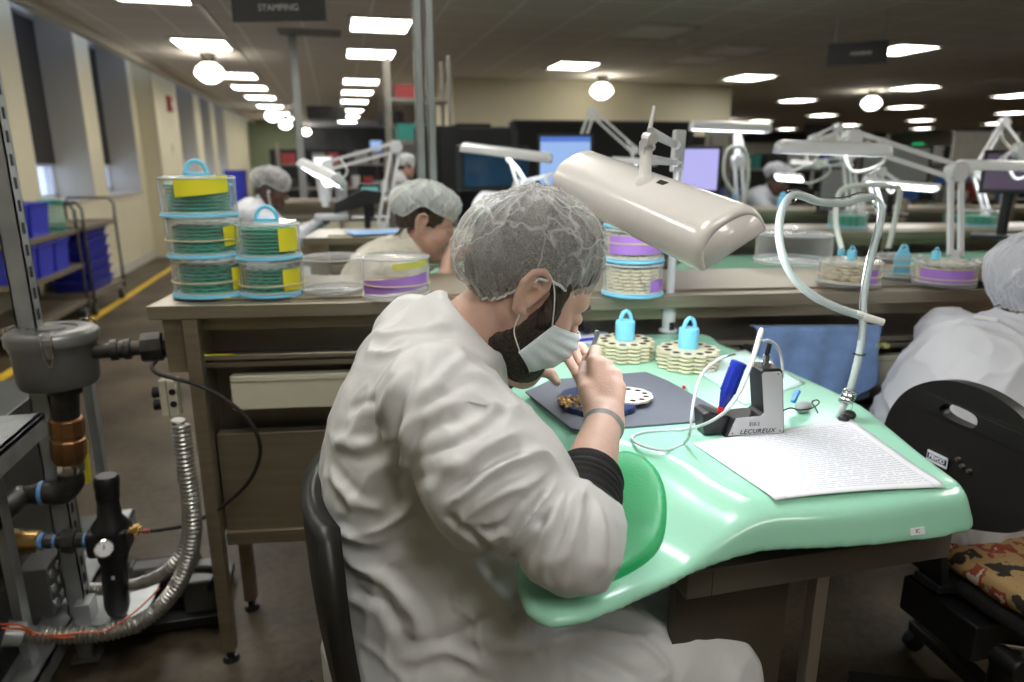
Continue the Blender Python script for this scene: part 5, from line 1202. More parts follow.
# the man's chair
CHB = mat('black_chair_plastic', (.016,.015,.014), .42, var=.15)
CHF = mat('black_chair_fabric', (.022,.021,.021), .9, var=.3, scale=90, bump=.3, bscale=300)
ch = thing('task_chair', 'black task chair the masked worker is sitting on', 'chair', (.12,1.04,0))
b = MB()
def cb_f(s, t):  # rounded back shell, t bottom to top, s across
    a = 2*s-1; z = .46+.455*t; k = 1-.30*(abs(2*t-1))**4; y = 1.03+.20*a*k
    x0 = yy(309, 470, 1.0).x+(yy(352, 655, 1.0).x-yy(309, 470, 1.0).x)*(.97-z)/.36
    return (x0-.008+.030*a*a-.012*sin(pi*t), y, z)
b.grid(lambda s,t: Vector(cb_f(s,t)), 28, 30); b.build('backrest', CHB, ch, solid=.030, smooth=180)
b = MB(); b.box((.17,1.03,.435), (.46,.46,.07)); b.build('seat', CHF, ch, bevel=.03, seg=4)
b = MB(); b.bar((-.085,.90,.66),(-.06,.90,.38),.03,.018,(1,0,0)).bar((-.06,.90,.39),(.12,.99,.37),.05,.018); b.build('back_bracket', BLACKP, ch, bevel=.003)
b = MB(); b.cyl((.17,1.03,.10),(.17,1.03,.40),.027); b.build('gas_column', BLACKP, ch)
for k in range(5):
    a = 2*pi*k/5+.3; e_ = Vector((.17+.30*cos(a),1.03+.30*sin(a),.075)); lg = MB().bar((.17,1.03,.115), e_, .05,.03).build('base_leg', BLACKP, ch, bevel=.006)
    MB().cyl(e_+Vector((0,-.012,-.048)), e_+Vector((0,.012,-.048)), .027, n=18).cyl(e_+Vector((0,0,-.05)), e_, .008, n=10).build('caster', BLACKP, lg)
# ================================================================== compressed air gear at the left edge
YM = 1.95
def m_(px, py, y=YM): return yy(px, py, y)
DGREY = mat('dark_grey_enamel', (.085,.088,.085), .38, .3, var=.15, scale=10); CANM = mat('grey_cast_enamel', (.17,.17,.165), .35, .5, var=.12, scale=14)
sk = thing('machine_skid', 'galvanised steel skid with grey boxes at the left edge below the filter canister', 'machine', (-1.0, 1.9, 0))
XR = -.80
b = MB(); b.bb(-1.7,-.86,1.35,1.745,.835,.85).bb(-.86,-.845,1.35,1.78,.80,.85); b.build('deck_plate', GALV, sk, bevel=.002)
b = MB(); b.bb(-.835,-.70,1.45,1.77,.815,.828).bb(-.715,-.70,1.45,1.77,.775,.828); b.build('deck_bracket', GALV, sk, bevel=.002)
for x, y in [(-.845,1.80),(-.845,2.5),(-1.6,2.5)]: MB().bb(x-.02,x+.02,y-.003,y,.15,.84).bb(x+.017,x+.02,y-.04,y,.15,.84).build('angle_post', GALV, sk)
b = MB(); b.bb(-1.7,-.865,1.40,2.6,.13,.15); b.build('base_plate', DGREY, sk)
b = MB(); b.bb(-.865,-.80,1.2,2.62,.135,.15).bb(-.806,-.80,1.2,2.62,.09,.15).bb(-.865,-.859,1.2,2.62,.135,.172); b.build('base_rail', GALV, sk, bevel=.001)
b = MB(); b.bb(-1.7,-.89,1.62,1.9,.15,.34).bb(-1.7,-.9,1.95,2.4,.15,.74); b.build('grey_box', DGREY, sk, bevel=.004)
b = MB(); b.bb(-.885,-.815,1.90,2.02,.20,.345); b.build('junction_box', CANM, sk, bevel=.003)
for i in range(2):
    for j in range(3): MB().cyl((-.815,1.925+.045*i,.225+.045*j),(-.811,1.925+.045*i,.225+.045*j),.013,n=16).build('knockout', GALV, sk)
b = MB(); b.bb(-.80,-.60,1.86,2.10,.135,.142).bb(-.78,-.74,1.93,1.99,.142,.20); b.build('floor_bracket', GALV, sk, bevel=.001)
for x,y in [(-.845,1.30),(-.845,2.5),(-1.6,1.4),(-1.6,2.5)]: MB().bb(x-.03,x+.03,y-.03,y+.03,0,.13).build('foot', DGREY, sk)
# filter canister on its riser
cc_ = m_(52, 333); cr = .1
cn = thing('filter_canister', 'round grey filter canister with clipped lid at the left edge', 'filter', (cc_.x, cc_.y, .84))
zt = cc_.z+.012; zb_ = m_(52,391).z+.014
MB().lathe([(0,zb_),(.06,zb_),(.088,zb_+.006),(.093,zb_+.02),(.097,zt-.035),(0,zt-.035)], (cc_.x,cc_.y,0), n=56).build('bowl', CANM, cn)
MB().lathe([(0,zt-.034),(.105,zt-.034),(.106,zt-.012),(.102,zt-.006),(.092,zt),(.060,zt+.001),(.056,zt-.003),(.034,zt-.003),(.031,zt+.003),(0,zt+.003)], (cc_.x,cc_.y,0), n=56).build('lid', CANM, cn)
for a in (-1.35, 2.95, .95):
    d_ = Vector((cos(a), sin(a), 0)); t_ = Vector((-sin(a), cos(a), 0)); p = Vector((cc_.x,cc_.y,zt))+d_*.107
    b = MB(); b.bar(p+Vector((0,0,-.055))-d_*.006, p+Vector((0,0,-.020)), .026, .008, d_)
    b.tube([p-d_*.02+t_*.011+Vector((0,0,.006)), p+d_*.004+t_*.011, p+d_*.006+t_*.009+Vector((0,0,-.05)), p+d_*.006+Vector((0,0,-.075)), p+d_*.006-t_*.009+Vector((0,0,-.05)), p+d_*.004-t_*.011, p-d_*.02-t_*.011+Vector((0,0,.006))], .0019, n=6, k=4)
    b.build('clip', CHROME, cn)
pt = thing('outlet_fitting', 'dark threaded pipe union joining the canister to the bench end', 'pipe fitting', m_(100,350))
fy = Vector((cc_.x+.095, cc_.y-.01, m_(104,350).z)); ey = on_bench(.03, .10, fy.z); dx = (ey-fy).normalized(); Lx = (ey-fy).length
b = MB(); b.lathe([(.020,-.02),(.020,Lx*.18),(.028,Lx*.19),(.028,Lx*.27),(.024,Lx*.28),(.024,Lx*.34),(.028,Lx*.35),(.028,Lx*.42),(.019,Lx*.43),(.019,Lx*.55)], fy, dx, n=20); b.build('nipple', PIPE, pt)
b = MB(); b.lathe([(.040,Lx*.55),(.040,Lx*.80),(.031,Lx*.82),(.031,Lx*.90)], fy, dx, n=8); b.build('hex_union', PIPE, pt, bevel=.002)
b = MB(); b.lathe([(.024,Lx*.90),(.024,Lx*.96)], fy, dx, n=20); b.build('thread_tape', TEFLON, pt); b = MB(); b.lathe([(.021,Lx*.96),(.021,Lx*.995)], fy, dx, n=20); b.build('stub', GALV, pt)
rp = thing('riser_pipe', 'bronze and black riser pipe under the filter canister, bending left', 'pipe', m_(68,440))
top_ = Vector((cc_.x+.008, cc_.y, zb_+.004)); b0 = m_(70,468); ax_ = (b0-top_).normalized()
h_ = lambda py: (m_(68,py)-top_).length
b = MB(); b.cyl(top_, top_+ax_*h_(418), .034, .031).cyl(top_+ax_*.01, top_+ax_*.024, .042,.040); b.build('nipple', PIPE, rp)
b = MB(); b.lathe([(.036,h_(417)),(.041,h_(419)),(.041,h_(434)),(.038,h_(435)),(.038,h_(438)),(.042,h_(439)),(.042,h_(455)),(.035,h_(462))], top_, ax_, n=10); b.build('bronze_coupling', BRONZE, rp, bevel=.0015)
b = MB(); b.lathe([(.033,h_(462)),(.035,h_(466)),(.035,h_(471)),(.030,h_(473))], top_, ax_, n=24); b.build('tape_collar', CHROME, rp)
el = [m_(70,472), m_(71,482), m_(62,492), m_(48,493), m_(34,494)]; b = MB(); b.tube(el, [.030,.033,.033,.031,.028], n=18, k=6); b.build('elbow', PIPE, rp)
b = MB(); b.tube([m_(36,494), m_(20,497), m_(4,512,1.85), m_(-20,530,1.75)], [.024,.027,.030,.030], n=18, k=6); b.build('lower_elbow', PIPE, rp)
b = MB(); b.lathe([(.032,-.005),(.032,.004)], m_(43,493), (1,0,0), n=20); b.build('thread_tape', TEFLON, rp)
b = MB(); b.lathe([(.030,-.004),(.030,.004)], m_(19,497), (1,0,-.1), n=20); b.build('clamp_ring', CHROME, rp)
tg = thing('hanging_tag', 'yellow tag hanging behind the bronze coupling', 'tag', m_(84,470,2.0)); b = MB(); b.add([m_(80,440,2.0),m_(88,440,2.0),m_(91,482,2.0),m_(84,484,2.0)],[(0,1,2,3)]); b.build('card', YELLOW, tg, solid=.0015, smooth=0)
b = MB(); b.tube([m_(83,442,2.0), m_(80,430,1.99), m_(76,420,1.98)], .0012, n=6); b.build('string', RUBBERB, tg)
# regulator line
rg_ = thing('air_regulator', 'black air regulator with a dial gauge beside the bench leg', 'air regulator', m_(115,600))
ra = m_(107,486); rb_ = m_(118,612); rx = (rb_-ra).normalized(); rl = lambda py: (py-486)/(612-486)*(rb_-ra).length
b = MB(); b.lathe([(0,rl(476)),(.026,rl(476)),(.032,rl(479)),(.032,rl(486)),(.030,rl(487)),(.030,rl(497)),(.027,rl(498)),(.031,rl(515)),(.046,rl(522)),(.048,rl(527)),(0,rl(527))], ra, rx, n=24); b.build('adjusting_knob', BLACKP, rg_)
mid = m_(110,539); b = MB(); b.box(mid, (.105,.08,.075)); b.build('body', BLACKP, rg_, bevel=.012, seg=3)
b = MB(); b.lathe([(0,rl(548)),(.040,rl(548)),(.038,rl(556)),(.034,rl(560)),(.033,rl(604)),(.026,rl(612)),(0,rl(614))], ra, rx, n=24); b.build('bowl', BLACKP, rg_)
b = MB(); gq = m_(104,549,YM-.055); vd = (Vector(CAMP)-gq).normalized(); b.lathe([(0,-.012),(.024,-.012),(.0245,.004),(.022,.005),(.021,.002),(0,.002)], gq, vd, n=32); gg = b.build('gauge', CHROME, rg_)
b = MB(); b.cyl(gq+vd*.0021, gq+vd*.003, .0208, n=32); b.build('dial', PAPER, gg); b = MB(); uu = Vector((0,0,1)).cross(vd).normalized(); b.bar(gq+vd*.0036-Vector((.002,0,.008)), gq+vd*.0036+Vector((.002,0,.013)), .0022, .0006, vd)
for k in range(9):
    a = radians(-130+k*32); r0 = (uu*sin(a)+vd.cross(uu)*cos(a)); b.bar(gq+vd*.0034+r0*.0155, gq+vd*.0034+r0*.019, .0012, .0005, vd)
b.build('dial_marks', BLACKP, gg)
b = MB(); b.cyl(m_(107,540,YM-.03), gq-vd*.012, .014, .016); b.build('gauge_stem', CREAM, rg_); b = MB(); b.box(m_(106,533,YM-.042), (.024,.003,.008)); b.build('rating_label', PAPER, rg_); MB().box(m_(113,578,YM-.036), (.008,.003,.010)).build('drain_mark', PAPER, rg_)
lf = thing('brass_valve', 'brass valve and union with blue tape feeding the black regulator', 'valve', m_(30,545))
v0, v1 = m_(-20,543), m_(93,540); dv = (v1-v0).normalized(); q_ = lambda px: (px+20)/113*(v1-v0).length
b = MB(); b.lathe([(.026,0),(.032,q_(-5)),(.034,q_(15)),(.030,q_(25)),(.030,q_(38)),(.024,q_(39))], v0, dv, n=18); b.build('valve_body', BRASS, lf)
for pr_ in ([(.024,q_(39)),(.024,q_(43))], [(.017,q_(47)),(.019,q_(55))], [(.020,q_(84)),(.020,q_(90))]): MB().lathe(pr_, v0, dv, n=20).build('thread_tape', TEFLON, lf)
b = MB(); b.lathe([(.019,q_(43)),(.021,q_(50)),(.017,q_(56)),(.022,q_(57)),(.022,q_(62)),(.034,q_(63)),(.034,q_(75)),(.021,q_(76)),(.021,q_(84))], v0, dv, n=8); b.build('union', PIPE, lf, bevel=.0015)
b = MB(); b.bar(m_(-20,528)+Vector((0,0,.012)), m_(7,530)+Vector((0,0,.012)), .022,.006); b.build('yellow_handle', YELLOW, lf, bevel=.002); b = MB(); b.tube([m_(6,532), m_(15,529), m_(28,531)], .0018, n=6, k=4); b.build('pin_chain', CHROME, lf)
ob = m_(129,531); b = MB(); b.lathe([(.010,0),(.010,.012),(.017,.013),(.017,.026),(.010,.027),(.010,.034)], ob, (1,0,.03), n=6); b.build('outlet_fitting', BRASS, rg_, bevel=.001)
hz_ = thing('black_air_hose', 'thin black air hose curving from the regulator up to the bench end', 'hose', m_(145,531))
hpts = [m_(141,531.5), m_(160,530,1.95), m_(190,524,1.9), m_(220,508,1.85), m_(246,485,1.82), m_(259,460,1.80), m_(258,437,1.79), m_(243,414,1.79), m_(220,396,1.79), m_(195,384,1.80), m_(172,378,1.80), m_(157,373,1.82), m_(152,367,1.86), m_(156,361,1.92)]
b = MB(); b.tube(hpts, .0052, n=12, k=8); b.build('hose', BLACKR, hz_); b = MB(); b.cyl(m_(143,531.5), m_(150,531), .0062, n=12); b.build('red_ferrule', mat('ferrule_red', (.35,.03,.02), .4), hz_)
# ribbed flexible conduits
def conduit(pts, r, label, wire=None):
    t = thing('flexible_conduit', label, 'conduit', pts[0]); P_ = smooth_pts(pts, 14); L_ = [0]
    for i in range(1, len(P_)): L_.append(L_[-1]+(P_[i]-P_[i-1]).length)
    tot = L_[-1]; n = int(tot/.0022); Q = []; j = 0
    for k in range(n+1):
        s = tot*k/n
        while j < len(L_)-2 and L_[j+1] < s: j += 1
        Q.append(P_[j].lerp(P_[j+1], (s-L_[j])/max(1e-9, L_[j+1]-L_[j])))
    rr = [r*(1+.11*sin(2*pi*(tot*k/n)/.0115)) for k in range(n+1)]
    b = MB(); b.tube(Q, rr, n=14); b.build('ribbed_sleeve', mat('conduit_steel', (.42,.41,.39), .35, .85, var=.1), t)
    b = MB(); b.cyl(pts[-1], pts[-1]+(pts[-1]-Vector(pts[-2])).normalized()*.04, r*1.35, r*1.5, n=12); b.build('end_connector', GALV, t)
    if wire:
        for w in wire: b = MB(); b.tube(w, .0022, n=6, k=8); b.build('orange_wire', mat('orange_wire', (.75,.13,.03), .45), t)
    return t
YC = 1.88
conduit([m_(178,420,1.87), m_(180,445,YC), m_(185,480,YC), m_(189,515,YC), m_(184,548,YC), m_(165,572,YC), m_(138,584,1.95), m_(105,589,2.0), m_(68,588,2.05)], .0165, 'ribbed steel conduit running from the control box to the far side of the skid')
w1 = [m_(0,624,1.70), m_(20,625,1.72), m_(36,633,1.74), m_(60,635,1.745), m_(85,632,1.75), m_(108,630,1.76), m_(135,612,1.79), m_(160,588,1.80)]
conduit([m_(181,425,1.85), m_(185,460,1.84), m_(191,500,1.83), m_(193,535,1.82), m_(184,572,1.82), m_(165,602,1.82), m_(140,622,1.80), m_(110,632,1.78), m_(80,635,1.77), m_(48,635,1.76), m_(24,634,1.75)], .0215, 'thicker ribbed steel conduit with orange wires lying over the skid rail', [w1, [m_(2,628,1.70), m_(25,630,1.72), m_(38,637,1.74), m_(75,637,1.745)]])
# black lump of equipment on the floor
pm = thing('floor_pump', 'low black pump unit on the floor behind the ribbed conduits', 'pump', (-.62, 2.15, 0))
b = MB(); b.bb(-.80,-.42,2.02,2.32,.02,.05); b.build('base', BLACKP, pm, bevel=.004)
b = MB(); b.cyl((-.74,2.16,.12),(-.50,2.16,.12),.065); b.lathe([(.068,0),(.072,.01),(.068,.02)], (-.70,2.16,.12), (1,0,0)); b.build('motor', BLACKP, pm)
b = MB(); b.box((-.48,2.12,.10),(.10,.14,.11)); b.build('pump_head', DGREY, pm, bevel=.01); b = MB(); b.tube([(-.45,2.06,.12),(-.42,2.02,.20),(-.5,2.02,.22),(-.62,2.05,.20)], .012, n=10, k=6); b.build('hose', BLACKR, pm)
for x in (-.78,-.44):
    for y in (2.05,2.29): MB().cyl((x,y,0),(x,y,.022),.018).build('foot', BLACKR, pm)

# ================================================================== carts with blue bins by the windows
def bin_(loc, s, label, group, m=BLUEBIN, name='storage_bin'):
    t = thing(name, label, 'bin', loc, group); x, y, z = loc; w, l, h = s; tp = .90
    def ringp(k, o): return [(x+sx*(w/2-o)*k, y+sy*(l/2-o)*k) for sx, sy in ((-1,-1),(1,-1),(1,1),(-1,1))]
    b = MB(); lv = [(ringp(tp,0),z),(ringp(1,0),z+h),(ringp(1,.006),z+h),(ringp(tp,.006),z+.006)]
    vs = [(px,py,zz_) for r, zz_ in lv for px, py in r]; fs = [(0,3,2,1)]
    for k in range(3): fs += [(k*4+i, k*4+(i+1)%4, k*4+4+(i+1)%4, k*4+4+i) for i in range(4)]
    fs.append((12,13,14,15)); b.add(vs, fs); b.build('body', m, t, smooth=0)
    b = MB(); hh = h-.012
    for sx in (-1,1): b.bb(x+sx*(w/2-.004), x+sx*(w/2+.012), y-l/2-.012, y+l/2+.012, z+hh, z+h+.004)
    for sy in (-1,1): b.bb(x-w/2, x+w/2, y+sy*(l/2-.004), y+sy*(l/2+.012), z+hh, z+h+.004)
    b.build('rim', m, t, bevel=.003); return t
def cart(x0, x1, y0, y1, label, shelves=(.20,.52,.83), top=1.06):
    t = thing('utility_cart', label, 'cart', ((x0+x1)/2,(y0+y1)/2,0)); PM = mat('dark_cart_tube', (.06,.06,.06), .4, .5, var=.1)
    for z in shelves:
        b = MB(); b.bb(x0+.02,x1-.02,y0+.01,y1-.01,z-.012,z).bb(x1-.03,x1-.012,y0,y1,z-.03,z+.012).bb(x0+.012,x0+.03,y0,y1,z-.03,z+.012).bb(x0,x1,y0,y0+.015,z-.03,z+.012).bb(x0,x1,y1-.015,y1,z-.03,z+.012); b.build('shelf', STEELP, t, bevel=.002)
    for y in (y0+.01, y1-.01):
        b = MB(); b.tube([(x0+.015,y,.12),(x0+.015,y,top-.06),(x0+.05,y,top),(x1-.05,y,top),(x1-.015,y,top-.06),(x1-.015,y,.12)], .0125, n=10); b.build('hoop', PM, t)
        b = MB(); b.cyl((x1-.015,y,top-.16),(x1-.015,y,top-.05),.0155, n=10); b.build('grip_sleeve', CHROME, t)
    for x in (x0+.04,x1-.04):
        for y in (y0+.05,y1-.05):
            c = MB(); c.cyl((x-.016,y,.055),(x+.016,y,.055),.055,n=20); w_ = c.build('caster', BLACKR, t); c = MB(); c.bar((x,y,.05),(x,y-.015,.13),.05,.02); c.build('fork', GALV, w_)
cart(-2.72,-2.24,5.75,6.98,'steel cart with blue bins by the windows, nearer one'); cart(-2.72,-2.24,7.15,8.14,'steel cart beside the blue crate stack, farther one', shelves=(.20,.83))
bin_((-2.46,6.62,.522),(.38,.30,.26),'left blue bin on the middle shelf of the nearer cart','blue bins on the nearer cart'); bin_((-2.46,6.95-.04-.05,.522) if False else (-2.46,6.28,.522),(.38,.30,.26),'blue bin hidden partly by the post on the nearer cart','blue bins on the nearer cart')
bin_((-2.46,5.95,.522),(.38,.28,.26),'blue bin on the near end of the nearer cart shelf','blue bins on the nearer cart')
bin_((-2.5,6.42,.832),(.36,.36,.26),'big blue bin standing on top of the nearer cart','blue bins on the nearer cart'); bin_((-2.5,6.0,.832),(.36,.36,.26),'blue bin on the cart top behind the steel post','blue bins on the nearer cart')
for k in range(6): bin_((-2.48,7.65,.205+k*.10),(.36,.62,.088),'flat blue crate in the stack on the farther cart' , 'stacked flat blue crates', mat('deep_blue_crate', (.022,.028,.36), .45, var=.08), 'crate')
for k in range(9): dup(g0, (-2.40,6.88,.834+.032*k), 'green tray in the stack on top of the nearer cart', scale=1.15, group='green trays on the cart')
for k,(z,h) in enumerate([(0,.44),(.44,.44),(.88,.42)]): bin_((-1.30,10.35,z+.005*k),(.24,.4,h),'tall blue tote in the stack beside the far left worker', 'tall blue totes', BLUEBIN, 'tote')
# ================================================================== the other workers
def worker(name, label, head, hpitch, hyaw, yaw, skin, gownm, capm, cap=(.118,.098,.088), seat=.58, hands=None, gown_wr=.006, h=.0055, near=1., hair=HAIR, mask=False, cap_dz=.052, cap_dx=.0, legs=True, seed=5, elbows=None, lean=.16, rim=-.045):
    """a seated worker; head = centre between the ears; yaw = which way the body faces."""
    H = Head(head, hpitch, hyaw); hc = np.array(head, float); f = np.array([cos(yaw), sin(yaw), 0]); l = np.array([-sin(yaw), cos(yaw), 0]); u = np.array([0,0,1.])
    nk = hc-f*.085-u*.095; ch = nk-f*lean*.45-u*.17; pv = np.array([*(nk-f*lean)[:2], seat+.04])
    S = [nk+l*s*.175-u*.055-f*.02 for s in (-1,1)]
    hd_ = [np.array(tuple(x)) for x in hands] if hands else [hc+f*.25-l*.10-u*.22, hc+f*.25+l*.10-u*.22]
    E = []
    for i, s in enumerate((-1,1)):
        if elbows and elbows[i] is not None: E.append(np.array(tuple(elbows[i]))); continue
        m = (S[i]+hd_[i])/2; D = np.linalg.norm(hd_[i]-S[i]); k = sqrt(max(.01, .285**2-(min(D,.55)/2)**2)); E.append(m+(l*s*.45-u*.9)*k/1.0)
    W = [hd_[i]-(hd_[i]-E[i])/np.linalg.norm(hd_[i]-E[i])*.06 for i in (0,1)]
    hs_ = []
    for i, s in enumerate((-1,1)):
        d = (hd_[i]-E[i])/np.linalg.norm(hd_[i]-E[i]); sd = l*s; sd = sd-d*(sd@d); sd /= np.linalg.norm(sd); up = np.cross(d, sd); up = up if up[2] > 0 else -up
        K = [W[i]+d*.085-sd*(.030-.020*k)+up*.004 for k in range(4)]
        FG = [[K[k]+d*.034-up*.010, K[k]+d*.050-up*.028, K[k]+d*.054-up*.044] for k in range(4)]
        TH = [W[i]+d*.03-sd*.022, W[i]+d*.055-sd*.042-up*.008, W[i]+d*.085-sd*.046-up*.020, W[i]+d*.105-sd*.038-up*.030]
        hs_.append(bb_mask(hand_sdf(W[i], K, FG, TH), *box_of(K+sum(FG,[])+TH+[W[i]], .03)))
    hb = bb_mask(H.sdf, hc-.15, hc+.16)
    def bs(p):
        d = s_cap(p, nk-u*.02, hc-f*.02-u*.06, .056, .052); d = smin(d, s_cap(p, S[0]*.8+S[1]*.2-u*.02, S[1]*.8+S[0]*.2-u*.02, .048), .04); d = smin(d, s_cap(p, nk-u*.03, ch, .055, .08), .04); d = smin(d, hb(p), .02)
        for i in (0,1):
            d = smin(d, smin(s_cap(p, S[i], E[i], .046,.038), s_cap(p, E[i], W[i], .038,.026), .015), .03); d = smin(d, hs_[i](p), .012)
        return d
    al = [nk, hc, ch]+S+E+W+hd_; lo, hi = box_of(al, .20)
    P, F = nets(bs, lo, hi, h*.62 if near < 2 else h*.8); o = np_obj(name, relax(P, F, 1, .3), F, skin); tag(o, label, 'person')
    T_ = np.array(Matrix.Rotation(yaw,3,'Z'))
    def cs(p):
        d = s_ell(p, ch, (.145,.195,.20), T_); d = smin(d, s_ell(p, (pv+ch)/2, (.145,.19,.22), T_), .06); d = smin(d, s_ell(p, pv, (.18,.215,.15), T_), .06)
        d = smin(d, s_cap(p, S[0]+f*.01, S[1]+f*.01, .072), .05); d = smin(d, s_cap(p, nk-u*.04-f*.02, ch, .085, .14), .05)
        ax = (hc-f*.02-u*.06)-nk; ax /= np.linalg.norm(ax); col = smax(s_cap(p, nk-u*.03, nk+ax*.08, .078,.075), (p-nk)@ax-.050, .005); d = smin(d, col, .02); d = smax(d, -s_cap(p, nk+ax*.02, nk+ax*.2, .062), .003)
        if legs:
            for s in (-1,1): d = smin(d, s_cap(p, pv+l*s*.10, pv+l*s*.12+f*.44-u*.01, .115,.085), .05)
        for i in (0,1):
            a = smin(s_cap(p, S[i], S[i]+(E[i]-S[i])*.7, .076,.068), s_cap(p, E[i], E[i]+(W[i]-E[i])*.1, .060), .02); a = smin(a, s_cap(p, E[i], E[i]+(W[i]-E[i])*.86, .060,.042), .02)
            d = smin(d, smax(a, -s_cap(p, E[i]+(W[i]-E[i])*.7, hd_[i], .034), .003), .015)
        return d
    lo, hi = box_of(al+[pv-u*.16, pv+f*.5+l*.2, pv+f*.5-l*.2, pv-f*.2-l*.22, pv-f*.2+l*.22], .10)
    P, F = nets(cs, lo, hi, h); P = relax(P, F, 2); N = vnormals(P, F); P = P+N*crumple(P, gown_wr, .9)[:,None]
    g = np_obj('gown', relax(P, F, 1, .4), F, gownm, o)
    def hs(p):
        q = H.L(p); qa = np.stack([q[:,0], np.abs(q[:,1]), q[:,2]], 1); d = smin(s_ell(q, (-.008,0,.045), (.102,.080,.091)), s_ell(q, (-.045,0,-.005), (.055,.064,.055)), .03)
        return smin(smax(smax(d, (-.014+.45*q[:,0])-q[:,2], .006), q[:,0]-.052, .010), s_ell(qa, (.024,.0640,.006), (.008,.0095,.018)), .006)
    P, F = nets(hs, hc-.15, hc+.17, h*.8); np_obj('hair', relax(P, F, 1), F, hair, o)
    for s in (-1,1):
        e = MB(); e.ell(H.W(.0775, s*.032, .0015), .0125); eo = e.build('eye', MATS['eye_white'], o); e = MB(); e.ell(H.W(.0880, s*.0325, -.0015), (.0028,.0056,.0056), H.R, 12, 8); e.build('iris', MATS['iris_brown'], eo)
        e = MB(); e.tube([H.W(.093, s*.016, .022), H.W(.090, s*.032, .028), H.W(.078, s*.047, .024)], [.0030,.0038,.0022], n=6, k=4); e.build('eyebrow', hair, o)
    cap_obj('hair_net', H, Vector(head)+Vector(tuple(f*(.004+cap_dx)))+Vector((0,0,cap_dz)), cap, rim, o, capm, seed=seed, pleat=.003, wr=.008, rim_in=.9, tilt=-.10)
    if legs:
        def ls(p):
            d = None
            for s in (-1,1):
                k_ = pv+l*s*.12+f*.42-u*.02; e = s_chain(p, [k_, np.array([*(k_+f*.03)[:2], .34]), np.array([*(k_+f*.01)[:2], .10])], [.066,.058,.05], .02); ft = np.array([*(k_+f*.08)[:2], .05]); e = smin(e, s_cap(p, np.array([*(k_)[:2], .05]), np.array([*(k_+f*.17)[:2], .045]), .045,.04), .02); d = e if d is None else np.minimum(d, e)
            return d
        c0 = pv+f*.45; P, F = nets(ls, (c0[0]-.35,c0[1]-.35,-.01), (c0[0]+.35,c0[1]+.35,seat+.1), .014); np_obj('trousers', relax(P, F, 2), F, MATS['navy_cotton'], o)
    return o, H, W
hB = dd(425, 222, 2.36)
oB, HB, WB = worker('person', 'person in pale gown and opaque white cap bent over work behind the bench', hB, radians(20), radians(-2), radians(2), SKIN, mat('cream_gown_fabric', (.62,.59,.50), .5, var=.04, bump=.2, bscale=26), CAPW, cap=(.124,.100,.082), hands=[dd(447,262,2.30), dd(452,264,2.5)], h=.006, seat=.60, seed=11, cap_dz=.054, rim=-.03)
hA = dd(271, 190, 4.45)
oA, HA, WA = worker('person', 'person in white gown and hair net with white earphones at the far left bench', hA, radians(14), radians(-8), radians(-2), SKIND, GOWN2, CAPM, cap=(.125,.104,.092), hands=[dd(330,218,4.55), dd(322,222,4.85)], h=.008, near=3, seat=.60, seed=7, cap_dz=.055)
b = MB(); b.tube([HA.W(.0,-.079,-.012), HA.W(.012,-.080,-.045), HA.W(.03,-.078,-.095), HA.W(.04,-.06,-.14)], .004, n=6, k=5); b.ell(HA.W(.004,-.078,-.006), .010); b.build('earphone', WHITEP, oA)['label'] = 'white earphone with wire'
hC = dd(407, 167, 8.0)
worker('person', 'distant worker in white hair net and gown seen between pole and shelf', hC, radians(12), radians(0), radians(-5), SKIN, GOWN2, CAPW, cap=(.125,.104,.10), h=.011, near=3, seat=.62, seed=9)
hD = dd(777, 180, 5.9)
worker('person', 'worker in grey gown and grey cap behind the far counter at right', hD, radians(22), radians(-55), radians(-50), SKIND, mat('grey_gown_fabric', (.33,.34,.37), .6, var=.05), cap_mat('grey_bouffant', .7, 1., (.45,.46,.52)), cap=(.125,.105,.085), h=.010, near=3, seat=.62, seed=13, cap_dz=.062)
hR = dd(1050, 292, 1.72)
oR, HR, WR = worker('person', 'worker in lilac white gown at the right edge, turned away on a black chair', hR, radians(28), radians(0), radians(0), SKIN, GOWN2, cap_mat('lilac_bouffant', .8, 1., (.62,.63,.70)), cap=(.150,.125,.115), cap_dx=-.022, cap_dz=.035, rim=-.075, h=.0055, seat=.54, seed=4, lean=.24, gown_wr=.010, hands=[(hR.x+.22,hR.y-.12,.97),(hR.x+.24,hR.y+.14,.97)])
# tag at the back of the right worker's neckline
gw_ = [c for c in oR.children if c.name.startswith('gown')][0]; gv = [tuple(Vector(v.co)+wl(oR)) for v in gw_.data.vertices]; gb = BVHTree.FromPolygons(gv, [tuple(p.vertices) for p in gw_.data.polygons])
h = gb.ray_cast(Vector(CAMP), Vector(_ray(985,320)).normalized()); h2 = gb.ray_cast(Vector(CAMP), Vector(_ray(999,322)).normalized())
if h[0] and h2[0]:
    d_ = (h2[0]-h[0]).normalized(); n_ = h[1]-d_*h[1].dot(d_); n_.normalize(); b = MB(); b.prism([(-.024,-.009),(.024,-.009),(.024,.009),(-.024,.009)], 0, .0015, Matrix((d_, n_.cross(d_), n_)).transposed().to_4x4()); b.v = [tuple(Vector(v)+h[0]+n_*.004) for v in b.v]; b.build('gown_tag', PAPER, oR)
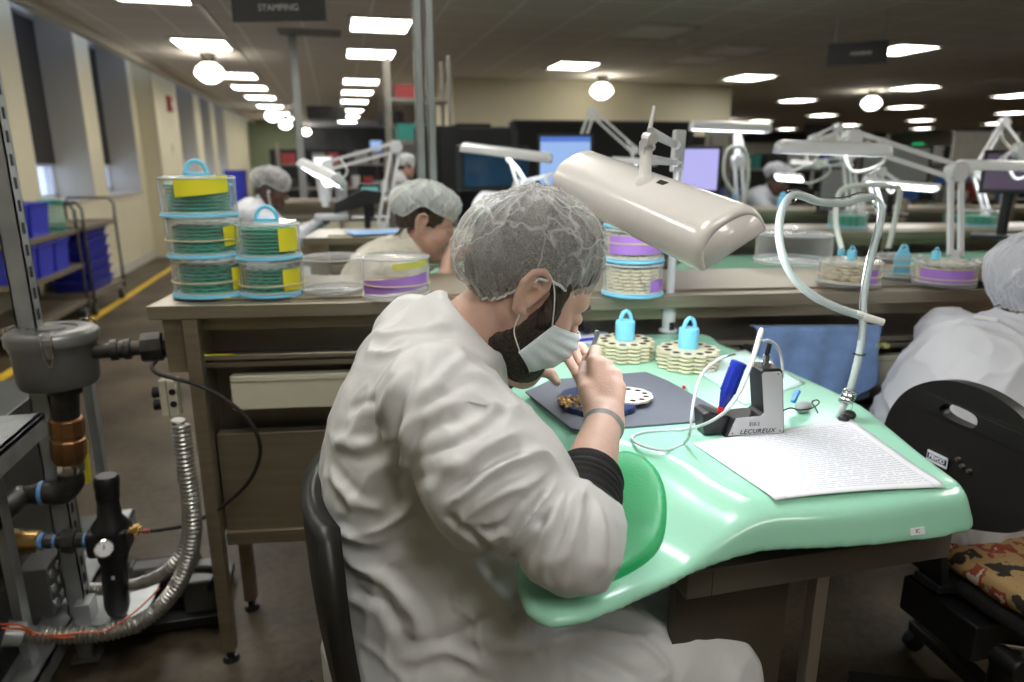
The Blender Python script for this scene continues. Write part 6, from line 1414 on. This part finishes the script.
# floral cushion and chair of the right worker
def task_chair(name, label, x, y, seat_z, backx, m_back=CHB):
    t = thing(name, label, 'chair', (x,y,0))
    return t
CX = 1.235
c2_ = thing('task_chair', 'black task chair at the right edge with a slotted plastic backrest', 'chair', (CX+.27, 1.10, 0))
pt_ = [(px,py) for px,py in [(885,438),(892,412),(908,392),(930,382),(955,380),(985,388),(1010,402),(1030,420),(1046,448),(1050,480),(1040,515),(1022,531),(995,531),(960,525),(925,513),(900,495),(888,470)]]
out_ = [(-(xx(px,py,CX).y), xx(px,py,CX).z) for px, py in pt_]
out_ = [(p.x,p.y) for p in smooth_pts([(a,b_,0) for a,b_ in out_], 4, True)]
sl_ = [(-(xx(px,py,CX).y), xx(px,py,CX).z) for px, py in [(944,409),(949,404),(958,404),(978,413),(983,420),(981,426),(974,427),(952,417)]]
sl_ = [(p.x,p.y) for p in smooth_pts([(a,b_,0) for a,b_ in sl_], 3, True)]
b = MB(); holed(b, out_, [sl_], 0, .028); ym = sum(p[0] for p in out_)/len(out_)
def bend(v):
    a = v[0]-ym; return (CX-v[2]*-1-.014+.12*a*a, -v[0], v[1])
b.v = [bend(v) for v in b.v]; b.build('backrest', CHB, c2_, smooth=30, bevel=.006, seg=3)
lq = xx(938,459,CX-.014); rr_ = Vector((0,-1,0)); fwd = Vector((-1,0,0)); upz = Vector((0,0,1))
b = MB(); Ml = Matrix((rr_, upz, fwd)).transposed().to_4x4(); lx_ = CX-.014+.12*(-lq.y-ym)**2; Ml.translation = Vector((lx_-.0015, lq.y, lq.z)); b.prism([(-.026,-.012),(.026,-.012),(.026,.012),(-.026,.012)], 0, .002, Ml); b.build('maker_label', PAPER, c2_)
b = MB(); b.prism([(-.0245,-.0065),(.0245,-.0065),(.0245,.0065),(-.0245,.0065)], .002, .0024, Ml); b.build('label_band', mat('label_navy', (.02,.03,.10), .5), c2_)
text('lettering', 'BEVCO', .0125, PAPER, c2_, Vector((lx_-.0041, lq.y, lq.z)), (rr_, upz, fwd), .0002, bold=.0006)
for px, py in [(957,459),(961,466),(968,471)]: q = xx(px,py,CX-.016); MB().cyl((CX-.008,q.y,q.z),(CX-.018,q.y,q.z),.004,n=12).build('bolt', STEELD, c2_)
sq = xx(975,560,1.35); SZ = .52
b = MB(); b.box((CX+.29,1.10,SZ-.03),(.48,.46,.06)); b.build('seat', CHF, c2_, bevel=.028, seg=4)
b = MB(); b.bar((CX+.02,1.10,SZ-.02),(CX-.035,1.10,SZ+.20),.07,.02,(1,0,0)).bar((CX+.30,1.10,SZ-.07),(CX+.0,1.10,SZ-.03),.07,.02); b.build('back_bracket', BLACKP, c2_, bevel=.004)
b = MB(); b.box((CX+.10,1.08,SZ-.11),(.16,.20,.09)).cyl((CX+.06,.96,SZ-.12),(CX+.06,.90,SZ-.12),.026); b.build('tilt_mechanism', BLACKP, c2_, bevel=.006)
b = MB(); b.cyl((CX+.08,.99,SZ-.12),(CX+.42,.86,SZ-.15),.007); b.build('lever', CHROME, c2_)
b = MB(); b.cyl((CX+.28,1.10,.10),(CX+.28,1.10,SZ-.06),.03); b.build('gas_column', BLACKP, c2_)
for k in range(5):
    a = 2*pi*k/5+2.6; e_ = Vector((CX+.28+.33*cos(a),1.10+.33*sin(a),.085)); lg = MB().bar((CX+.28,1.10,.12), e_, .055,.035).build('base_leg', BLACKP, c2_, bevel=.008)
    MB().cyl(e_+Vector((0,-.014,-.055)), e_+Vector((0,.014,-.055)), .03, n=18).cyl(e_+Vector((0,0,-.05)), e_, .008, n=10).build('caster', BLACKP, lg)
def floral():
    m = mat('floral_cloth', (.3,.2,.1), .9, var=0, bump=.2, bscale=200); nt = m.node_tree; bs = nt.nodes['Principled BSDF']; tc = nt.nodes['Texture Coordinate']
    v = nt.nodes.new('ShaderNodeTexVoronoi'); v.inputs['Scale'].default_value = 26; nz = nt.nodes.new('ShaderNodeTexNoise'); nz.inputs['Scale'].default_value = 18; nz.inputs['Detail'].default_value = 4
    nt.links.new(tc.outputs['Object'], nz.inputs['Vector']); nt.links.new(nz.outputs['Color'], v.inputs['Vector'])
    r = nt.nodes.new('ShaderNodeValToRGB'); r.color_ramp.interpolation = 'CONSTANT'
    e = r.color_ramp.elements; e[0].position = 0; e[0].color = (.03,.022,.018,1); e[1].position = .42; e[1].color = (.42,.27,.12,1)
    for pos, c in ((.55,(.30,.06,.03,1)),(.63,(.62,.53,.40,1)),(.74,(.05,.035,.03,1))): x = e.new(pos); x.color = c
    nt.links.new(nz.outputs['Fac'], r.inputs[0]); nt.links.new(r.outputs[0], bs.inputs['Base Color']); return m
def cush(p): return s_box(p, (CX+.27,1.09,SZ+.022), (.23,.235,.026), None, .024)
P, F = nets(cush, (CX,.80,SZ-.03), (CX+.56,1.38,SZ+.08), .008); P = relax(P, F, 2); N = vnormals(P, F); P = P+N*crumple(P, .004)[:,None]
tag(np_obj('seat_cushion', P, F, floral()), 'floral patterned seat cushion on the black chair at right', 'cushion')
# gown tail hanging over the side of the chair
b = MB(); b.grid(lambda s,t: (CX+.12+.36*s+.02*sin(7*t+4*s), .845-.03*t+.012*sin(9*s+3*t), SZ+.10-.30*t*(.35+.65*s)), 30, 24); b.build('gown_tail', GOWN2, oR, solid=.002, smooth=180)
# ================================================================== benches, desks and lamps of the rows behind
BCH = {'o': bench}
bench2 = dup(bench, (-.165, 3.48, 0), 'second stainless conveyor bench, in front of the far left worker'); bench2.rotation_euler.z = 0
bench3 = dup(bench, (1.25, 5.05, 0), 'third stainless conveyor bench, in front of the worker in grey')
bench4 = dup(bench, (-.75, 7.1, 0), 'far stainless conveyor bench beyond the far left worker')
bench5 = dup(bench, (5.6, 4.1, 0), 'stainless bench at far right behind the twin arm lamp')
def row_desk(off, label): return dup(desk, (.6+off[0], 1.2+off[1], 0), label)
row_desk((.02, 1.62), 'mint green desk behind the purple banded stack'); row_desk((1.22, 1.46), 'mint green desk behind the container under the hose loop')
row_desk((2.42, 1.30), 'mint green desk behind the right worker')
row_desk((.0, 3.25), 'mint green desk beside the far left worker'); row_desk((2.6, 2.95), 'mint green desk in the second row behind the twin arm lamp')
def lamp2(label, base, top, elbow, hub, A, B, wide=.16, deep=.035, lit=True, roll=0., L=12., post_r=.012, gap=.045, up=(0,0,1), cord=True):
    """a white spring arm lamp: socket, upright, two parallel arms, hub, shade, cord."""
    base, top, elbow, hub = Vector(base), Vector(top), Vector(elbow), Vector(hub)
    t = thing('task_lamp', label, 'lamp', base)
    MB().lathe([(0,0),(.03,0),(.03,.008),(.018,.014),(.018,.05),(0,.05)], base, n=16).build('socket', WHITEE, t)
    b = MB(); 
    if (top-base).length > .05: arm_pair(b, base+Vector((0,0,.03)), top, gap, .013, (1,0,0))
    b.build('upright', WHITEE, t)
    b = MB(); b.cyl(top-Vector((0,.022,0)), top+Vector((0,.022,0)), .036, n=20).box(top, (.05,.03,.07)); b.build('shoulder', WHITEE, t, bevel=.002)
    b = MB(); arm_pair(b, top, elbow, gap, .012); b.build('arm', WHITEE, t)
    b = MB(); b.cyl(elbow-Vector((0,.02,0)), elbow+Vector((0,.02,0)), .032, n=18); b.tube([elbow, elbow.lerp(hub,.5)+Vector((0,0,.01)), hub], .010, n=10); b.build('hub', WHITEE, t)
    lamp_head('', '', A, B, wide, deep, up, parent=t, m=WHITEE, roll=roll, lens=lit, L=L)
    if cord: b = MB(); m_1 = top.lerp(elbow, .8); b.tube([m_1+Vector((0,-.02,.02)), m_1+Vector((.03,-.03,-.06)), elbow.lerp(hub,.5)+Vector((.02,-.03,-.10)), hub+Vector((0,-.02,.01))], .006, n=8, k=6); b.build('cord', WHITEP, t)
    return t
lamp2('white twin arm lamp standing behind the purple banded container, shade to its left', dd(954,264,2.45), dd(956,172,2.45), dd(852,138,2.5), dd(838,147,2.45), dd(777,153,2.45), dd(884,157,2.40), wide=.17, deep=.045, L=6)
lamp2('white lamp with a slim shade in front of the dark blue monitor', dd(612,232,2.9), dd(604,168,2.95), dd(528,186,2.9), dd(507,158,2.9), dd(464,152,2.9), dd(550,163,2.85), wide=.17, deep=.04, L=6)
lamp2('white lamp with lit shade low behind the hair net, at the second row', dd(575,262,3.3), dd(560,215,3.3), dd(520,186,3.2), dd(505,197,3.2), dd(478,203,3.2), dd(530,207,3.1), wide=.15, deep=.04, roll=.5)
lamp2('white slim shade lamp over the worker in grey', dd(741,222,4.0), dd(738,160,4.0), dd(736,128,4.02), dd(732,126,4.0), dd(690,130,4.), dd(768,133,3.95), wide=.2, deep=.055, L=6)
lamp2('white angled arm lamp lighting the far left worker\'s bench', dd(382,232,3.95), dd(396,147,3.9), dd(327,166,3.95), dd(318,172,3.95), dd(304,170,3.95), dd(338,186,3.9), wide=.2, deep=.06, roll=-.35)
lamp2('far lamp with folded arms in front of the beige wall', dd(560,205,5.6), dd(592,112,5.6), dd(634,150,5.5), dd(632,160,5.5), dd(612,163,5.5), dd(656,166,5.4), wide=.2, deep=.05)
lamp2('far lamp with folded arms near the right edge', dd(985,215,4.6), dd(975,172,4.6), dd(1004,122,4.6), dd(1030,160,4.5), dd(1000,170,4.5), dd(1060,172,4.4), wide=.2, deep=.05)
lamp2('lit lamp shade in front of the grey capped worker', dd(850,215,4.7), dd(846,160,4.7), dd(818,164,4.7), dd(790,172,4.7), dd(775,178,4.7), dd(803,180,4.6), wide=.10, deep=.03, roll=-.40, L=10)
lamp2('lit lamp shade between the twin arm lamp and the dark monitor', dd(880,215,4.2), dd(870,180,4.2), dd(880,172,4.2), dd(895,180,4.2), dd(862,184,4.2), dd(938,190,4.1), wide=.09, deep=.03, roll=-.35, L=10)
lamp2('white lamp shade in front of the dark monitor at the right edge', dd(1050,235,3.0), dd(1048,168,3.0), dd(1020,150,3.0), dd(1000,160,3.0), dd(956,170,3.0), dd(1040,172,2.9), wide=.16, deep=.045, L=6)
lamp2('far lamp with tall thin arms above the twin arm lamp', dd(862,215,5.4), dd(838,128,5.4), dd(812,140,5.4), dd(806,160,5.4), dd(790,165,5.4), dd(826,167,5.3), wide=.18, deep=.04)
# bent hose stand of the next desk, behind the air hose
def hose_loop(label, pts, base):
    t = thing('air_hose', label, 'hose', base); b = MB(); b.tube(pts, .010, n=10, k=8); b.build('hose', mat('pale_hose', (.62,.66,.60), .4), t); b = MB(); b.cyl(pts[-1], pts[-1]+Vector((0,0,-.03)), .014, n=12); b.build('nozzle', CYANP, t); b = MB(); b.lathe([(0,0),(.02,0),(.018,.02),(0,.022)], base, n=14); b.build('base', BLACKP, t)
hose_loop('pale bent air hose of the desk behind the bench, seen through the hose loop', [dd(888,250,2.75), dd(896,215,2.75), dd(900,190,2.75), dd(893,187,2.75), dd(868,185,2.75), dd(845,188,2.75), dd(837,200,2.75), dd(836,225,2.7), dd(842,250,2.6)], dd(888,253,2.75))
hose_loop('white bent air hose hanging under the slim lamp at right of the wall corner', [dd(741,215,3.9), dd(748,180,3.9), dd(745,150,3.9), dd(728,150,3.9), dd(724,175,3.9), dd(735,195,3.85)], dd(741,219,3.9))
# monitors
def monitor(c, w, h, face, label, scr, ztable, strip=None):
    c = Vector(c); f = Vector((*face, 0)).normalized(); s = Vector((-f.y, f.x, 0)); M = Matrix((s, Vector((0,0,1)), f)).transposed().to_4x4(); M.translation = c
    t = thing('monitor', label, 'monitor', (c.x, c.y, ztable))
    b = MB(); b.prism([(-w/2,-h/2),(w/2,-h/2),(w/2,h/2),(-w/2,h/2)], -.045, 0, M); b.build('housing', BLACKP, t, bevel=.006)
    b = MB(); b.prism([(-w/2+.018,-h/2+.022),(w/2-.018,-h/2+.022),(w/2-.018,h/2-.018),(-w/2+.018,h/2-.018)], 0, .002, M); so = b.build('screen', scr, t, smooth=0)
    if strip: b = MB(); b.prism([(-w/2+.018,h/2-.05),(w/2-.018,h/2-.05),(w/2-.018,h/2-.018),(-w/2+.018,h/2-.018)], .002, .003, M); b.build('title_bar', strip, so, smooth=0)
    b = MB(); b.cyl((c.x-f.x*.03,c.y-f.y*.03,ztable+.01),(c.x-f.x*.03,c.y-f.y*.03,c.z),.022); b.build('stand', BLACKP, t)
    MB().box((c.x,c.y,ztable+.008),(.24,.18,.016),rz=atan2(s.y,s.x)).build('foot', BLACKP, t, bevel=.004); return t
def facing(c): v = Vector(CAMP)-Vector(c); return (v.x, v.y)
ZB1 = ZB+.007
S_B = emis('screen_blue', (.33,.50,.85), .85); S_L = emis('screen_lilac', (.52,.50,.95), .80); S_D = mat('screen_dusk', (.06,.045,.07), .12, var=.1, emit=.10, ecol=(.5,.38,.62)); S_N = mat('screen_navy', (.012,.035,.075), .08, var=.1, emit=.03, ecol=(.2,.5,.9))
c = dd(565,161,4.5); monitor(c, .36, .34, facing(c), 'monitor with pale blue screen behind the big white lamp', S_B, 1.062, emis('screen_title', (.12,.25,.75), .7))
c = dd(699,170,3.8); monitor(c, .235, .26, facing(c), 'monitor with lilac screen right of the big lamp\'s post', S_L, 1.06)
c = dd(1012,172,3.2); monitor(c, .24, .20, facing(c), 'monitor with dark dusky screen at the right edge', S_D, 1.06)
c = dd(497,168,3.5); monitor(c, .45, .22, (.5,-1), 'wide dark blue monitor above the masked worker\'s hair net', S_N, 1.06)
c = dd(370,193,4.3); monitor(c, .14, .11, facing(c), 'small teal screen on the far left worker\'s bench', emis('screen_teal', (.12,.50,.44), .6), 1.06)
c = dd(895,165,4.6); monitor(c, .42, .25, facing(c), 'grey unlit monitor behind the twin arm lamp', mat('screen_grey', (.20,.20,.20), .3, var=.05), 1.06)
c = dd(835,190,4.9); monitor(c, .22, .32, facing(c), 'tall mauve grey monitor behind the hose loop', mat('screen_mauve', (.26,.23,.25), .4, var=.05), 1.06)
c = dd(376,146,14.); monitor(c, .26, .24, (0,-1), 'tiny blue screen far down the room', S_B, 1.06); c = dd(394,146,14.2); monitor(c, .24, .22, (0,-1), 'second tiny blue screen far down the room', S_B, 1.06)
def side_table(x, y, w, d, h, label):
    t = thing('side_table', label, 'table', (x,y,0)); MB().bb(x-w/2,x+w/2,y-d/2,y+d/2,h-.03,h).build('table_top', GREYP, t, bevel=.003)
    for sx in (-1,1):
        for sy in (-1,1): MB().bb(x+sx*(w/2-.04)-.018,x+sx*(w/2-.04)+.018,y+sy*(d/2-.04)-.018,y+sy*(d/2-.04)+.018,0,h-.03).build('leg', STEELD, t)
for (px,py,t_,hh,l) in [(565,161,4.5,1.06,'grey side table under the pale blue monitor'),(376,146,14.,1.06,'grey table under the tiny blue screen far off'),(394,146,14.2,1.06,'grey table under the second tiny blue screen')]:
    q = dd(px,py,t_); side_table(q.x, q.y, .5 if t_ < 10 else .36, .4, hh, l)
# microscope with a lit display on the far left worker's bench
mc = thing('microscope', 'grey microscope with bright display on the far left worker\'s bench', 'microscope', dd(332,226,4.35)); q = dd(332,226,4.35); q.z = 1.062
b = MB(); b.box((q.x,q.y,q.z+.015),(.20,.24,.03)); b.build('base', GREYP, mc, bevel=.006)
b = MB(); b.tube([(q.x+.06,q.y,q.z+.03),(q.x+.07,q.y,q.z+.18),(q.x+.03,q.y,q.z+.28)], [.04,.036,.04], n=14, k=5); b.build('column', GREYP, mc)
b = MB(); b.cyl((q.x-.03,q.y-.02,q.z+.11),(q.x-.03,q.y-.02,q.z+.26),.035,.05); b.cyl((q.x-.03,q.y-.02,q.z+.08),(q.x-.03,q.y-.02,q.z+.11),.022); b.build('optic_tube', WHITEE, mc)
b = MB(); b.box((q.x-.03,q.y-.03,q.z+.32),(.12,.04,.13),rz=.1); ds = b.build('display', GREYP, mc, bevel=.004); b = MB(); b.box((q.x-.03,q.y-.053,q.z+.32),(.10,.006,.11),rz=.1); b.build('display_glass', emis('display_white', (.85,.95,1), 1.4), mc)
bk = thing('bench_arm', 'black angled holder in front of the small teal screen', 'holder', dd(368,232,4.1)); q = dd(368,232,4.1)
b = MB(); b.box(q+Vector((0,0,.075)), (.035,.03,.27)); b.build('stem', BLACKP, bk, bevel=.004); b = MB(); b.prism([(-.16,-.02),(.10,.04),(.16,.10),(.02,.12),(-.15,.05)], -.03, .03, Matrix.Translation(q+Vector((-.03,0,.13))) @ Matrix.Rotation(pi/2,4,'X')); b.build('tray', BLACKP, bk, bevel=.006)
# partitions, cabinets and shelving
BLK = mat('black_fabric_panel', (.009,.009,.010), .85, var=.2, scale=60)
def partition(p0, p1, z0, z1, label, n=2):
    p0, p1 = Vector(p0), Vector(p1); t = thing('partition_screen', label, 'partition', (p0.x,p0.y,0)); d = (p1-p0); d.z = 0
    for i in range(n): b = MB(); a, e = p0+d*(i/n), p0+d*((i+1)/n); b.bar((a.x,a.y,(z0+z1)/2),(e.x,e.y,(z0+z1)/2), .05, z1-z0); b.build('panel', BLK, t)
    b = MB(); b.bar((p0.x,p0.y,z1+.01),(p1.x,p1.y,z1+.01),.055,.02); b.build('cap_rail', mat('dark_rail', (.04,.04,.04), .4, .4), t)
    for q in (p0, p1): MB().bb(q.x-.03,q.x+.03,q.y-.03,q.y+.03,0,z1).build('post', MATS['dark_rail'], t)
a, e = dd(512,122,7.), dd(690,132,7.3); partition(a, e, .6, a.z, 'black fabric partition behind the pale blue monitor', 3)
a, e = dd(440,124,5.4), dd(458,128,5.4); partition(dd(456,134,6.2), dd(514,134,6.2), .6, 1.70, 'lower black partition behind the dark blue monitor', 1)
def cabinet(p, w, d, h, label, m=BLK, doors=2):
    x, y = p[0], p[1]; t = thing('cabinet', label, 'cabinet', (x,y,0)); MB().bb(x-w/2,x+w/2,y,y+d,.06,h).build('body', m, t, bevel=.004); MB().bb(x-w/2+.02,x+w/2-.02,y+.02,y+d,0,.06).build('plinth', BLACKP, t)
    for i in range(doors): a = x-w/2+w*i/doors; dr = MB().bb(a+.006,a+w/doors-.006,y-.018,y-.001,.08,h-.02).build('door', m, t, bevel=.002); MB().bb(a+w/doors-.05,a+w/doors-.035,y-.035,y-.018,h*.45,h*.6).build('handle', GREYP, dr)
cabinet(dd(440,150,5.6), .32, .4, dd(440,126,5.6).z, 'tall black cabinet right of the steel pole pair')
cabinet(dd(474,150,9.8), .5, .4, dd(474,126,9.8).z if False else 1.95, 'black cabinet against the beige wall', doors=2)
rr = random.Random(21); BOXM = [mat('box_%s' % n, c_, .6, var=.08) for n, c_ in (('white',(.55,.54,.52)),('teal',(.03,.24,.20)),('blue',(.05,.15,.45)),('red',(.32,.04,.04)),('olive',(.30,.30,.10)),('grey',(.22,.22,.23)),('cream',(.52,.48,.36)),('black',(.02,.02,.02)))]
BN = ['white','teal','blue','red','olive','grey','cream','black']
def rack(x0, x1, y, zs, label, short, dp=.4, h=None, frame=STEELD, dens=1.):
    t = thing('storage_rack', label, 'rack', ((x0+x1)/2, y+dp/2, 0)); top = h or zs[-1]+.35
    for x in (x0, x1):
        for yv in (y, y+dp): MB().bb(x-.015,x+.015,yv-.015,yv+.015,0,top).build('post', frame, t)
    for z in zs: MB().bb(x0,x1,y,y+dp,z-.025,z).build('shelf', frame, t)
    k = 0
    for z in zs:
        x = x0+.06
        while x < x1-.12:
            w = rr.uniform(.10,.26); hh = rr.uniform(.08,.24)
            if rr.random() < .8*dens and x+w < x1-.04:
                i = rr.randrange(8); bxo = thing('box', '%s box on the %s' % (BN[i], short), 'box', (x+w/2, y+.15, z), 'boxes on the %s' % short)
                MB().bb(x, x+w, y+.02, y+.28, z, z+hh*.85).build('body', BOXM[i], bxo, bevel=.004); MB().bb(x-.004, x+w+.004, y+.016, y+.284, z+hh*.85, z+hh).build('lid', BOXM[i], bxo, bevel=.003)
            x += w+rr.uniform(.02,.10)
rack(.50,1.02,6.3,[.5,.9,1.25,1.6,1.95],'tall shelving rack left behind the steel pole pair','tall rack behind the pole pair')
rack(4.1,5.1,3.95,[.45,.80],'low rack left of the twin arm lamp','low rack left of the twin arm lamp', frame=STEELP)
rack(4.2,6.2,7.0,[.5,.95,1.35],'dark rack behind the twin arm lamp','dark rack behind the twin arm lamp'); rack(6.6,9.2,7.4,[.5,.95,1.4],'dark rack at the far right','dark rack at the far right')
rack(4.0,5.6,9.2,[.6,1.1,1.6],'tall dark rack right of the beige wall corner','tall rack right of the wall corner'); rack(-.9,.9,12.5,[.5,1.0,1.4],'dark rack across the end of the corridor benches','rack at the corridor end'); rack(9.5,13.0,12.,[.5,1.,1.5],'long rack far off at right','long rack far off at right')
cabinet((5.2,8.2), .9, .5, 1.45, 'dark cabinet behind the grey capped worker'); cabinet((7.3,9.4), 1.2, .5, 1.7, 'dark cabinet far behind the twin arm lamp'); cabinet((-.5,16.), 1.6, .5, 1.7, 'black cabinet far down the corridor'); cabinet((1.0,17.0),.9,.5,1.6,'black cabinet far down beside the beige wall'); cabinet((11.,9.),1.4,.5,1.6,'black cabinet far off at the right edge'); cabinet((14.,17.),3.,.5,1.6,'wide dark cabinet far off beyond the counter')
# pale notice boards standing among the racks
for k,(px,py,t_,w,h,l) in enumerate([(842,147,9.5,.9,.32,'pale notice board above the far racks'),(985,146,7.9,.9,.30,'pale notice board near the right edge'),(720,150,8.5,.4,.4,'grey panel right of the lilac monitor')]):
    q = dd(px,py,t_); t = thing('notice_board', l, 'board', (q.x,q.y,q.z-h/2)); MB().box(q,(w,.03,h)).build('board', mat('board_cream', (.50,.48,.42), .7, var=.08), t); MB().box(q+Vector((0,.01,h/2)),(w+.03,.04,.02)).box(q+Vector((0,.01,-h/2)),(w+.03,.04,.02)).build('frame', GREYP, t)
    for sx in (-1,1): MB().bb(q.x+sx*w*.45-.015,q.x+sx*w*.45+.015,q.y+.02,q.y+.045,0,q.z-h/2).build('leg', GREYP, t)
# small trays and containers on the benches behind
for k,(px,py,t_,n) in enumerate([(735,208,4.3,3),(610,214,4.6,4),(905,232,3.6,4),(975,228,3.7,3)]):
    q = dd(px,py,t_); 
def on_b2(u, v, z=ZB1): d = BT.to_3x3() @ Vector((u, v, 0)); return Vector((-.165+d.x, 3.48+d.y, z))
def on_b3(u, v, z=ZB1): d = BT.to_3x3() @ Vector((u, v, 0)); return Vector((1.25+d.x, 5.05+d.y, z))
for k,(u,v,r,nn,l) in enumerate([(.95,.2,.09,5,'second bench behind the slim lamp'),(1.9,.2,.09,5,'second bench under the lilac monitor'),(2.9,.2,.1,6,'second bench behind the hose loop'),(3.7,.22,.1,5,'second bench behind the twin arm lamp')]):
    c = on_b2(u, v); container(c, r, .085, 'clear container of green trays on the '+l, None)
    for j in range(nn): dup(g0, (c.x,c.y,c.z+.0105+j*.0092), 'green tray in the container on the '+l, scale=(r-.006)/.0875, group='green trays in the container on the '+l)
for u,l in [(.5,'third bench, nearest its left end'),(1.5,'third bench left of the grey worker'),(2.2,'third bench beside the grey worker')]: holder(on_b3(u,.15), 'small blue holder on the '+l, s=1.6)
# papers and a tray in front of the far left worker
q = on_b2(.35,.15); MB().box((q.x,q.y,q.z+.004),(.30,.21,.006),rz=.2).build('blue_pad', mat('blue_pad', (.25,.45,.75), .7, var=.05)); tag(bpy.data.objects['blue_pad'], 'pale blue work pad on the far left worker\'s bench', 'pad')
